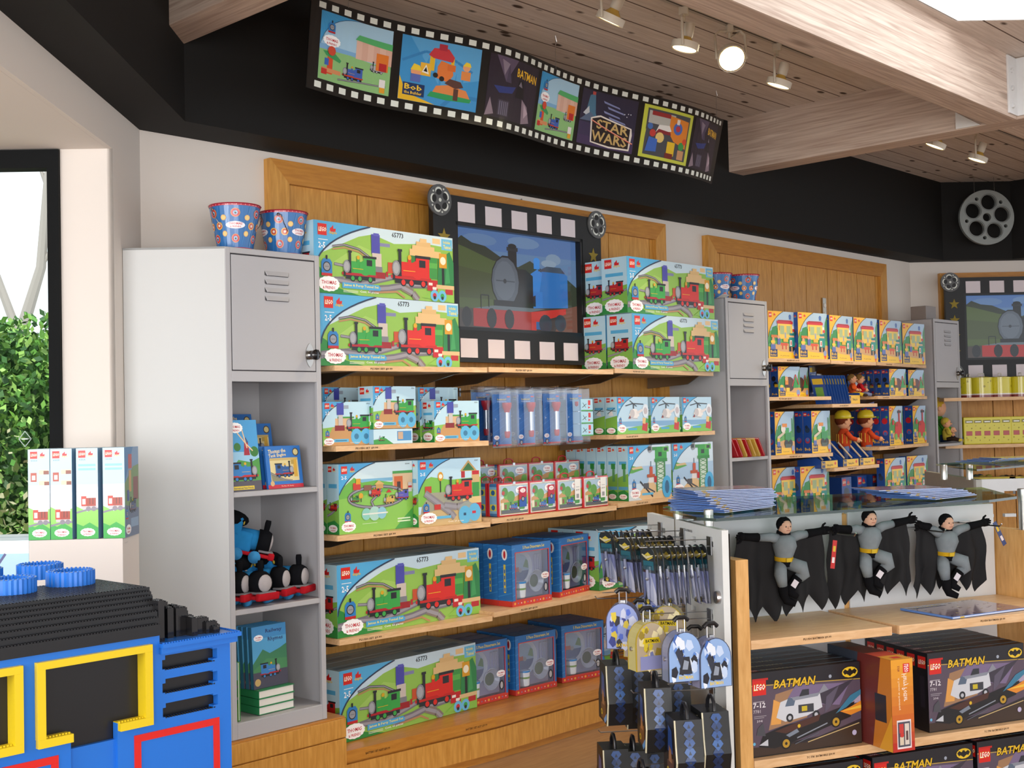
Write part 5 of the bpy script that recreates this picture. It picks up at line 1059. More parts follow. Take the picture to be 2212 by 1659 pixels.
# ================================================================== track lights
def track(x0, x1, y, label):
    mb = MB(); mb.bbox((x0, y-.018, CZ-.03), (x1, y+.018, CZ), '#b5aca4', 'paint', .003); o = mb.build('lighting_track'); tag(o, label, 'light track')
    mb = MB(); mb.box((x0+.01, y-.008, CZ-.0305), (x1-.01, y-.002, CZ-.0295), '#3a342f', 'matte'); mb.build('slot', o)
    return o
track(2.6, 5.43, 3.03, 'beige lighting track on the planks in front of the film strip banner'); track(6.9, 11, 3.03, 'beige lighting track on the far part of the ceiling')
def make_light(px_, py_, yaw, tilt, on, label, R=.056, yt=3.03):
    q = onY(px_, py_, yt-.03); x0 = q.x; r = empty('track_spotlight', (x0, yt, CZ-.03), yaw, label, 'spotlight', 'beige spotlights on the ceiling tracks')
    cz = q.z-(CZ-.03)   # lamp face centre below the track
    cc = '#d9d0bf'
    mb = MB(); mb.bbox((-.014, -.02, -.035), (.014, .02, 0), cc, 'paint', .003); mb.tube([(0, 0, -.03), (0, 0, -.06)], .007, cc, 'paint', 8); mb.build('adapter', r)
    d = Matrix.Rotation(tilt, 4, 'X'); X = Matrix.Translation((0, -.03 if on else 0, cz)) @ d     # lamp axis -z
    mb = MB(); top = cz+.135; w_ = R+.008
    for s_ in ((-1, 1) if on else (-1,)):
        f = d @ Vector((s_*w_, 0, 0)); mb.tube([(s_*w_, -.03 if on else 0, cz), (s_*w_, 0, top-.02), (s_*(w_-.02), 0, top)], .006, cc, 'paint', 6)
    mb.tube([(-w_+.02, 0, top), ((w_-.02) if on else 0, 0, top), (0, 0, -.06)] if on else [(-w_+.02, 0, top), (0, 0, top+.01), (0, 0, -.05)], .006, cc, 'paint', 6); mb.build('yoke', r, smooth=True)
    mb = MB(); mb.lathe([(.021, .11), (.024, .105), (.024, .055), (.02, .05)], cc, 'paint', 16, X); mb.build('socket', r, smooth=True)
    mb = MB(); mb.lathe([(R, -.004), (R+.004, -.004), (R+.004, .026), (R, .026)], cc, 'paint', 28, X, False); mb.build('ring', r, smooth=True)
    mb = MB(); mb.lathe([(.017, .055), (.022, .045), (R-.004, .012), (R-.003, .0)], '#c9a24a', 'gloss', 24, X, False); bb = mb.build('reflector_bulb', r, smooth=True)
    mb = MB(); n = 24; mb.mesh([tuple(X @ Vector(((R-.004)*math.cos(6.2832*i/n), (R-.004)*math.sin(6.2832*i/n), -.001-.0))) for i in range(n)][::-1], [tuple(range(n))], '#fff', 'bulb' if on else 'bulb_dim'); mb.build('bulb_face', bb)
    dirv = (d.to_3x3() @ Vector((0, 0, -1))); dirv.rotate(Matrix.Rotation(yaw, 3, 'Z')); wp = Vector((x0, yt, CZ-.03+cz))+dirv*.03
    lamp('spot_lamp', 'SPOT', 20 if on else 24, wp, wp+dirv, .03, color=(1, .80, .52), angle=75, blend=.6)
    return r
make_light(1329, 42, .2, math.radians(30), False, 'beige spotlight at the left end of the near lighting track')
make_light(1491, 102, .5, math.radians(14), False, 'second beige spotlight, hanging nearly straight down from the near track')
make_light(1590, 128, -.78, math.radians(-52), True, 'brightly glowing spotlight facing the viewer on the near track', R=.06)
make_light(1693, 182, .3, math.radians(20), False, 'beige spotlight in front of the cross beam, at the right end of the near track')
make_light(2030, 314, .3, math.radians(25), False, 'far spotlight half hidden behind the cross beam', yt=3.03)
make_light(2121, 344, .3, math.radians(22), False, 'far spotlight on the track in front of the hanging film reel', yt=3.03)
# electric outlet strip on the middle panel
mb = MB(); mb.bbox((0, -.01, 0), (.045, 0, .17), '#b8b3a8', 'metal', .002); ot = mb.build('power_socket', loc=(7.76, 4.32, 2.19)); tag(ot, 'double metal power socket on the wood panel above the yellow boxes', 'socket')
for z in (.035, .095):
    mb = MB(); mb.lathe([(.016, 0), (.016, .003)], '#ece6da', 'plastic', 14, Matrix.Translation((.0225, -.01, z+.02)) @ RX90); mb.build('outlet', ot)
# ================================================================== BUCKETS
def make_bucket():
    r = empty('tin_bucket', (0, 0, 0)); H = .178; rb, rt = .066, .098
    mb = MB(); mb.lathe([(.001, .006), (rb-.002, .006), (rb, 0), (rt, H), (rt-.002, H), (rb-.003, .008), (.001, .008)], '#2d6fb0', 'tin', 32)
    U = 6.2832*.09
    a = Art(6.2832, 1, False)
    def R(x, y): t = x; rr = rb+(rt-rb)*y; return rr, t
    def fn(x, y, d): rr = rb+(rt-rb)*y+.0008+d; return (rr*math.cos(x), rr*math.sin(x), y*H)
    def E(x, y, s, col, n=12, ry=None): a._add([[(x+s/.085*math.cos(6.2832*i/n), y+(ry or s)/H*math.sin(6.2832*i/n)) for i in range(n)]], col)
    a._add([[(0, .955), (6.2832, .955), (6.2832, 1), (0, 1)]], '#b8223a'); a._add([[(0, 0), (6.2832, 0), (6.2832, .07), (0, .07)]], '#b8223a')
    for i in range(36): x = 6.2832*i/36; E(x+.05, .975, .0022, '#e88a94', 6); E(x+.05, .035, .0022, '#e88a94', 6)
    for i in range(14): x = 6.2832*i/14; a._add([[(x, .1), (x+.05, .1), (x+.35, .93), (x+.3, .93)]], '#3a80c0')
    for i in range(6):
        x = 6.2832*i/6
        for y, k in ((.80, 0), (.26, 1)): E(x, y, .017, '#e8964a'); E(x, y, .0145, '#c3283c'); E(x, y, .008, '#8cc0e0'); E(x, y-.01, .004, '#1d2024')
        for y in (.7, .36): E(x+.52, y, .011, '#e8b46a'); E(x+.52, y, .008, '#f0d080')
        if i % 2 == 0:
            for q_ in (.78, 1.31): E(x+q_, .53, .015, '#f0b44a'); E(x+q_, .53, .011, '#c8503c'); E(x+q_, .53, .005, '#e8ddd0')
        else: continue
        E(x, .54, .038, '#f4f0f4', 16, .014)
        tv, tf, asp = text2d('THOMAS'); a._add([[(x-.62*.5+tv[j][0]*.62, .545+tv[j][1]*.05) for j in f] for f in tf], '#c3202c')
        tv, tf, asp = text2d('& FRIENDS'); a._add([[(x-.25+tv[j][0]*.5, .49+tv[j][1]*.035) for j in f] for f in tf], '#c3202c')
    mb.art_fn(a, fn, [6.2832*i/40 for i in range(-4, 45)], 0, 'tin', .0002); mb.build('pail', r, smooth=False)
    mb = MB(); mb.tube([((rt+.001)*math.cos(6.2832*i/32), (rt+.001)*math.sin(6.2832*i/32), H) for i in range(33)], .0028, '#a8283a', 'tin', 6, False); mb.build('rim', r, smooth=True)
    mb = MB(); P = [(-(rt+.004), 0, H-.018)]+[(-(rt+.012)*math.cos(t), -.03*math.sin(t)-.012, H-.02-.09*math.sin(t)) for t in [math.pi*i/10 for i in range(0, 11)]]+[(rt+.004, 0, H-.018)]; mb.tube(P, .0016, '#7c6f6a', 'metal', 5); mb.build('handle', r, smooth=True)
    for s_ in (-1, 1):
        mb = MB(); mb.ball((s_*(rt+.002), 0, H-.018), .007, '#c9c9cc', 'metal', 8); mb.build('handle_mount', r, smooth=True)
    return r
PBK = ('bucket', make_bucket); TOP = 2.2205
for px_, yy, rz, l in ((508, 4.02, -.05, 'left patterned tin bucket on top of the near locker'), (612, 4.03, .75, 'right patterned tin bucket on top of the near locker, beside the railway boxes')):
    P = onY(px_, 500, yy); put(*PBK, (P.x, P.y, TOP), rz, l, 'bucket', 'patterned tin buckets')
for px_, yy, rz, l in ((1546, 4.16, .3, 'patterned tin bucket half hidden behind the railway boxes, on the middle locker'), (1605, 4.1, .9, 'patterned tin bucket in full view on the middle locker')):
    P = onY(px_, 600, yy); put(*PBK, (P.x, P.y, TOP), rz, l, 'bucket', 'patterned tin buckets')
mb = MB(); mb.box((0, 0, 0), (.075, .05, .001), '#ece8e2', 'card', Matrix.Rotation(math.radians(-25), 4, 'X')); o = mb.build('price_card', loc=(5.93, 3.93, 2.243)); tag(o, 'small white price card lying on the middle locker by the bucket', 'card')
mb = MB(); mb.bbox((0, 0, 0), (.17, .12, .105), '#8f8681', 'paint', .004); mb.face([(.004, .004, .1053), (.166, .004, .1053), (.166, .116, .1053), (.004, .116, .1053)], '#d9d4cf', 'paint'); o = mb.build('grey_carton', loc=(8.68, 3.98, TOP)); tag(o, 'small grey box standing on the far locker', 'box')
# ================================================================== BOOKS
def book(W, H, D, art, cover='#2b6fc0', page='#e8e4da', soft=False):
    def f():
        r = empty('picture_book', (0, 0, 0))
        mb = MB(); t = .0025
        for a, b in (((0, 0, 0), (W, t, H)), ((0, D-t, 0), (W, D, H)), ((0, 0, 0), (t, D, H))): mb.bbox(a, b, cover, 'card', .0008, seg=1)
        if art: mb.art(art(W, H), (0, 0, 0), (1, 0, 0), (0, 0, 1), 'card', .0001)
        mb.build('cover', r)
        mb = MB(); mb.box((t, t, .003), (W-.004, D-t, H-.003), page, 'matte'); mb.build('pages', r)
        return r
    return f
def cov_engine(W, H):
    a = Art(W, H); a.rect(0, 0, 1, 1, '#2a72c0'); a.rect(0, 0, 1, .09, '#c3283a'); a.rect(.1, .17, .9, .72, '#e0cf96'); a.rect(.1, .66, .9, .72, '#c9b070'); a.poly([(.12, .17), (.6, .17), (.3, .3), (.1, .4)], '#8c8a6a')
    trackline(a, [(.1, .36), (.4, .22), (.7, .17)], .006, '#6a675a'); loco(a, .22, .26, .55, '#2a5a9a', '#b0282c', flip=True); a.rect(.76, .26, .86, .68, '#d8a83a'); a.rect(.7, .56, .78, .66, '#b89a4a')
    a.text('Thomas the', .08, .82, .10, '#f0dc9a', w=.5, slope=.06); a.text('Tank Engine', .08, .71, .10, '#f0dc9a', w=.5, slope=.06); a.ell(.86, .85, .016, '#4a3a2a'); a.ell(.86, .85, .012, '#d8c88a'); a.text('The Rev. W. Awdry', .36, .03, .035, '#f0c8a0', w=.36); a.ell(.12, .12, .01, '#d8b27a')
    return a
def cov_mill(W, H):
    a = Art(W, H); a.rect(0, 0, 1, 1, '#4aa0d8'); a.rect(0, 0, 1, .55, '#9acbe8'); a.poly([(0, .28), (.3, .44), (.7, .40), (1, .46), (1, .1), (0, .1)], '#4f9a44'); a.ell(.3, .62, .016, '#3a7a34'); a.ell(.85, .55, .02, '#3a7a34'); a.rect(0, 0, 1, .14, '#57525a')
    a.poly([(.5, .5), (.54, .68), (.66, .68), (.7, .5)], '#a8283a'); a.poly([(.52, .68), (.6, .76), (.68, .68)], '#3a5a8a'); a.band([(.3, .84), (.6, .66)], .005, '#e8c8a0'); a.band([(.5, .86), (.62, .6)], .005, '#e8c8a0'); a.band([(.6, .66), (.8, .56)], .005, '#e8c8a0')
    loco(a, .02, .14, .9, '#2f7fc4', '#c3282c', flip=True); badge(a, .02, .82, .5); a.rect(.05, .02, .75, .07, '#e0c43a'); a.text('International New Friends', .08, .03, .028, '#2a3a5a', w=.64)
    return a
def cov_rhymes(W, H):
    a = Art(W, H); a.rect(0, 0, 1, 1, '#56a6d4'); a.poly([(0, .4), (.3, .62), (.5, .54), (.8, .6), (1, .66), (1, .2), (0, .2)], '#3f7f5a'); a.poly([(0, .3), (.4, .46), (1, .42), (1, 0), (0, 0)], '#4a8a5a'); a.rect(0, .0, 1, .26, '#4c4a5a'); a.rect(0, .8, 1, 1, '#4490c8')
    loco(a, .2, .16, .6, '#3a7fc0', '#a8283a', flip=True); badge(a, .06, .76, .26); a.text('Railway', .4, .86, .08, '#2a3a6a', w=.48); a.text('Rhymes', .46, .72, .085, '#2a3a6a', w=.44); a.ell(.12, .1, .014, '#c9a86a')
    return a
bk1 = ('bk_engine', book(.175, .165, .014, cov_engine)); bk2 = ('bk_mill', book(.14, .27, .012, cov_mill, '#3a86c8')); bk3 = ('bk_rhymes', book(.165, .235, .02, cov_rhymes, '#3a7a9a'))
z = .39+.893+.021
def lay(proto, X, Y_, z, rz, label, cat='book', group=None, tilt=None): return put(proto[0], proto[1], (X, Y_, z), rz, label, cat, group, tilt)
g = 'square blue picture books in the near locker'
PX = lambda a, y_: onY(a, 1000, y_).x
lay(bk1, PX(580, 3.93), 3.93, z, math.radians(4), 'square blue picture book standing at the right front of the locker shelf', 'book', g, tilt=(math.radians(-8), 0))
for i in range(4): lay(bk1, PX(580, 3.93)-.004*i-.004, 3.962+.02*i, z, math.radians(4), '%s square blue book behind the one at the right front of the locker' % ['first', 'second', 'third', 'fourth'][i], 'book', g, tilt=(math.radians(-8), 0))
for i, (X, Y_, zz, l) in enumerate(((PX(518, 4.11), 4.11, .06, 'square blue picture book raised in the middle of the locker shelf'), (PX(476, 4.22), 4.22, .10, 'square blue picture book highest at the back of the locker shelf'))): lay(bk1, X, Y_, z+zz+.03, math.radians(4), l, 'book', g, tilt=(math.radians(-8), 0))
mb = MB(); mb.bbox((0, 0, 0), (.19, .085, .088), '#35587a', 'card', .003); o = mb.build('book_stack_box', loc=(PX(518, 4.11)-.005, 4.105, z)); tag(o, 'blue carton hidden under the raised books at the back of the locker', 'box')
mb = MB(); mb.bbox((0, 0, 0), (.19, .08, .128), '#35587a', 'card', .003); o = mb.build('book_stack_box', loc=(PX(476, 4.22)-.005, 4.205, z)); tag(o, 'tall blue carton under the highest book at the back of the locker', 'box')
lay(bk2, PX(567, 3.912)-.138, 3.912, z, math.radians(3), 'tall picture book with a windmill cover leaning at the left of the locker', 'book', None, tilt=(math.radians(-7), 0))
lay(bk2, PX(567, 3.912)-.139, 3.93, z, math.radians(3), 'second tall windmill book directly behind the leaning one', 'book', None, tilt=(math.radians(-7), 0))
z = .39+.06
g = 'railway rhymes books'
stk = []
for i in range(3):
    o = put('bk_lie', book(.17, .235, .03, None, '#2c8a55'), (2.645, 3.935+.0, z+.001+.0305*i), math.radians(2), '%s green edged book lying in the pile at the bottom of the locker' % ['bottom', 'middle', 'top'][i], 'book', 'green edged books lying flat')
    o.rotation_euler = (math.radians(-90), 0, math.radians(2)); o.location = (PX(546, 3.94), 3.925, z+.032+.0305*i)
for i in range(4): lay(bk3, PX(536, 3.97)-.006*i, 3.955+.024*i, z+.094, math.radians(3), ('railway rhymes book standing foremost on the green edged pile', 'first railway rhymes book behind the foremost one', 'second railway rhymes book behind the foremost one', 'rearmost railway rhymes book on the pile')[i], 'book', g, tilt=(math.radians(-3), 0))
def cov_green(W, H):
    a = Art(W, H); a.rect(0, 0, 1, 1, '#4a9a4a'); a.rect(0, .7, 1, 1, '#8cc4e0'); a.poly([(0, 0), (1, 0), (1, .3), (0, .2)], '#6ab03a'); a.band([(0, .3), (1, .6)], .01, '#8a6a8a'); a.band([(0, .2), (1, .4)], .01, '#b8a0b8'); return a
lay(('bk_green', book(.10, .22, .012, cov_green, '#4a9a4a')), 2.600, 4.01, z, math.radians(-82), 'green picture book standing at the left edge of the locker bottom')
# middle locker: red books and a doll toy
red = ('bk_red', book(.15, .13, .012, lambda w, h: (lambda a: (a.rect(0, 0, 1, 1, '#c3202c'), a.rect(.2, .3, .8, .7, '#e8c04a'), a)[-1])(Art(w, h)), '#c02430'))
yel = ('bk_yel', book(.15, .13, .012, None, '#d8b04a'))
for i in range(7): q = lay(red if i in (0, 1, 3, 6) else yel, 6.00+.034*i, 4.06-.008*i, .39+.893+.020+.001, math.radians(-84), '%s thin leaning book in the row in the middle locker' % ['first', 'second', 'third', 'fourth', 'fifth', 'sixth', 'seventh'][i], 'book', 'thin leaning books in the middle locker', tilt=(math.radians(38), 0))
# ================================================================== PLUSH ENGINES
def make_plush():
    r = empty('plush_engine', (0, 0, 0))      # front towards -y, about .26 long
    mb = MB(); mb.bbox((-.045, -.03, .035), (.045, .10, .115), '#2f8fd0', 'cloth', .02, seg=4); mb.tube([(0, -.06, .085), (0, .03, .085)], .040, '#2f8fd0', 'cloth', 16); mb.build('body', r, smooth='all')
    mb = MB(); mb.bbox((-.047, .02, .09), (.047, .12, .165), '#2f8fd0', 'cloth', .018, seg=3); c_ = mb.build('cab', r, smooth='all')
    mb = MB(); mb.bbox((-.0485, .05, .108), (.0485, .095, .140), '#16181d', 'cloth', .008); mb.build('cab_window', c_, smooth='all')
    mb = MB(); mb.ball((0, .07, .150), (.058, .072, .034), '#15161a', 'cloth', 16); mb.build('roof', r, smooth='all')
    mb = MB(); mb.tube([(0, -.050, .085), (0, -.085, .085), (0, -.10, .085)], [.046, .046, .038], '#15161a', 'cloth', 18); mb.build('smokebox', r, smooth='all')
    mb = MB(); mb.ball((0, -.10, .085), (.033, .010, .033), '#c2bcbd', 'cloth', 16); mb.build('smokebox_door', r, smooth='all')
    mb = MB(); mb.tube([(0, -.075, .12), (0, -.075, .158), (0, -.075, .17)], [.010, .012, .010], '#15161a', 'cloth', 10); mb.build('chimney', r, smooth='all')
    mb = MB(); mb.bbox((-.052, -.125, .022), (.052, -.10, .05), '#c3202c', 'cloth', .01, seg=3); mb.bbox((-.05, -.11, .026), (.05, .12, .04), '#c3202c', 'cloth', .006); mb.build('bumper', r, smooth='all')
    mb = MB(); mb.bbox((-.04, -.118, .045), (.04, -.06, .054), '#8b8a8e', 'cloth', .004); mb.build('footplate', r, smooth='all')
    for s_ in (-1, 1):
        for y in (-.05, .02, .085):
            mb = MB(); mb.tube([(s_*.040, y, .024), (s_*.058, y, .024)], .024, '#4aa0dc', 'cloth', 14); mb.build('wheel', r, smooth='all')
        mb = MB(); mb.ball((s_*.03, .017, .145), (.010, .004, .010), '#e0c04a', 'cloth', 10); mb.build('front_window', c_, smooth='all')
    return r
PE = ('plushengine', make_plush); z0 = .39+.455+.0215; g = 'blue plush engines in the near locker'
PQ = lambda a, y_: onY(a, 1260, y_).x
for X, Y_, zz, rz, tl, l in ((2.632, 4.03, 0, .45, None, 'blue plush engine farthest left, cut off by the locker frame'), (2.70, 4.12, .035, .5, None, 'second blue plush engine from the left in the locker'), (2.722, 3.995, 0, .10, None, 'blue plush engine at the front of the pile, facing out'),
                             (2.815, 4.03, .0, .5, None, 'blue plush engine right of the front one in the locker'), (2.905, 4.03, .0, .5, None, 'rightmost blue plush engine in the locker'), (2.73, 4.06, .165, 1.0, (.25, .0), 'blue plush engine lying on top of the others')):
    put(*PE, (X, Y_, z0+zz), rz, l, 'plush toy', g, tilt=tl)
P = onY(1612, 1050, 4.0); put(*PE, (P.x, 4.02, .39+.455+.0215), 1.2, 'blue plush engine in the middle locker, half hidden by the magazines', 'plush toy', 'plush engines in the middle locker')
# ================================================================== DOLLS
def person_doll(H=.24, hat=None, hair='#7a4a2a', shirt='#d8542a', pants='#4a5a90', shoes='#3a2a20', skin='#e2a67e', arms=None, plaid=False, name='plush_doll', sit=False):
    def f():
        r = empty(name, (0, 0, 0)); k = H/.24
        def S(p): return tuple(q*k for q in p)
        mb = MB()
        hip = .085 if not sit else .03
        mb.tube([S((0, 0, hip-.01)), S((0, 0, hip+.02)), S((0, 0, hip+.055)), S((0, 0, hip+.075)), S((0, 0, hip+.085))], [.026*k, .031*k, .032*k, .022*k, .014*k], shirt, 'cloth', 14)
        mb.ball(S((0, 0, hip+.118)), (.033*k, .033*k, .036*k), skin, 'matte', 16)
        mb.ball(S((0, -.035, hip+.112)), .0065*k, skin, 'matte', 8)
        for s_ in (-1, 1):
            A_ = (arms or {}).get(s_, [(.03, 0, .068), (.05, -.015, .04), (.055, -.045, .03)])
            P = [S((s_*x, y, hip+z_)) for x, y, z_ in A_]; mb.tube(P, [.013*k, .012*k, .009*k], shirt, 'cloth', 10); mb.ball(P[-1], .0125*k, skin, 'matte', 10)
            d = (Vector(P[-1])-Vector(P[-2])).normalized()
            for j in range(4): q = Vector(P[-1])+Vector(((j-1.5)*.006*k, 0, 0)); mb.tube([q, q+d*.014*k], [.0038*k, .003*k], skin, 'matte', 6)
            mb.tube([Vector(P[-1]), Vector(P[-1])+d*.004*k+Vector((-s_*.012*k, 0, .004*k))], [.004*k, .003*k], skin, 'matte', 6)
            if sit: L = [(s_*.016, -.0, hip), (s_*.022, -.05, hip), (s_*.025, -.085, hip-.01)]
            else: L = [(s_*.014, 0, hip), (s_*.018, -.004, .045), (s_*.02, 0, .012)]
            P = [S(p) for p in L]; mb.tube(P, [.018*k, .015*k, .013*k], pants, 'cloth', 10)
            q = P[-1]; mb.ball((q[0], q[1]-.008*k, q[2]-.0*k), (.013*k, .020*k, .012*k), shoes, 'matte', 10)
        mb.build('body', r, smooth='all')
        for s_ in (-1, 1):
            mb = MB(); mb.ball(S((s_*.012, -.0305, hip+.122)), (.003*k, .0025*k, .004*k), '#2a1c14', 'plastic', 8); mb.build('eye', r)
            mb = MB(); mb.ball(S((s_*.033, 0, hip+.115)), (.005*k, .008*k, .01*k), skin, 'matte', 8); mb.build('ear', r, smooth='all')
        mb = MB(); mb.tube([S((-.012, -.031, hip+.100)), S((0, -.0335, hip+.097)), S((.012, -.031, hip+.100))], .0015*k, '#a8483a', 'matte', 5); mb.build('mouth', r)
        mb = MB(); mb.ball(S((0, .008, hip+.128)), (.036*k, .034*k, .034*k), hair, 'cloth', 14); mb.build('hair', r, smooth='all')
        if hat:
            mb = MB(); mb.lathe([(.040, .0), (.040, .012), (.036, .026), (.024, .038), (.001, .042)], hat, 'plastic', 18, Matrix.Translation(S((0, .002, hip+.133))) @ Matrix.Scale(k, 4)); mb.ball(S((0, -.03, hip+.137)), (.03*k, .022*k, .004*k), hat, 'plastic', 12); mb.build('hard_hat', r, smooth='all')
        mb = MB()
        if plaid:
            for i in range(10): t = 6.2832*i/10; mb.tube([S((.0325*math.cos(t), .0325*math.sin(t), hip+.015)), S((.033*math.cos(t), .033*math.sin(t), hip+.06))], .0025*k, '#e8b44a', 'cloth', 4)
            mb.build('shirt_stripes', r)
        return r
    return f
# ================================================================== MIDDLE BAY
g = 'yellow house boxes on the middle bay top shelf'; W, D = .30, .06
names = ['leftmost', 'second', 'third', 'fourth', 'fifth', 'rightmost']
for i, (s_, a, b) in enumerate((('l', 1659, 1722), ('l', 1724, 1787), ('m', 1792, 1842), ('m', 1844, 1895), ('r', 1900, 1947), ('r', 1949, 1997))):
    seat(P_YHO, W, D, s_, .03, a, b, 725, SH[s_][0], '%s yellow house box on the top shelf of the middle bay' % names[i], group=g)
g2 = 'yellow animal picture boxes'
seat(P_YMO, .20, .06, 'l', .03, 1681, 1728, 820, SH['l'][1], 'left yellow box with a dark round figure on the second shelf', group=g2, n=2)
seat(P_YMO, .20, .06, 'l', .07, 1712, 1753, 820, SH['l'][1], 'yellow box with a dark figure half covered by its left neighbour', group=g2, angle=2) 
seat(P_YMO, .20, .06, 'r', .03, 1921, 1957, 825, SH['r'][1], 'right group front yellow box with a dark figure on the second shelf', group=g2, n=6)
seat(P_YMO, .20, .06, 'r', .03, 1962, 1996, 825, SH['r'][1], 'rightmost yellow box with a dark figure on the second shelf', group=g2, n=2)
g3 = 'yellow boxes with a green digger'
seat(P_YDI, .215, .06, 'l', .03, 1674, 1720, 930, SH['l'][2], 'left yellow box with a green digger on the third shelf', group=g3, n=2)
seat(P_YDI, .215, .06, 'l', .03, 1753, 1798, 925, SH['l'][2], 'right yellow box with a green digger on the third shelf', group=g3, n=4)
g4 = 'yellow boxes with a red vehicle'
seat(P_YRE, .215, .06, 'r', .03, 1921, 1955, 920, SH['r'][2], 'left yellow box with a red vehicle on the third shelf', group=g4, n=5)
seat(P_YRE, .215, .06, 'r', .03, 1972, 2005, 915, SH['r'][2], 'right yellow box with a red vehicle on the third shelf', group=g4, n=3)
g5 = 'yellow house boxes on the lowest visible shelf'
for i, (s_, a, b) in enumerate((('l', 1668, 1727), ('l', 1729, 1791), ('r', 1912, 1957), ('r', 1960, 2005))):
    seat(P_YBL, .30, .07, s_, .03, a, b, 1040, SH[s_][3], '%s yellow house box on the lowest visible shelf of the middle bay' % names[i], group=g5, n=1)
BLU = ('bluebox', make_box(.13, .24, .16, lambda w, h: art_blueside(w, h, 'house'), None, None, '#1f4c9a'))
for i, a in enumerate((1818, 1852, 1884)):
    P = onY(a, 1040, 3.98); put(*BLU, (P.x, P.y, SH['m'][3]+.001), 0, '%s dark blue box on the lowest visible shelf' % ['left', 'middle', 'right'][i], 'toy box', 'dark blue boxes on the lowest shelf')
LB = ('lightblue', make_box(.28, .09, .1, lambda w, h: (lambda a: (a.rect(0, 0, 1, 1, '#5aa0d8'), a.rect(.05, .1, .32, .8, '#26356a'), a.text('Bob', .08, .25, .4, '#f2c21e', w=.2), a.text('the Builder', .4, .3, .4, '#e8963a', w=.35), a.ell(.88, .5, .02, '#f0d83a'), a)[-1])(Art(w, h)), None, None, '#4a90c8'))
P = onY(1815, 1060, 3.86); put(*LB, (P.x, P.y, SH['m'][3]+.001), 0, 'low light blue box in front of the dark blue boxes', 'toy box')
# second shelf, middle section: leaning books, small figures, tray
thin = ('thinbook', book(.085, .20, .008, lambda w, h: (lambda a: (a.rect(0, 0, 1, 1, '#1f4c9a'), a.rect(.1, .7, .9, .9, '#d8b83a'), a.rect(.2, .2, .8, .6, '#6aa04a'), a)[-1])(Art(w, h)), '#24508f', '#e8e0d8'))
for i in range(9):
    P = onY(1764+4.6*i, 850, 3.90); q = put(*thin, (P.x+.06, 3.94-.004*i, SH['m'][1]+.001), math.radians(-82), '%s thin dark blue book leaning left in the row above the dolls' % ['first', 'second', 'third', 'fourth', 'fifth', 'sixth', 'seventh', 'eighth', 'last'][i], 'book', 'thin dark blue leaning books', tilt=(math.radians(28), 0))
def make_tray():
    r = empty('counter_display', (0, 0, 0)); mb = MB(); W, D, H = .19, .14, .055
    for a, b in (((0, 0, 0), (W, D, .003)), ((0, 0, 0), (W, .003, H)), ((0, D-.003, 0), (W, D, .09)), ((0, 0, 0), (.003, D, .07)), ((W-.003, 0, 0), (W, D, .07))): mb.box(a, b, '#1f4c9a', 'card')
    a = Art(W, H); a.rect(0, 0, 1, 1, '#e8bc2a'); a.rect(.02, .05, .3, .9, '#26356a'); a.text('Bob', .05, .35, .4, '#f2c21e', w=.22); a.text('Talking Set', .4, .3, .35, '#3a3020', w=.4); mb.art(a, (0, 0, 0), (1, 0, 0), (0, 0, 1)); mb.build('tray', r)
    return r
PTR = ('tray', make_tray)
P = onY(1830, 865, 3.85); put(*PTR, (P.x, P.y, SH['m'][1]+.001), .05, 'small yellow fronted tray of toys beside the leaning blue books', 'display tray', None)
for i, (px_, c1, c2, l) in enumerate(((1815, '#c9b83a', '#8a94b8', 'small yellow and grey soft toy behind the yellow tray'), (1842, '#d85a2a', '#e8c23a', 'small orange and yellow soft toy in the yellow tray'), (1858, '#c3202c', '#8a94b8', 'small red topped toy in the yellow tray'))):
    P = onY(px_, 840, 3.92 if i else 3.98); f = person_doll(.2, None, '#8a6a3a', c1, c2, name='small_plush', sit=True); q = f(); q.location = (P.x, P.y, SH['m'][1]+.02 if i == 0 else SH['m'][1]+.04); q.rotation_euler = (0, 0, .3*i); tag(q, l, 'plush toy')
def make_figpack():
    r = empty('figure_pack', (0, 0, 0)); mb = MB(); mb.box((0, .02, 0), (.09, .022, .2), '#28508f', 'card'); a = Art(.09, .2); a.rect(0, 0, 1, 1, '#28508f'); a.rect(.1, .8, .9, .95, '#d8b83a'); a.rect(.05, 0, .95, .12, '#5a6ab0'); mb.art(a, (0, .02, 0), (1, 0, 0), (0, 0, 1)); mb.build('card', r)
    mb = MB(); mb.bbox((.01, -.03, .02), (.08, .02, .15), '#fff', 'clear_film', .01); mb.build('blister', r, smooth=True)
    mb = MB(); mb.tube([(.045, -.004, .03), (.045, -.004, .08), (.045, -.004, .10)], [.016, .018, .010], '#b8242c', 'plastic', 10); mb.ball((.045, -.004, .115), .015, '#e2a67e', 'matte', 10); mb.lathe([(.018, 0), (.016, .01), (.002, .018)], '#c3202c', 'plastic', 12, Matrix.Translation((.045, -.004, .122))); mb.build('figure', r, smooth=True)
    return r
PF = ('figpack', make_figpack)
for i, px_ in enumerate((1755, 1838, 1862, 1880)):
    P = onY(px_, 850, 4.02 if i else 4.0); put(*PF, (P.x, P.y, (SH['l'][1] if i == 0 else SH['m'][1])+.0015), 0, ['red figure pack alone behind the left yellow boxes', 'left red figure pack behind the yellow tray', 'middle red figure pack behind the yellow tray', 'right red figure pack beside the dark blue box row'][i], 'figure pack', 'red figure packs')
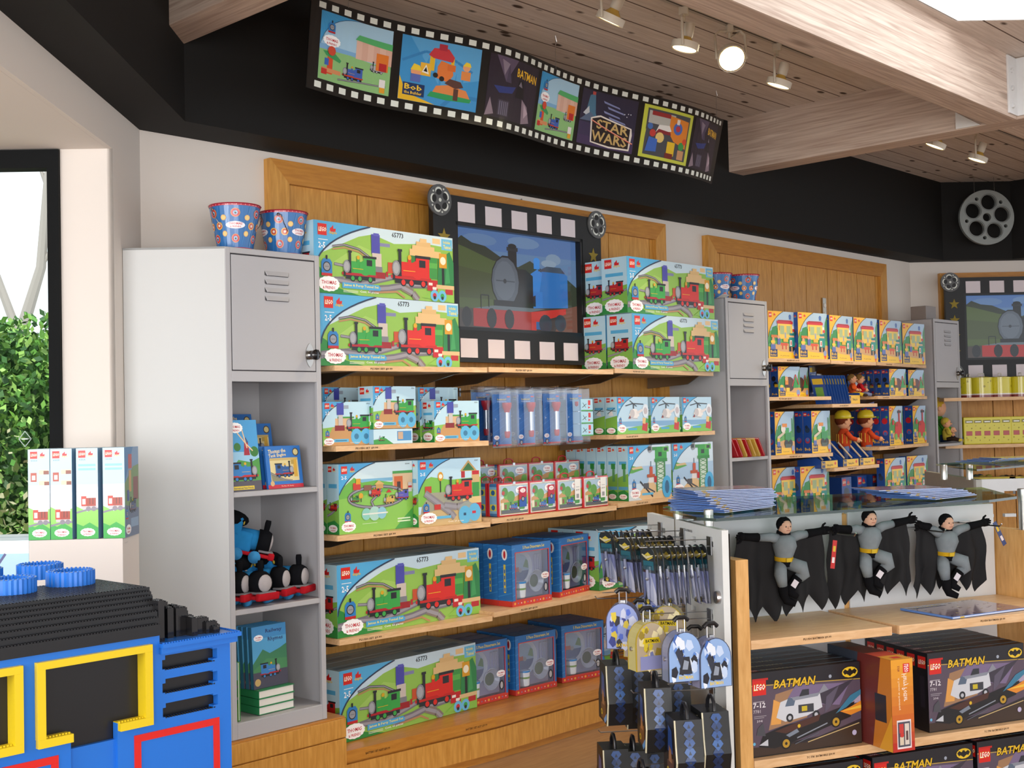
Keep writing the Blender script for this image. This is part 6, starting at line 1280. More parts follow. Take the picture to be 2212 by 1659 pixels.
# third level dolls in open cartons
def make_dollbox():
    r = empty('doll_carton', (0, 0, 0)); W, D = .20, .17; mb = MB()
    mb.prism([(0, 0), (D, 0), (D, .16), (.0, .045)], 0, .003, '#1f4c9a', 'card', Matrix.Rotation(math.pi/2, 4, 'Z') @ RX90); mb.prism([(0, 0), (D, 0), (D, .16), (.0, .045)], 0, .003, '#1f4c9a', 'card', Matrix.Translation((W-.003, 0, 0)) @ Matrix.Rotation(math.pi/2, 4, 'Z') @ RX90)
    mb.box((0, 0, 0), (W, D, .003), '#1f4c9a', 'card'); mb.box((0, D-.003, 0), (W, D, .16), '#1f4c9a', 'card'); mb.box((0, 0, 0), (W, .003, .045), '#e8bc2a', 'card')
    a = Art(W, .045); a.rect(0, 0, 1, 1, '#e8bc2a'); a.rect(.02, .05, .22, .95, '#26356a'); a.text('Bob', .04, .4, .4, '#f2c21e', w=.16); a.text('Talking Bob', .3, .2, .35, '#3a3020', w=.4); a.ell(.85, .6, .01, '#d8402c'); mb.art(a, (0, 0, 0), (1, 0, 0), (0, 0, 1)); mb.build('carton', r)
    for x in (.05, .15):
        mb = MB(); mb.tube([(x, .02, .05), (x+.01, .12, .15)], .006, '#d8c0a0', 'plastic', 6); mb.build('toy_tool', r)
    return r
PB2 = ('dollbox', make_dollbox); PDL = ('workerdoll', person_doll(.33, '#d8c22a', '#7a3a22', '#d8502a', '#6f80ac', '#5a4632', arms={1: [(.03, 0, .068), (.06, -.02, .06), (.07, -.05, .085)], -1: [(.03, 0, .068), (.045, -.02, .04), (.05, -.05, .03)]}, plaid=True, name='worker_doll'))
for i, (bx_, l) in enumerate(((1775, 'left'), (1822, 'middle'), (1858, 'right'))):
    P = onY(bx_, 1005, 3.84); put(*PB2, (P.x, P.y, SH['m'][2]+.001), 0, l+' open doll carton with a yellow front on the third shelf', 'toy box', 'open doll cartons')
for i, (px_, l) in enumerate(((1823, 'left doll with a yellow hard hat and orange shirt in an open carton'), (1872, 'right doll with a yellow hard hat and one raised hand'))):
    P = onY(px_, 950, 3.95); put(*PDL, (P.x, P.y, SH['m'][2]+.006), .9, l, 'doll', 'dolls with yellow hard hats')
# dolls in the far locker
DX = onY(2043, 930, 3.99).x+.07
f = person_doll(.46, None, '#d8b03a', '#4a9a34', '#25406a', '#d8c04a', skin='#e8b08c', name='boy_doll', sit=True); q = f(); q.location = (DX, 4.07, .39+.913-.02); q.rotation_euler = (0, 0, .5); tag(q, 'blond doll in a green top sitting in the far locker', 'doll')
f = person_doll(.24, None, '#d8c04a', '#d8c04a', '#3a2a20', '#d8c04a', name='small_doll', sit=True); q = f(); q.location = (DX-.10, 3.97, .39+.914); q.rotation_euler = (0, 0, .4); tag(q, 'small yellow doll beside the blond doll in the far locker', 'doll')
mb = MB(); mb.tube([(0, 0, 0), (0, 0, .03), (0, 0, .12), (0, 0, .15), (0, 0, .17)], [.025, .028, .026, .012, .012], '#6aa8c8', 'plastic', 14); mb.build('bottle_dummy') and None
o = bpy.data.objects['bottle_dummy']; o.name = 'water_bottle'; o.location = (8.74, 3.98, .39+.4755); tag(o, 'pale blue bottle on the lower shelf of the far locker', 'bottle')
# ================================================================== FAR BAY
def make_roundtin():
    r = empty('round_tin', (0, 0, 0)); mb = MB(); R_, H = .082, .15
    mb.lathe([(R_, 0), (R_, H)], '#d8cc2a', 'tin', 26, None, False); mb.lathe([(.001, .001), (R_, .001)], '#b8a82a', 'tin', 26, None, False); mb.lathe([(R_+.001, .0), (R_+.001, .018)], '#8c3a34', 'tin', 26, None, False); mb.lathe([(R_+.001, .018), (R_+.001, .028)], '#e8e0d8', 'tin', 26, None, False); mb.build('body', r, smooth=True)
    mb = MB(); mb.lathe([(R_+.002, H-.012), (R_+.002, H), (R_*.6, H+.008), (.001, H+.010)], '#d2c62c', 'tin', 26, None, False); mb.build('lid', r, smooth=True)
    mb = MB(); mb.tube([(0, -.02, H+.008), (0, -.02, H+.03), (0, .02, H+.03), (0, .02, H+.008)], .004, '#c9c4b8', 'plastic', 6); mb.build('handle', r)
    random.seed(5)
    for i in range(9):
        t = random.uniform(3.3, 6.1); zz = random.uniform(.04, .13); mb = MB(); X = Matrix.Rotation(t+math.pi/2, 4, 'Z') @ Matrix.Translation((0, -R_-.0006, zz)) @ RX90
        mb.lathe([(random.uniform(.004, .009), 0), (.001, .0006)], '#a89a1e', 'tin', 10, X); mb.build('spot', r)
    return r
PRT = ('roundtin', make_roundtin)
for i, px_ in enumerate((2092, 2120, 2160, 2204)):
    P = onB(px_, 830, BN-.33-(.07 if i == 0 else 0)*-1); put(*PRT, (P.x, P.y, 1.641), -.6+i, '%s round yellow tin on the far bay shelf' % ['leftmost', 'second', 'third', 'rightmost'][i], 'tin', 'round yellow tins in the far bay')
def make_oblong():
    r = empty('oblong_tin', (0, 0, 0)); W, H, D = .082, .205, .06; mb = MB(); mb.bbox((0, 0, 0), (W, D, H), '#d8cc2a', 'tin', .01, seg=3); mb.build('body', r, smooth=True)
    mb = MB(); mb.bbox((.012, -.004, H-.045), (W-.012, .006, H-.022), '#8a8230', 'tin', .003); mb.bbox((.02, -.006, H-.04), (W-.02, .004, H-.03), '#c9c4b8', 'metal', .002); mb.build('clasp', r)
    for x, z_, s_ in ((.02, .05, .006), (.055, .03, .005), (.06, .12, .006), (.025, .14, .004)):
        mb = MB(); mb.lathe([(s_, 0), (.001, .0008)], '#a89a1e', 'tin', 10, Matrix.Translation((x, -.0004, z_)) @ RX90); mb.build('spot', r)
    mb = MB(); mb.bbox((.018, -.002, .066), (W-.018, .003, .10), '#b23a30', 'tin', .002); mb.build('red_panel', r)
    return r
POB = ('oblong', make_oblong)
for i, px_ in enumerate((2082, 2101, 2121, 2141, 2162, 2184, 2204)):
    P = onB(px_, 925, BN-.43); put(*POB, (P.x, P.y, 1.286), -math.pi/4, '%s oblong yellow tin in the far bay row' % ['leftmost', 'second', 'third', 'fourth', 'fifth', 'sixth', 'rightmost'][i], 'tin', 'oblong yellow tins in the far bay')
bshelf(.985, label='low beech shelf behind the glass counter in the far bay')
YB = ('yellowpack', make_box(.13, .05, .12, lambda w, h: (lambda a: (a.rect(0, 0, 1, 1, '#c9b62c'), a.rect(.1, .2, .9, .5, '#a89a1e'), a)[-1])(Art(w, h)), None, None, '#b8a62a'))
for i in range(6):
    P = onB(2084+24*i, 1005, BN-.43); put(*YB, (P.x, P.y, .986), -math.pi/4, '%s low yellow box behind the glass counter' % ['leftmost', 'second', 'third', 'fourth', 'fifth', 'rightmost'][i], 'toy box', 'low yellow boxes behind the glass counter')
mb = MB(); random.seed(9)
for i in range(26): mb.ball((random.uniform(0, .9), random.uniform(0, .12), random.uniform(.0, .03)), (.03, .03, .018), random.choice(['#2a3038', '#4a5a4a', '#7a8a6a', '#3a4a6a', '#b0a84a']), 'cloth', 8)
P = onB(2086, 1000, BN-.28); o = mb.build('soft_toys', loc=(P.x, P.y, 1.003), rot=(0, 0, -math.pi/4)); tag(o, 'heap of small dark soft toys behind the low yellow boxes', 'soft toys', kind='stuff')
# ================================================================== DISPLAY COUNTER (right foreground)
F0 = Vector((3.402, 2.185, 0)); TH = math.radians(-25); XF = Matrix.Translation(F0) @ Matrix.Rotation(TH, 4, 'Z')
tF = Vector((math.cos(TH), math.sin(TH), 0)); nF = Vector((-tF.y, tF.x, 0))
def onF(px_, py_, off):      # local x, z on the plane parallel to the counter front, off behind it
    P = plane(px_, py_, tuple(nF), (F0+nF*off).dot(nF)); return (P-F0).dot(tF), P.z
def FL(x, y, z): return XF @ Vector((x, y, z))
root = empty('display_counter', FL(0, 0, FZ), TH, 'wooden display counter with grey panels and shelves in the right foreground', 'display counter')
def fb(a, b, col, mat, name, r=.003):
    mb = MB(); mb.bbox((a[0], a[1], a[2]-FZ), (b[0], b[1], b[2]-FZ), col, mat, r); return mb.build(name, root)
fb((-.048, 0, FZ), (0, .2, 1.082), '#fff', 'oak_side', 'end_board'); fb((1.39, 0, FZ), (1.44, .42, 1.082), '#fff', 'oak_side', 'end_board')
fb((.0, .40, .1), (.665, .425, 1.177), '#fff', 'gray_paint', 'back_panel'); fb((.69, .40, .1), (1.385, .425, 1.177), '#fff', 'gray_paint', 'back_panel')
fb((.665, .405, .1), (.69, .43, 1.17), '#fff', 'oak_side', 'divider')
for z, n_ in ((.82, 2), (.435, 2), (.10, 1)):
    if n_ == 2:
        for a, b, y1 in ((.002, .56, 0), (.59, 1.388, -.0)):
            o = fb((a, y1, z-.03), (b, .398, z), '#fff', 'beech', 'shelf')
            L = Art(.11, .008); L.text('PLUSH BATMAN $9.99' if z > .8 else 'TC 7781 BATMOBILE $39.99', 0, 0, 1, '#4a3424', w=1)
            mb = MB(); mb.art(L, (a+(.2 if a < .1 else .35), y1-.0006, z-.017-FZ), (1, 0, 0), (0, 0, 1), 'matte'); mb.build('price_label', root)
    else: fb((.002, .0, FZ), (1.388, .398, z), '#fff', 'base_wood', 'base')
# pegboard end panel
EA = Vector((3.309, 2.229, 0)); TE = math.radians(54); ED = Vector((math.cos(TE), math.sin(TE), 0)); EN = Vector((-ED.y, ED.x, 0))
ER = Matrix.Translation(EA) @ Matrix.Rotation(TE, 4, 'Z')
pg = empty('pegboard_panel', EA+Vector((0, 0, FZ)), TE, 'light grey slotted end panel of the display counter carrying hooks', 'display panel')
mb = MB(); slots = []
for zr in (1.13, .892, .652, .41, .17):
    for k in range(5):
        if zr > 1: xs = .065+.17*k
        else: xs = .085+.17*k
        if xs+.05 < .8: slots.append([(xs, zr-.009), (xs, zr+.009), (xs+.045, zr+.009), (xs+.045, zr-.009)])
cfill([(-.018, FZ), (.797, FZ), (.797, 1.182), (-.018, 1.182)], slots, 0, .022, mb, '#e2e4e2', 'paint', Matrix.Translation((0, 0, -FZ)) @ RX90)
mb.build('panel', pg)
mb = MB(); mb.box((-.014, -.028, .01), (.79, -.024, 1.12), '#1d1513', 'matte'); mb.build('backing', pg)
for z in (.965, .45):
    mb = MB(); mb.lathe([(.021, 0), (.021, .010), (.019, .014), (.001, .015)], '#c9c9cb', 'metal', 20, Matrix.Translation((.02, 0, z-FZ)) @ Matrix.Rotation(-math.pi/2, 4, 'X'))
    o = mb.build('standoff_knob', pg, smooth=True); o.location = (0, .0, 0)
L = Art(.09, .009); L.text('LEGO BATMAN PEN', 0, 0, 1, '#77797a', w=1); mb = MB(); mb.art(L, (.36, .0004, 1.150-FZ), (-1, 0, 0), (0, 0, 1), 'matte'); mb.build('price_label', pg)
# the panel's outer side is local +y (EN): mirror helper coordinates
def PG(e, o, z): return EA+ED*e+EN*o+Vector((0, 0, z))
def peg(e, z, ln, label):
    mb = MB(); mb.tube([(0, 0, 0), (0, ln, .004), (0, ln+.008, .014)], .0022, '#b9bbbe', 'metal', 6); mb.tube([(.02, 0, .02), (.02, ln*.9, .022)], .0016, '#b9bbbe', 'metal', 5)
    mb.bbox((-.012, -.001, -.03), (.03, .004, .03), '#8f9194', 'metal', .001)
    o = mb.build('display_hook', loc=PG(e, .001, z), rot=(0, 0, TE)); tag(o, label, 'hook', 'hooks on the grey end panel')
def make_pack():
    r = empty('toy_pen_pack', (0, 0, 0)); W, H = .075, .19    # card parallel to local xz, top at z=0
    mb = MB(); n = 8; P = [(-W/2, -H), (W/2, -H), (W/2, -.03)]+[(W/2*math.cos(math.pi*i/8), -.03+.03*math.sin(math.pi*i/8)) for i in range(1, 8)]+[(-W/2, -.03)]
    mb.prism(P, 0, .0016, '#20262c', 'card', RX90)
    for sgn, y in ((1, -.0018), (-1, .0002)):
        a = Art(W, H, True); a.rect(0, .0, 1, .55, '#7f86b4'); a.poly([(0, 0), (.3, .3), (.5, 0)], '#2a2c34'); a.poly([(.4, .1), (.7, .5), (1, .2), (1, 0)], '#c4c6d8'); a.rect(.05, .02, .4, .1, '#2a2620'); a.ell(.3, .05, .008, '#e0c43a'); a.rect(.1, .6, .9, .75, '#1b5f70'); a.poly([(.1, .82), (.5, .9), (.9, .82), (.5, .76)], '#c9b43a')
        if sgn > 0: mb.art(a, (-W/2, y, -H), (1, 0, 0), (0, 0, 1))
        else: mb.art(a, (W/2, y, -H), (-1, 0, 0), (0, 0, 1))
    mb.build('card', r)
    mb = MB(); mb.bbox((-.022, -.014, -H+.012), (.022, -.0016, -.062), '#fff', 'clear_film', .005); mb.build('blister', r, smooth=True)
    mb = MB(); mb.tube([(0, -.008, -H+.02), (0, -.008, -.13), (0, -.008, -.075)], [.004, .006, .0045], '#b4b8d0', 'plastic', 8); mb.ball((0, -.009, -.105), .007, '#d8dae0', 'metal', 8); mb.build('pen', r, smooth=True)
    mb = MB(); mb.tube([(-.03, -.004, -.028), (0, -.006, -.036), (.03, -.004, -.028)], [.002, .005, .002], '#d8d0a8', 'plastic', 6); mb.build('clip', r, smooth=True)
    return r
PK = ('penpack', make_pack); g = 'hanging toy pen packs'; random.seed(4)
ordn = ['outermost', 'second', 'third', 'fourth', 'fifth', 'sixth', 'seventh', 'eighth', 'ninth', 'innermost']
for gi, (e, n_, zt_) in enumerate(((.085, 10, 1.125), (.36, 9, 1.13), (.62, 9, 1.13))):
    wh = ['near', 'middle', 'far'][gi]
    peg(e, zt_-.002, .24, '%s metal hook of the top row on the grey end panel' % wh)
    for k in range(n_):
        d = .215-.0205*k; q = put(*PK, tuple(PG(e, d, zt_+.006)), TE+math.pi+random.uniform(-.12, .12)+(.35 if k == 0 else 0), '%s toy pen pack on the %s hook of the end panel' % (ordn[k] if k < n_-1 else 'innermost', wh), 'toy pack', g, tilt=(math.radians(random.uniform(2, 7)), 0))
# domed tins
def make_dometin(kind):
    def f():
        r = empty('domed_tin', (0, 0, 0)); W, H, D = .108, .148, .055   # hangs from local origin (grip top), front to -y
        prof = [(-W/2, -H), (W/2, -H), (W/2, -H*.42)]+[(W/2*math.cos(math.pi*i/12), -H*.42+H*.42*math.sin(math.pi*i/12)) for i in range(1, 12)]+[(-W/2, -H*.42)]
        z0 = -.042; body = {'a': '#7f86a8', 'b': '#c9bd7a', 'c': '#5a5f86'}[kind]; X = Matrix.Translation((0, D/2, z0)) @ RX90
        mb = MB(); mb.prism(prof, .003, D-.003, body, 'tin', X); mb.build('body', r)
        mb = MB(); rim = {'a': '#3a4058', 'b': '#b8a02a', 'c': '#3a3450'}[kind]; mb.prism([(x*1.015, z*1.005) for x, z in prof], 0, .004, rim, 'tin', X); mb.prism([(x*1.015, z*1.005) for x, z in prof], D-.004, D, rim, 'tin', X); mb.build('rim', r)
        a = Art(W, H, False); rng = random.Random(hash(kind) % 97 if False else {'a': 1, 'b': 2, 'c': 3}[kind])
        a._add([[(x*.96+W/2, z*.98+H-.002) for x, z in prof]], {'a': '#8fb0e0', 'b': '#b8a890', 'c': '#8fa0d8'}[kind])
        cols = {'a': ['#c6d8f4', '#3a62b0', '#1a1e2c', '#e4ecf8', '#5a86d0'], 'b': ['#d8c23a', '#7f86b8', '#e8dcae', '#a08a3a'], 'c': ['#2a3a8a', '#4a6ad0', '#d8c23a', '#1a1e2c', '#c9d0e8']}[kind]
        for _ in range(26):
            x, z, s_ = rng.uniform(.12, .88)*W, rng.uniform(.06, .86)*H, rng.uniform(.006, .014)
            if z > .6*H and abs(x-W/2) > .32*W: continue
            t = rng.uniform(0, 6); a._add([[(x+s_*math.cos(t+6.28*k/5)*rng.uniform(.6, 1.2), z+s_*1.4*math.sin(t+6.28*k/5)) for k in range(5)]], rng.choice(cols))
        if kind == 'a': a._add([[(W*.3, H*.15), (W*.4, H*.5), (W*.62, H*.5), (W*.7, H*.15)]], '#20242e'); a._add([[(W*.4, H*.25), (W*.46, H*.44), (W*.6, H*.4), (W*.56, H*.24)]], '#8f98a8'); a._add([[(W*.36, H*.3), (W*.2, H*.6), (W*.3, H*.7), (W*.44, H*.5)]], '#2a3040')
        if kind == 'b': a._add([[(W*.12, H*.02), (W*.88, H*.02), (W*.88, H*.3), (W*.12, H*.3)]], '#8f94c4'); a._add([[(W*.2, H*.56), (W*.8, H*.56), (W*.74, H*.68), (W*.26, H*.68)]], '#e0c62a')
        a.text('BATMAN', .30, .05 if kind != 'b' else .58, .07, '#e8c62a' if kind != 'b' else '#2a2420', w=.42)
        mb = MB(); mb.art(a, (-W/2, -D/2-.0004, z0-H), (1, 0, 0), (0, 0, 1), 'tin'); mb.build('front_picture', r)
        mb = MB()
        for s_ in (-1, 1): mb.tube([(s_*.012, 0, z0-.002), (s_*.012, 0, -.006)], .0022, '#d0d0d2', 'metal', 6)
        mb.bbox((-.008, -.01, z0-.004), (.008, .01, z0+.006), '#b9b9bb', 'metal', .002); hd = mb.build('handle', r)
        mb = MB(); mb.tube([(-.024, 0, -.012), (-.012, 0, -.002), (.012, 0, -.002), (.024, 0, -.012)], .007, '#1a1a1c', 'plastic', 8); mb.build('grip', hd, smooth=True)
        mb = MB(); mb.lathe([(.007, 0), (.007, .005), (.001, .006)], '#cfcfd2', 'metal', 10, Matrix.Translation((-W/2-.0, 0, z0-H*.55)) @ Matrix.Rotation(-math.pi/2, 4, 'Y')); mb.build('latch', r)
        return r
    return f
def onE(px_, py_, off): P = plane(px_, py_, tuple(EN), (EA+EN*off).dot(EN)); return P
for i, (e, l) in enumerate(((.10, 'near'), (.36, 'middle'), (.62, 'far'))): peg(e, .885, .25, l+' metal hook of the second row on the grey end panel')
tins_ = [(1534, 1385, .07, 'a', .22, 'rightmost domed tin with a silver blue picture, against the end panel'), (1470, 1372, .165, 'a', .12, 'domed tin with a silver blue picture, second from the right'),
         (1396, 1352, .235, 'b', .25, 'yellow and violet domed tin left of the two silver blue ones'), (1345, 1312, .26, 'c', -.35, 'leftmost blue and grey domed tin at the end of its hook'),
         (1442, 1318, .10, 'b', -.4, 'yellow domed tin behind the hooks near the end panel'), (1384, 1335, .17, 'b', -.7, 'tilted yellow domed tin with its black grip pointing down'), (1400, 1298, .09, 'c', -.3, 'rear blue and yellow domed tin close to the far hook'), (1500, 1392, .0, 'c', -.2, 'orange edged domed tin wedged between the two silver blue ones')]
for px_, py_, d, kd, ry, l in tins_:
    P = onE(px_, py_-40, d+.03); put('dome'+kd, make_dometin(kd), tuple(P), math.radians(-38)+ry, l, 'domed tin', 'hanging domed tins')
# dark bags
def make_bag():
    r = empty('lunch_bag', (0, 0, 0)); W, H, D = .085, .20, .13     # hangs from local origin, narrow face to -y
    mb = MB(); z0 = -.045; mb.prism([(-D*.3, 0), (D*.55, 0), (D*.6, -H*.4), (D*.8, -H*.6), (D*.8, -H), (-D*.3, -H), (-D*.45, -H*.62), (-D*.38, -H*.4)][::-1], -W/2, W/2, '#101114', 'paint', Matrix.Translation((0, 0, z0)) @ Matrix.Rotation(math.pi/2, 4, 'Z') @ RX90); mb.build('body', r)
    mb = MB(); mb.tube([(-W*.5-.0, -D*.30, z0), (-W*.5, -D*.38, z0-H*.4), (-W*.5, -D*.45, z0-H*.62), (-W*.5, -D*.3, z0-H)], .0028, '#d8d0b0', 'plastic', 6); mb.tube([(W*.5, D*.1, z0), (W*.5, D*.12, z0-H*.5), (W*.5, D*.1, z0-H)], .0025, '#d8d0b0', 'plastic', 6); mb.build('piping', r)
    a = Art(W, H, False); rng = random.Random(5)
    for i in range(7):
        z = H*(.1+.13*i); c_ = rng.choice(['#223a6a', '#2c4f8c', '#1c2c50', '#3a62a0']); a._add([[(W*.5, z-.012), (W*.5+.018, z+.008), (W*.5+.01, z+.02), (W*.5-.01, z+.02), (W*.5-.018, z+.008)]], c_); a._add([[(W*.44, z), (W*.5, z+.012), (W*.56, z)]], '#16213a')
    mb = MB(); f1 = Vector((-W/2, -D*.30-.0012, z0)); 
    for polys, col, L_, _ in a.ops:
        for p in polys:
            def yy(z):
                q = 1-z/H; return -D*(.30+(.08*min(1, q/.4))+(.07*max(0, min(1, (q-.4)/.22))) - .15*max(0, min(1, (q-.62)/.38)))
            mb.mesh([(x-W/2, yy(z)-.0012-L_*.0003, z0-H+z) for x, z in p], [tuple(range(len(p)))], col, 'plastic')
    mb.build('front_pattern', r)
    a = Art(D*.9, H, False); a._add([[(.01, .01), (.09, .01), (.09, .08), (.01, .06)]], '#5a3424'); a._add([[(.02, .09), (.08, .09), (.07, .16), (.03, .17)]], '#2a4a8a'); a._add([[(.03, .06), (.07, .06), (.06, .10), (.035, .11)]], '#a8744a'); a._add([[(.05, .01), (.10, .04), (.10, .02), (.07, .0)]], '#5aa0e0')
    a._add([[(.02+.014*math.cos(t), .03+.01*math.sin(t)) for t in [6.2832*i/12 for i in range(12)]]], '#e0c62a'); a._add([[(.02+.008*math.cos(t), .03+.005*math.sin(t)) for t in [6.2832*i/8 for i in range(8)]]], '#15161a')
    mb = MB(); mb.art(a, (-W/2-.0008, D*.52, z0-H), (0, -1, 0), (0, 0, 1), 'plastic'); mb.build('side_picture', r)
    mb = MB(); mb.tube([(0, -.03, z0+.0), (0, -.026, -.018), (0, -.008, -.002), (0, .012, -.004), (0, .03, -.022), (0, .034, z0)], .006, '#1d1c20', 'plastic', 8); mb.build('handle', r, smooth=True)
    return r
PG_ = ('bag', make_bag)
for i, (e, z, ln, l) in enumerate(((.10, .655, .27, 'near metal hook of the third row'), (.36, .655, .26, 'middle metal hook of the third row'), (.62, .655, .26, 'far metal hook of the third row'), (.10, .40, .27, 'near metal hook of the fourth row'), (.36, .40, .25, 'middle metal hook of the fourth row'), (.62, .40, .25, 'far metal hook of the fourth row'))): peg(e, z, ln, l+' on the grey end panel')
for px_, py_, d, ry, l in ((1535, 1500, .06, .1, 'dark patterned lunch bag nearest the end panel, below the domed tins'), (1478, 1517, .15, .05, 'dark patterned lunch bag in front, second from the end panel'), (1415, 1450, .20, .0, 'dark patterned lunch bag hanging left of the two front ones'),
                           (1330, 1404, .25, .05, 'leftmost dark patterned lunch bag of the upper group'), (1374, 1414, .16, .0, 'dark patterned lunch bag behind the leftmost one'), (1455, 1440, .08, .1, 'dark patterned lunch bag behind, close to the grey panel'),
                           (1324, 1584, .26, .05, 'leftmost dark lunch bag in the bottom row'), (1366, 1588, .19, .0, 'second dark lunch bag in the bottom row'), (1405, 1592, .12, .1, 'third dark lunch bag in the bottom row'), (1385, 1640, .28, .1, 'lowest dark lunch bag cut off by the picture edge')):
    P = onE(px_, py_, d+.02); put(*PG_, tuple(P), math.radians(-42)+ry, l, 'lunch bag', 'hanging dark lunch bags')
# ------------------------------------------------------------------ dark construction set boxes
def art_bat(W, H):
    a = Art(W, H); a.rect(0, 0, 1, 1, '#2a2226'); a.poly([(0, .1), (0, .86), (1, .78), (1, .3), (.6, .15)], '#584a5a'); a.poly([(.15, .3), (.22, .72), (.5, .8), (.5, .4)], '#a07a5a'); a.poly([(.17, .36), (.2, .66), (.28, .6), (.26, .36)], '#e0a050'); a.poly([(.3, .6), (.4, .8), (.9, .76), (.8, .5)], '#7a6a8c'); a.poly([(.85, .5), (1, .62), (1, .5)], '#b0a0b8')
    a.poly([(0, 0), (1, 0), (1, .26), (.5, .1), (0, .12)], '#3a2a20'); a.band([(.5, .1), (.98, .25)], .003, '#c9b07a'); a.poly([(0, .86), (0, 1), (1, 1), (1, .80)], '#1a1820'); a.band([(0, .85), (1, .79)], .0025, '#c9a94a')
    a.poly([(.5, .62), (.8, .74), (.94, .8), (.72, .5)], '#3a3442'); a.poly([(.66, .42), (.68, .62), (.8, .74), (.72, .5)], '#5a5366')
    a.poly([(.22, .44), (.26, .62), (.36, .66), (.62, .68), (.64, .5), (.5, .42), (.3, .38)], '#cfd2da'); a.poly([(.3, .56), (.33, .66), (.4, .65), (.38, .56)], '#5a6a80'); a.poly([(.36, .66), (.62, .68), (.6, .64), (.38, .62)], '#8a8f9c'); a.poly([(.43, .66), (.46, .74), (.52, .74), (.52, .67)], '#2e3038'); a.rect(.42, .46, .56, .56, '#3a3c44'); a.rect(.45, .48, .5, .54, '#c9b42a')
    for x in (.34, .58): a.ell(x, .42, .014, '#22242a'); a.ell(x, .42, .007, '#b9bcc4')
    a.poly([(.06, .12), (.1, .26), (.3, .34), (.5, .36), (.78, .46), (.94, .52), (.9, .34), (.7, .26), (.4, .14), (.2, .08)], '#17161a'); a.poly([(.2, .28), (.36, .34), (.62, .42), (.6, .34), (.3, .24)], '#4a2a22'); a.poly([(.3, .22), (.4, .28), (.42, .24), (.33, .19)], '#7a8494'); a.poly([(.06, .14), (.14, .2), (.14, .12)], '#c4c8d0'); a.band([(.4, .17), (.68, .3)], .004, '#8c93a0'); a.band([(.38, .10), (.6, .2)], .003, '#5a5f6a')
    a.poly([(.76, .4), (.9, .6), (1, .66), (1, .6), (.86, .46)], '#3a7a9a'); a.poly([(.8, .42), (.9, .46), (1, .52), (1, .4), (.9, .36)], '#e08a2a'); a.poly([(.82, .42), (.92, .45), (1, .47), (1, .43)], '#f0c040')
    for x, y in ((.3, .12), (.76, .30)): a.ell(x, y, .019, '#121214'); a.ell(x, y, .014, '#b8902a'); a.ell(x, y, .005, '#2a2218')
    a.ell(.42, .31, .006, '#d8b42a'); a.poly([(.6, .66), (.66, .78), (.7, .7)], '#8a8c98'); a.ell(.72, .86, .006, '#a0a8b8')
    a.poly([(.04, .26), (.05, .34), (.1, .4), (.12, .24)], '#4a4a52'); a.ell(.93, .14, .009, '#b9b0d0')
    lego_logo(a, .015, .73, .19*H); a.rect(.015, .905, .155, .93, '#c3201c')
    for dx, dy, cc in ((.004, -.008, '#14100c'), (-.003, .006, '#14100c'), (0, 0, '#e8bc22')): a.text('BATMAN', .2+dx, .79+dy, .10, cc, w=.37, skew=.25)
    a.ell(.905, .9, .0, '#000') if False else None
    a.ell(.905, .885, .034, '#14100c', .020); a.ell(.905, .885, .032, '#e8c22a', .018)
    bx, by = .905, .885; s_ = .028
    P = [(-1, .1), (-.7, .42), (-.55, .2), (-.25, .22), (-.1, .5), (0, .4), (.1, .5), (.25, .22), (.55, .2), (.7, .42), (1, .1), (.75, -.3), (.5, -.2), (.25, -.35), (0, -.55), (-.25, -.35), (-.5, -.2), (-.75, -.3)]
    PP = [(bx*W+x*s_, by*H+y*s_*.9) for x, y in P]; c0 = (bx*W, by*H)
    a._add([[c0, p, q] for p, q in zip(PP[1:]+PP[:1], PP)], '#14100c')
    a.text('7-12', .018, .58, .065, '#e8e4ea', w=.11); a.text('7781', .018, .52, .04, '#b8b0b8', w=.065); a.text('394', .045, .41, .03, '#c4bcc4', w=.05); a.rect(.02, .48, .13, .487, '#a8a0a8'); a.rect(.02, .46, .11, .467, '#a8a0a8'); a.rect(.02, .65, .12, .657, '#c8c0c8')
    a.ell(.02, .16, .005, '#6ab8e0'); a.rect(0, 0, 1, .012, '#14100c')
    return a
def top_bat(W, D):
    a = Art(W, D); a.rect(.01, .3, .11, .7, '#8a1a18'); a.text('LEGO', .02, .38, .24, '#e8e0e0', w=.08); a.text('BATMAN', .14, .35, .3, '#9a8a3a', w=.28); a.poly([(.5, .1), (.56, .5), (.7, .7), (.75, .2)], '#4a3a38'); a.rect(.6, .2, .95, .3, '#55443c'); return a
def side_bat(W, H):
    a = Art(W, H); a.rect(0, 0, 1, 1, '#17151b'); s_ = .7*W; lego_logo(a, .15, .8, s_); a.rect(.3, .3, .7, .7, '#2a2430'); return a
P_BAT = ('batbox', make_box(.43, .272, .058, art_bat, side_bat, top_bat, '#17151b', topc='#232026', sidec='#17151b'))
nthb = ['front', 'second', 'third', 'fourth', 'fifth', 'sixth']
for i in range(6): put(*P_BAT, tuple(FL(.014, .03+.0605*i, .4358)), TH, '%s black vehicle set box of the left group on the counter shelf' % nthb[i], 'toy box', 'black vehicle set boxes')
for i in range(6): put(*P_BAT, tuple(FL(.728+.004*i, .03+.0605*i, .4358)), TH, '%s black vehicle set box of the right group on the counter shelf' % nthb[i], 'toy box', 'black vehicle set boxes')
# lower boxes peeping over the picture edge
for x0, n_, nm_ in ((.03, 4, 'left'), (.50, 5, 'middle'), (.95, 5, 'right')):
    for i in range(n_): put(*P_BAT, tuple(FL(x0 if nm_ != 'right' else x0, .05+.062*i, .1008)), TH, '%s black set box of the %s group on the bottom shelf' % (nthb[i], nm_), 'toy box', 'black set boxes on the bottom shelf')
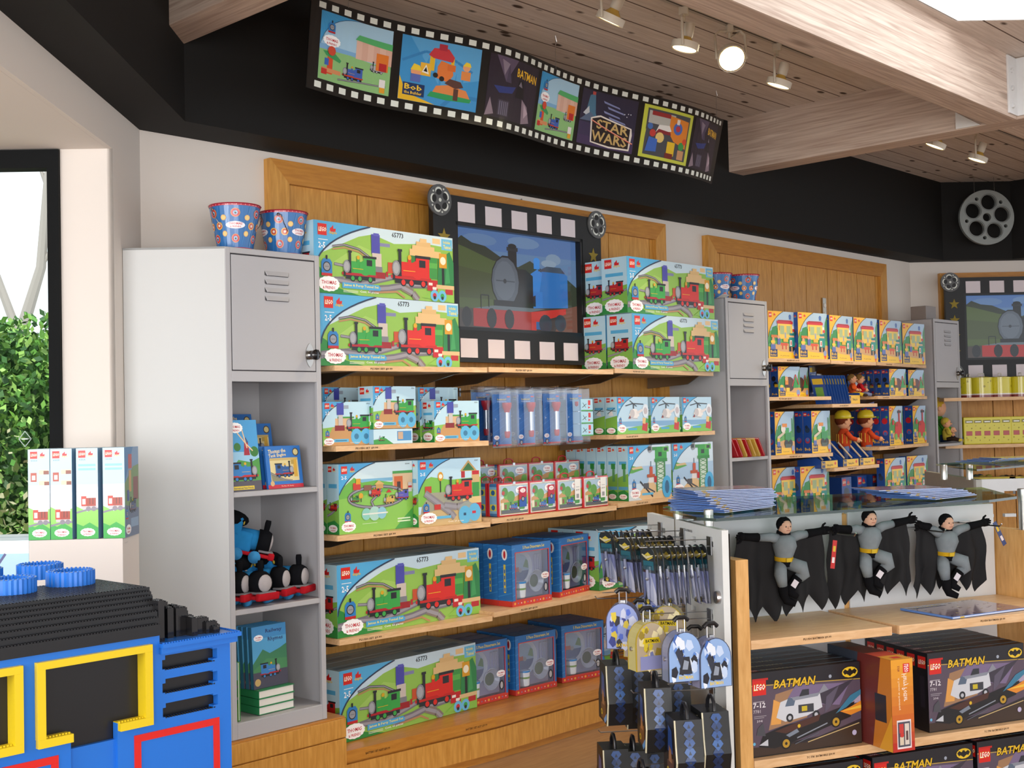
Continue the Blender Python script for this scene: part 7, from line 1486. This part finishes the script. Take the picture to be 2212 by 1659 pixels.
# orange and red box standing spine out, leaning forward over the shelf edge
def make_spinebox():
    W, H, D = .088, .30, .34; r = MB(); mb = MB()
    def gr(a):
        n = 10
        for i in range(n):
            t = i/(n-1); c1, c2 = hx('#b8281c'), hx('#e8a028'); a.rect(0, i/n, 1, (i+1)/n, tuple(c1[k]*(1-t)+c2[k]*t for k in range(3))+(1,))
    mb.box((0, 0, 0), (W, D, H), '#3a1a1a', 'card')
    a = Art(W, H); gr(a)
    a.rect(.55, .85, .85, .95, '#d8231c')
    b = Art(H, W, False)
    def vt(t, x, y, h, w, col):    # text running down the spine: x across 0..1, y start from the top 0..1
        vs, fs, asp = text2d(t); a_ = [[((x+h)*W-vs[j][1]*h*W*1, (1-y)*H-vs[j][0]*w*H) for j in f] for f in fs]; a._add([[p for p in q] for q in a_], col)
    vt('LEGO', .6, .06, .2, .085, '#ffffff'); vt('Harry Potter', .48, .16, .3, .3, '#f0d8c4'); vt('A Torneio de Dumstrang', .3, .2, .1, .35, '#f0d8b0'); vt('5378', .3, .07, .1, .06, '#8a2a1a')
    a.rect(.2, .03, .85, .34, '#e8dcdc'); a.rect(.24, .05, .8, .32, '#4a4a58'); a.rect(.32, .07, .5, .16, '#d8c8b0'); a.rect(.55, .07, .75, .3, '#d8ccc0'); a.rect(.3, .2, .5, .3, '#c83a34'); a.ell(.42, .18, .008, '#c8342c'); a.rect(.6, .12, .7, .22, '#5a3a3a')
    mb.art(a, (0, 0, 0), (1, 0, 0), (0, 0, 1))
    s_ = Art(D, H); s_.rect(0, 0, 1, 1, '#3a4250'); s_.poly([(.35, 0), (1, 0), (1, 1), (.5, 1)], '#6a2a26'); s_.poly([(.7, 0), (1, 0), (1, 1), (.85, 1)], '#c87a28'); s_.poly([(.8, .0), (1, 0), (1, .4)], '#e0a02c'); s_.rect(.75, .3, .92, .6, '#2a2630'); mb.art(s_, (0, D, 0), (0, -1, 0), (0, 0, 1))
    t = Art(W, D); t.rect(0, 0, 1, 1, '#5a1c1c'); t.rect(0, 0, 1, .2, '#d8962a'); t.rect(0, .2, 1, .4, '#b8402a'); t.rect(.3, .05, .7, .13, '#c8302a'); t.rect(0, .75, 1, 1, '#3a3a44'); mb.art(t, (0, 0, H), (1, 0, 0), (0, 1, 0))
    return mb.build('toy_box')
q = make_spinebox(); xl, _ = onF(1927, 1540, -.12); q.location = FL(xl, -.12, .4362); q.rotation_euler = (0, 0, TH); tag(q, 'orange and red toy box standing spine out between the black boxes', 'toy box')
# ------------------------------------------------------------------ caped plush figures
def make_caped(idx, tilt, armL, armR, H=.30):
    """grey plush doll with a wide pointed black cape; origin at the chest; arms reach out to local +-x; front is -y"""
    r = empty('caped_plush', (0, 0, 0)); rng = random.Random(20+idx); G, B = '#8b949a', '#17171a'
    mb = MB()
    mb.tube([(0, 0, .045), (0, -.002, .03), (0, -.006, .0), (.0, -.002, -.045), (0, 0, -.062)], [.022, .044, .050, .036, .034], G, 'cloth', 18)
    for s_, A_ in ((-1, armL), (1, armR)):
        P = [Vector((s_*.030, 0, .028)), Vector((s_*.065, -.006, .032+(A_[2]-.03)*.4)), Vector((s_*A_[0]*.62, A_[1], A_[2]*.8))]; mb.tube(P, [.022, .019, .015], G, 'cloth', 12)
    mb.tube([(-.014, 0, -.07), (-.034, -.035, -.115), (-.018, -.028, -.165)], [.026, .026, .019], G, 'cloth', 12)
    mb.tube([(.014, 0, -.07), (.062, -.045, -.088), (.075, -.035, -.115), (.05, -.03, -.135)], [.027, .030, .026, .021], G, 'cloth', 12)
    mb.build('body', r, smooth='all')
    for s_, A_ in ((-1, armL), (1, armR)):
        mb = MB()
        a0, a1 = Vector((s_*A_[0]*.60, A_[1], A_[2]*.8)), Vector((s_*A_[0], A_[1]-.004, A_[2])); mb.tube([a0, a0.lerp(a1, .5), a1], [.019, .016, .015], B, 'cloth', 10); mb.ball(a1, .017, B, 'cloth', 10)
        d = (a1-a0).normalized(); up = Vector((0, 0, 1)) if abs(d.z) < .9 else Vector((1, 0, 0)); sd = d.cross(Vector((0, -1, 0))).normalized()
        for j, L_ in enumerate((.026, .032, .030, .024)): q = a1+sd*((j-1.5)*.0085); mb.tube([q, q+d*L_*.6+Vector((0, -.003, 0)), q+d*L_+Vector((0, -.010, 0))], [.0052, .005, .0035], B, 'cloth', 7)
        mb.tube([a1-sd*.01, a1-sd*.024+d*.006, a1-sd*.030+d*.018], [.006, .005, .0035], B, 'cloth', 7)
        mb.build('glove', r, smooth='all')
    mb = MB()
    mb.tube([(-.018, -.028, -.160), (-.010, -.026, -.20), (.0, -.03, -.222), (.03, -.05, -.235)], [.022, .019, .018, .012], B, 'cloth', 10); mb.tube([(.05, -.03, -.132), (.02, -.03, -.165), (.016, -.036, -.192), (.036, -.055, -.205)], [.024, .020, .018, .011], B, 'cloth', 10); mb.tube([(0, -.003, -.058), (0, -.004, -.085)], [.0355, .030], B, 'cloth', 14)
    mb.build('boots', r, smooth='all')
    mb = MB(); mb.tube([(0, -.0015, -.045), (0, -.0015, -.062)], [.0385, .0385], '#d8ac26', 'cloth', 18); mb.bbox((-.012, -.045, -.062), (.012, -.036, -.045), '#e8c440', 'cloth', .003); mb.build('belt', r, smooth=True)
    mb = MB(); mb.ball((0, -.006, .078), (.028, .030, .034), '#d8ab92', 'matte', 16); mb.ball((0, -.036, .078), (.004, .005, .006), '#d8ab92', 'matte', 8); mb.build('head', r, smooth='all')
    mb = MB(); mb.ball((0, .002, .086), (.032, .032, .033), B, 'cloth', 16); mb.tube([(0, .004, .045), (0, .004, .06)], [.03, .028], B, 'cloth', 12); mb.build('hood', r, smooth='all')
    for s_ in (-1, 1):
        mb = MB(); mb.ball((s_*.010, -.0335, .082), (.003, .002, .0035), '#2a2422', 'plastic', 8); mb.build('eye', r)
    mb = MB(); mb.tube([(-.008, -.0345, .066), (.008, -.0345, .066)], .0013, '#a8685a', 'matte', 5); mb.build('mouth', r)
    # cape hung between the hands with a pointed hem
    nU, nV = 49, 10; pts = []; xL, xR = -armL[0], armR[0]; zL, zR = armL[2], armR[2]
    for i in range(nU):
        u = i/(nU-1); top = (zL if u < .5 else zR)*abs(2*u-1)**.8+.035*(1-abs(2*u-1)**.8); x = xL+(xR-xL)*u; k = (u*6) % 1; tooth = abs(k-.5)*2
        bot = (-.30, -.28, -.24)[idx]-.02*math.sin(5*u+idx)+.065*tooth
        fold = .016*math.sin(u*25+idx*2)
        for j in range(nV+1):
            v = j/nV; pts.append((x*(1.08+.10*v)+.006*math.sin(v*9+u*11), .022+fold*(.3+v)+.01*math.sin(v*5+idx), top+(bot-top)*v))
    fs = [(i*(nV+1)+j, (i+1)*(nV+1)+j, (i+1)*(nV+1)+j+1, i*(nV+1)+j+1) for i in range(nU-1) for j in range(nV)]
    mb = MB(); mb.mesh(pts, fs, '#242426', 'matte'); mb.mesh([(p[0], p[1]+.002, p[2]) for p in pts], [f[::-1] for f in fs], '#242426', 'matte'); mb.build('cape', r, smooth='all')
    mb = MB(); mb.box((0, 0, 0), (.026, .001, .03), '#d9d4dc', 'card', Matrix.Translation((.004, -.052, -.155)) @ Matrix.Rotation(.6, 4, 'Y')); mb.build('care_label', r)
    return r
def rodhook(px_, py_, label, off=.40):
    x, z = onF(px_, py_, off); mb = MB(); mb.bbox((-.055, -.006, -.004), (.055, .0, .004), '#a9a6a4', 'metal', .001); mb.tube([(0, 0, 0), (0, -.22, 0), (0, -.23, .01)], .003, '#b9b6b4', 'metal', 6)
    o = mb.build('display_hook', loc=FL(x, off, z), rot=(0, 0, TH)); tag(o, label, 'hook', 'hooks on the counter back panel')
for i, (px_, py_, sc_, aL, aR, rz, l) in enumerate(((1693, 1178, 1.0, (.19, .01, .045), (.185, .01, .05), .06, 'left caped plush figure with its head lowest, hanging on the counter'),
                                       (1877, 1160, 1.0, (.155, -.005, .045), (.19, .0, .065), .0, 'middle caped plush figure, highest of the three on the counter'),
                                       (2043, 1168, 1.0, (.13, .01, .075), (.19, .0, .07), .05, 'right caped plush figure beside the wooden end of the counter'))):
    off = .26; x, z = onF(px_, py_, off); s_ = make_caped(i, 0, aL, aR); s_.location = FL(x, off, z); s_.rotation_euler = (.08, 0, TH-.12+rz); s_.scale = (.86,)*3; tag(s_, l, 'plush figure', 'caped plush figures')
for i, (px_, py_) in enumerate(((1765, 1147), (1952, 1140), (2070, 1128))): rodhook(px_, py_, ['left', 'middle', 'right'][i]+' flat metal hook on the counter back panel')
for i, (px_, py_, c1, l) in enumerate(((1800, 1185, '#c3201c', 'red hang tag between the left and middle caped figures'), (2145, 1148, '#3a4a7a', 'dark blue hang tag at the hand of the right caped figure'))):
    x, z = onF(px_, py_, .22); mb = MB(); mb.box((0, 0, -.1), (.018, .001, .0), c1, 'card'); a = Art(.018, .1); a.rect(0, 0, 1, 1, c1); a.rect(.2, .2, .8, .4, '#e8dcdc'); a.rect(.2, .6, .8, .8, '#d8b42a'); mb.art(a, (0, 0, -.1), (1, 0, 0), (0, 0, 1)); o = mb.build('hang_tag', loc=FL(x, .22, z+.03), rot=(.0, .15 if i == 0 else -.5, TH)); tag(o, l, 'tag')
# ------------------------------------------------------------------ magazines
def art_mag(W, H):
    a = Art(W, H); a.rect(0, 0, 1, 1, '#8f7a86'); rng = random.Random(3)
    for _ in range(40): x, y = rng.random(), rng.random(); s_ = rng.uniform(.02, .09); a.poly([(x, y), (x+s_, y+s_*.3), (x+s_*.6, y+s_)], rng.choice(['#6a4a7a', '#b8a27a', '#3a3a5a', '#c8b0b0', '#8a5a4a', '#4a6a8a', '#d8c89a']))
    a.rect(.04, .82, .5, .95, '#3a4a8a'); a.text('BATMAN', .07, .85, .07, '#e0c43a', w=.38); return a
def make_mag():
    r = empty('magazine', (0, 0, 0)); W, D = .30, .225; mb = MB(); mb.bbox((-W/2, -D/2, 0), (W/2, D/2, .0035), '#5f86cc', 'card', .0012, seg=1); a = art_mag(W-.006, D-.004)
    mb.art(a, (-W/2+.003, -D/2+.002, .0035), (1, 0, 0), (0, 1, 0), 'gloss'); mb.build('cover', r)
    mb = MB(); mb.box((-W/2+.002, -D/2-.0004, .0008), (W/2-.002, D/2-.002, .0028), '#c9d4ea', 'matte'); mb.build('pages', r)
    mb = MB(); mb.box((W*.1-W/2+.0, -D/2-.001, .0006), (W*.1-W/2+.016, -D/2-.0004, .003), '#d8b43a', 'card'); mb.build('spine_mark', r)
    return r
PM = ('magazine', make_mag); g = 'magazines fanned on the glass'; GZ = 1.222; random.seed(11)
gx0, _ = onF(1640, 1090, .22)
for i in range(14):
    put(*PM, tuple(FL(gx0-.10+.008*i+random.uniform(-.01, .01), .30+.012*i, GZ+.0045*i+.001)), TH+.42-.045*i+random.uniform(-.05, .05), '%s magazine in the fanned pile at the left end of the glass top' % (['lowest', 'second', 'third', 'fourth', 'fifth', 'sixth', 'seventh', 'eighth', 'ninth', 'tenth', 'eleventh', 'twelfth', 'thirteenth', 'topmost'][i]), 'magazine', g)
gx1, _ = onF(2020, 1070, .25)
for i in range(8):
    put(*PM, tuple(FL(gx1+.05-.012*i+random.uniform(-.015, .015), .34+.008*i, GZ+.0045*i+.001)), TH+.30-.06*i+random.uniform(-.06, .06), '%s magazine in the pile at the right end of the glass top' % (['lowest', 'second', 'third', 'fourth', 'fifth', 'sixth', 'seventh', 'topmost'][i]), 'magazine', g)
x, _ = onF(2080, 1322, .13); q = put(*PM, tuple(FL(x+.02, .15, .8215)), TH+.10, 'magazine lying alone on the counter shelf under the right caped figure', 'magazine'); q.scale = (1.25, 1.1, 2.2)
# glass top on metal posts
mb = MB(); GP = [onZ(a, b, 1.2185) for a, b in ((1505, 1117), (1546, 1120), (2136, 1080), (2196, 1072), (2120, 1052), (1475, 1084), (1432, 1096))]
mb.prism([(p.x, p.y) for p in GP], 1.2085, 1.2185, '#fff', 'table_glass')
gt = mb.build('glass_sheet'); tag(gt, 'clear glass sheet with a dark green edge on the display counter', 'glass top')
mb = MB()
for a_, b_ in zip(GP, GP[1:4]): 
    d_ = (b_-a_).normalized(); n_ = Vector((d_.y, -d_.x, 0))*.0008
    mb.face([(a_.x+n_.x, a_.y+n_.y, 1.209), (b_.x+n_.x, b_.y+n_.y, 1.209), (b_.x+n_.x, b_.y+n_.y, 1.218), (a_.x+n_.x, a_.y+n_.y, 1.218)], '#22332c', 'gloss')
mb.build('edge', gt)
for px_, off, z0, z1, l in ((1531, .16, 1.10, 1.236, 'near left'), (1465, .45, 1.10, 1.236, 'rear left'), (2186, .27, 1.0825, 1.240, 'right')):
    x, _ = onF(px_, 1120, off); x = 1.415 if l == 'right' else x; rr_ = .021 if l == 'right' else .015; mb = MB(); mb.lathe([(rr_, 0), (rr_, z1-z0-.03)], '#c9c8c4', 'metal', 20); mb.lathe([(rr_+.0015, z1-z0-.045), (rr_+.0015, z1-z0-.002), (rr_-.001, z1-z0)], '#d4d2cc', 'metal', 20); o = mb.build('glass_post', loc=FL(x, off, z0), smooth=True); tag(o, l+' metal post holding the glass counter top', 'post', 'metal posts of the glass top')
for px_, off in ((1531, .16), (1465, .45)):
    x, _ = onF(px_, 1120, off); mb = MB(); mb.bbox((-.02, -.02, -.04), (.02, .02, 0), '#b9bcc0', 'paint', .003); o = mb.build('post_bracket', loc=FL(x, off, 1.10), rot=(0, 0, TH)); o.parent = None; tag(o, ('near' if off < .3 else 'rear')+' small grey bracket under a glass post at the counter end', 'bracket')
# ------------------------------------------------------------------ second counter farther back
A2, B2, C2 = onZ(1997, 1018, 1.18), onZ(2108, 1036, 1.18), onZ(2230, 1033, 1.18)
c2 = empty('far_counter', (B2.x, B2.y, FZ), 0, 'grey counter with slotted panels in the right background', 'display counter')
def slab(P, Q, th, z0, z1, name, col='#c4c6c6', slots=None):
    d = (Q-P); L = math.hypot(d.x, d.y); an = math.atan2(d.y, d.x); mb = MB()
    sl = [[(x, z), (x, z+.016), (x+w_, z+.016), (x+w_, z)] for x, z, w_ in (slots or [])]
    cfill([(0, 0), (L, 0), (L, z1-z0), (0, z1-z0)], sl, -th, 0, mb, col, 'paint', RX90); o = mb.build(name, c2, loc=(P.x-B2.x, P.y-B2.y, z0-FZ), rot=(0, 0, an)); return o
slab(A2, B2, .03, FZ, 1.18, 'end_panel', '#a9a8a2', [(.12, 1.0, .05), (.34, 1.0, .05), (.56, 1.0, .05), (.78, 1.0, .05)])
slab(B2, C2, .03, FZ, 1.18, 'front_panel', '#d0d2d4', [(.03+.12*k, 1.05, .06) for k in range(4)]+[(.03+.12*k, .93, .06) for k in range(4)])
mb = MB(); Q1, Q2, Q3, Q4 = onZ(2022, 1003, 1.235), onZ(2110, 1015, 1.235), onZ(2260, 1002, 1.235), onZ(2180, 992, 1.235)
mb.prism([(q.x, q.y) for q in (Q1, Q2, Q3, Q4)], 1.228, 1.238, '#fff', 'table_glass'); o = mb.build('glass_sheet'); tag(o, 'glass top of the grey counter in the background', 'glass top')
for px_, l in ((2039, 'rear'), (2094, 'front')):
    P = onZ(px_, 1018, 1.22); mb = MB(); mb.lathe([(.018, 0), (.018, .075), (.015, .08)], '#d4d2cc', 'metal', 16); o = mb.build('glass_post', loc=(P.x, P.y, 1.175), smooth=True); tag(o, l+' metal post on the grey background counter', 'post')
P = onZ(2150, 996, 1.24)
for i in range(5): put(*PM, (P.x+.02*i, P.y+.05-.03*i, 1.2395+.0045*i), -.2-.1*i, '%s magazine in the flat pile on the background counter' % ['lowest', 'second', 'third', 'fourth', 'topmost'][i], 'magazine', 'magazines on the background counter')
# ================================================================== BRICK BUILT ENGINE (left foreground)
e0 = empty('brick_built_engine', (1.717, 2.6, FZ), 0, 'large blue and black engine built of toy bricks with yellow window frames', 'brick model')
ZB = 1.037-FZ; BL, BK, YE, RE = '#1f6fd0', '#17171a', '#e2c51e', '#d3221c'
def part(name, mb, parent=e0): return mb.build(name, parent)
mb = MB(); D_ = .40
def bx(a, b, col=BL, m_='plastic'): mb.box((a[0], a[1], ZB+a[2]), (b[0], b[1], ZB+b[2]), col, m_)
# cab wall as a plate with window and door openings, then the bunker
XW = -1.75
cfill([(XW, -1.0+.0), (0, -1.0), (0, -.004), (-.193, -.004), (-.193, .030), (XW, .030)],
      [[(-.479, -.159), (-.479, -.007), (-.236, -.007), (-.236, -.159), (-.303, -.159), (-.303, -.60), (-.415, -.60), (-.415, -.159)],
       [(-.95, -.159), (-.95, -.007), (-.543, -.007), (-.543, -.159)]]+[[(-.187, z-.026), (-.187, z-.004), (-.179, z-.004), (-.179, z+.006), (-.050, z+.006), (-.050, z+.002), (-.037, z+.002), (-.037, z-.022), (-.050, z-.022), (-.050, z-.028), (-.179, z-.028), (-.179, z-.026)] for z in (-.030, -.085, -.142)],
      -.02, 0, mb, BL, 'plastic', Matrix.Translation((0, 0, ZB)) @ RX90)
mb2 = mb; part('side_wall', mb)
mb = MB(); bx((XW, .037, -.985), (-.001, D_, -.30)); bx((-.19, .0365, -.2995), (-.001, D_-.001, -.005)); bx((XW, D_-.02, -.2995), (-.191, D_, .0255)); part('body', mb)
mb = MB(); bx((XW, .0225, -.61), (-.205, .035, .025), BK); part('window_recess', mb)
mb = MB(); bx((-.415, .010, -.60), (-.303, .022, -.196)); part('door', mb)
for z in (-.030, -.085, -.142):
    mb = MB(); bx((-.188, .0215, z-.030), (-.036, .0325, z+.007), BK)
    for k in range(19): bx((-.18+.0073*k, -.001, z-.0285), (-.1765+.0073*k, .01, z-.0255), BK)
    part('vent', mb)
# bunker ledge
mb = MB(); bx((-.195, -.012, -.018), (.014, D_+.01, -.0045)); bx((-.195, -.018, -.004), (.022, D_+.016, .006)); 
for k in range(29): bx((-.193+.0073*k, -.016, .006), (-.189+.0073*k, -.012, .009)); 
for k in range(52): bx((.015, -.015+.0078*k, .006), (.019, -.011+.0078*k, .009))
part('bunker_ledge', mb)
# yellow frames
def yframe(x0, x1, gap=None):
    global mb; mb = MB(); t = .0185; y0, y1 = -.014, .0215
    bx((x0, y0, -.007), (x1, y1, .0095), YE); bx((x0, y0, -.1575), (x0+t, y1, -.0071), YE); bx((x1-t*1.05, y0, -.1575), (x1, y1, -.0071), YE)
    segs = [(x0, x1)] if not gap else [(x0, gap[0]), (gap[1], x1)]
    for a, b in segs:
        bx((a+.0012, y0, -.176), (b, .0212, -.1576), YE); n = int((b-a)/.0073)
        for k in range(n): bx((a+.001+.0073*k, -.004, -.158), (a+.005+.0073*k, .0, -.1545), YE)
    part('window_frame', mb)
yframe(-.496, -.219, (-.415, -.303)); yframe(-.97, -.527)
def rframe(x0, x1, z1):
    global mb; mb = MB(); t = .0165; bx((x0, -.003, z1-t), (x1, .002, z1), RE); bx((x0, -.003, -.95), (x0+t, .002, z1-t-.0002), RE); bx((x1-t, -.003, -.95), (x1, .002, z1-t-.0002), RE); part('red_lining', mb)
rframe(-.262, -.035, -.195); rframe(-.95, -.445, -.200)
# black stepped roof with studs
mb = MB(); n_ = 8; z0 = .030; ys = [-.006, .006, .018, .030, .042, .054, .066, .078]; zs = [.052, .066, .079, .091, .102, .112, .121, .130]
zprev = .026
for i in range(n_):
    bx((XW, ys[i], zprev), (-.193+.003*i, D_-ys[i], zs[i]), BK)
    zprev = zs[i]-.0005
    if i < n_-1:
        for k in range(190): x = -.193+.003*i-.004-.0073*k; mb.box((x-.0022, ys[i]+.002, ZB+zs[i]), (x+.0022, ys[i]+.0064, ZB+zs[i]+.0025), BK, 'plastic')
part('roof', mb)
mb = MB()
for ky in range(32):
    for kx in range(60): x = -.182-.0078*kx; y = .082+.0076*ky; mb.mesh([(x-.0021, y-.0021, ZB+.1325), (x+.0021, y-.0021, ZB+.1325), (x+.0021, y+.0021, ZB+.1325), (x-.0021, y+.0021, ZB+.1325), (x-.0025, y-.0025, ZB+.13), (x+.0025, y-.0025, ZB+.13), (x+.0025, y+.0025, ZB+.13), (x-.0025, y+.0025, ZB+.13)], [(0, 1, 2, 3), (4, 5, 1, 0), (5, 6, 2, 1), (6, 7, 3, 2), (7, 4, 0, 3)], BK, 'plastic')
o = part('roof_studs', mb); o['kind'] = 'stuff'
# round blue rings on the roof
for i, (px_, py_) in enumerate(((165, 1266), (36, 1284), (98, 1250), (-35, 1262))):
    P = onZ(px_, py_, FZ+ZB+.130); mb = MB(); n = 30; R1, R2, h = .058, .040, .036; out, inn = [], []
    for k in range(n*2): t = 6.2832*k/(2*n); rr = R1*(1 if k % 2 else .965); out.append((rr*math.cos(t), rr*math.sin(t))); rr = R2*(1 if k % 2 else .95); inn.append((rr*math.cos(t), rr*math.sin(t)))
    cfill(out, [inn[::-1]], 0, h, mb, BL, 'plastic')
    for k in range(n): t = 6.2832*k/n; x, y = .050*math.cos(t), .050*math.sin(t); mb.lathe([(.0026, h), (.0026, h+.0025), (.001, h+.0026)], BL, 'plastic', 6, Matrix.Translation((x, y, 0)))
    o = mb.build('round_stud', e0, loc=(P.x-1.717, P.y-2.6+.03, ZB+.1305))
# coal heap of black bricks
random.seed(8)
for i in range(95):
    u = random.random(); x = -.19+.16*u; y = random.uniform(.015, .34); zt_ = .118-.105*u+random.uniform(-.012, .008)
    mb = MB(); w_ = random.choice([.016, .016, .031]); d_ = random.choice([.016, .031, .031]); z1 = max(.014, zt_)
    mb.box((x, y, ZB+.004), (x+w_, y+d_, ZB+z1), BK, 'gloss')
    for a_ in range(int(w_/.0075)):
        for b_ in range(int(d_/.0075)): mb.lathe([(.0024, 0), (.0024, .0024), (.001, .0025)], BK, 'gloss', 6, Matrix.Translation((x+.0038+.0076*a_, y+.0038+.0076*b_, ZB+z1)))
    mb.build('coal_brick', e0)
# ================================================================== PEDESTAL WITH THE COACH BOXES
PA = onB(62, 1165, 4.0); PBx = onB(265, 1168, 4.0); pw = (PBx-PA).length; zt2 = 1.196
pd = empty('pedestal', (PA.x, PA.y, FZ), -math.pi/4, 'plain white pedestal in front of the window alcove', 'pedestal')
mb = MB(); mb.bbox((0, 0, 0), (pw, .19, zt2-FZ), '#fff', 'white_wall', .003); mb.build('body', pd)
L = Art(.035, .005); L.text('BOX COACH $9.99', 0, 0, 1, '#b8b4ae', w=1); mb = MB(); mb.art(L, (pw+.0005, .02, zt2-FZ-.02), (0, 1, 0), (0, 0, 1), 'matte'); mb.build('price_label', pd)
def art_coach(plain):
    def f(W, H):
        a = Art(W, H); a.rect(0, 0, 1, 1, '#b9e0f2'); a.rect(0, .3, 1, .6, '#dceaf4'); a.poly([(0, 0), (1, 0), (1, .34), (.5, .3), (0, .36)], '#8fd05a'); a.poly([(0, 0), (1, 0), (1, .12), (.6, .18), (.3, .14), (0, .17)], '#3fae4a')
        lego_logo(a, .1, .895, .08*H); duplo_logo(a, .52, .9, .07*H); a.text('5555', .14, .865, .018, '#6a8a9a', w=.3); dz = -.04 if plain else .1
        a.rect(.22, .26+dz, .9, .36+dz, '#a8402c'); a.rect(.22, .35+dz, .92, .38+dz, '#e8e0dc'); a.rect(.22, .26+dz, .46, .37+dz, '#c8402c'); a.rect(.27, .28+dz, .42, .34+dz, '#f0e8e0'); a.rect(.6, .28+dz, .64, .35+dz, '#6a3024'); a.rect(.74, .28+dz, .78, .35+dz, '#6a3024'); a.rect(.25, .23+dz, .95, .26+dz, '#c9c0c0'); a.ell(.55, .23+dz, .008, '#8a8088'); a.ell(.8, .23+dz, .008, '#8a8088'); a.band([(0, .19+dz), (.5, .22+dz), (1, .23+dz)], .006, '#8a8690')
        if plain:
            a.rect(.12, .64, .4, .74, '#b04a34'); a.rect(.18, .66, .34, .71, '#f0e0d8'); a.rect(.5, .72, .95, .77, '#e8c8a8'); a.rect(.72, .72, .97, .76, '#8a4a34'); a.rect(.5, .6, .97, .65, '#e8c8a8'); a.rect(.75, .6, .98, .64, '#8a4a34'); a.rect(.25, .46, .85, .5, '#d8cccc'); a.ell(.3, .56, .004, '#fff'); a.ell(.7, .56, .004, '#fff')
        else: a.rect(.1, .8, .9, .825, '#8ac4e4'); a.rect(.1, .755, .9, .78, '#8ac4e4')
        badge(a, .18, .03, .66); return a
    return f
def art_coachside(W, H):
    a = Art(W, H); a.rect(0, 0, 1, 1, '#7fa0c4'); a.poly([(0, 0), (1, 0), (1, .8), (.6, .78), (0, .6)], '#7a9a6a'); a.poly([(0, .6), (0, 1), (.6, 1)], '#4f86b8'); a.poly([(0, 0), (1, 0), (1, .3), (0, .36)], '#6a7a94'); a.rect(.28, .5, .45, .74, '#c9a06a'); a.rect(.25, .76, .5, .92, '#c05a5a'); a.rect(.6, .4, .95, .66, '#8a5a5a'); a.rect(.15, .4, .3, .52, '#4a5a9a'); loco(a, .3, .26, .5, '#5a6a8a', '#7a5a6a'); a.rect(.4, .1, .95, .2, '#8aa4c0'); engine_front(a, .05, .2, .16); badge(a, .05, .03, .35); return a
cw, cd = pw/4.35, .16; CH = .292
mkc = lambda k, pl, W_c: ('coach'+k, make_box(W_c, CH, cd, art_coach(pl), None, None, '#9cc6dc', topc='#c9dce4', rsidec='#7f9fb8'))
def place_c(i, xoff, key, pl, l):
    q = put(*mkc(key, pl, cw), (0, 0, 0), 0, l, 'toy box', 'pale blue coach boxes on the pedestal'); v = Vector((c45, -c45, 0)); q.location = PA+v*xoff+Vector((0, 0, zt2+.001-PA.z)); q.rotation_euler = (0, 0, -math.pi/4); return q
place_c(0, .0, 'p', True, 'leftmost pale blue coach box on the pedestal'); place_c(1, cw+.002, 'p', True, 'second pale blue coach box from the left on the pedestal')
place_c(2, 2*cw+.016, 'q', False, 'third pale blue coach box from the left on the pedestal'); q = place_c(3, 3*cw+.032, 'q', False, 'rightmost pale blue coach box on the pedestal')
sa = art_coachside(cd, CH); mb = MB(); mb.box((0, 0, 0), (.0006, cd, CH), '#7f9fb8', 'card'); mb.art(sa, (.0006, 0, 0), (0, 1, 0), (0, 0, 1)); mb.build('side_print', q, loc=(cw+.0001, 0, 0))
# glass fronted stand with a large pale blue box by the window
bb = make_box(.75, .42, .25, lambda w, h: (lambda a: (a.rect(0, 0, 1, 1, '#7fc0e0'), a.rect(0, .9, 1, 1, '#e8f2f6'), a.poly([(.5, 0), (.9, .9), (1, .9), (1, 0)], '#b8dcea'), a.band([(.55, 0), (.9, .9)], .008, '#5a5a8a'), duplo_logo(a, .55, .6, .08), lego_logo(a, .4, .62, .08), a.ell(.72, .45, .03, '#c8342c'), a)[-1])(Art(w, h)), None, None, '#b8dcea', topc='#eef4f6')()
v_ = Vector((c45, -c45, 0)); u_ = Vector((c45, c45, 0)); P = PA-v_*.757+u_*.02; bb.location = (P.x, P.y, 1.195-.42); bb.rotation_euler = (0, 0, -math.pi/4); tag(bb, 'large pale blue toy box by the window, left of the pedestal', 'toy box')
mb = MB(); mb.bbox((0, 0, 0), (.8, .27, 1.195-.42-FZ-.001), '#fff', 'white_wall', .003); o = mb.build('window_bench', loc=tuple((P-v_*.05-u_*.01).xy)+(FZ,), rot=(0, 0, -math.pi/4)); tag(o, 'white bench under the large pale blue box by the window', 'bench')
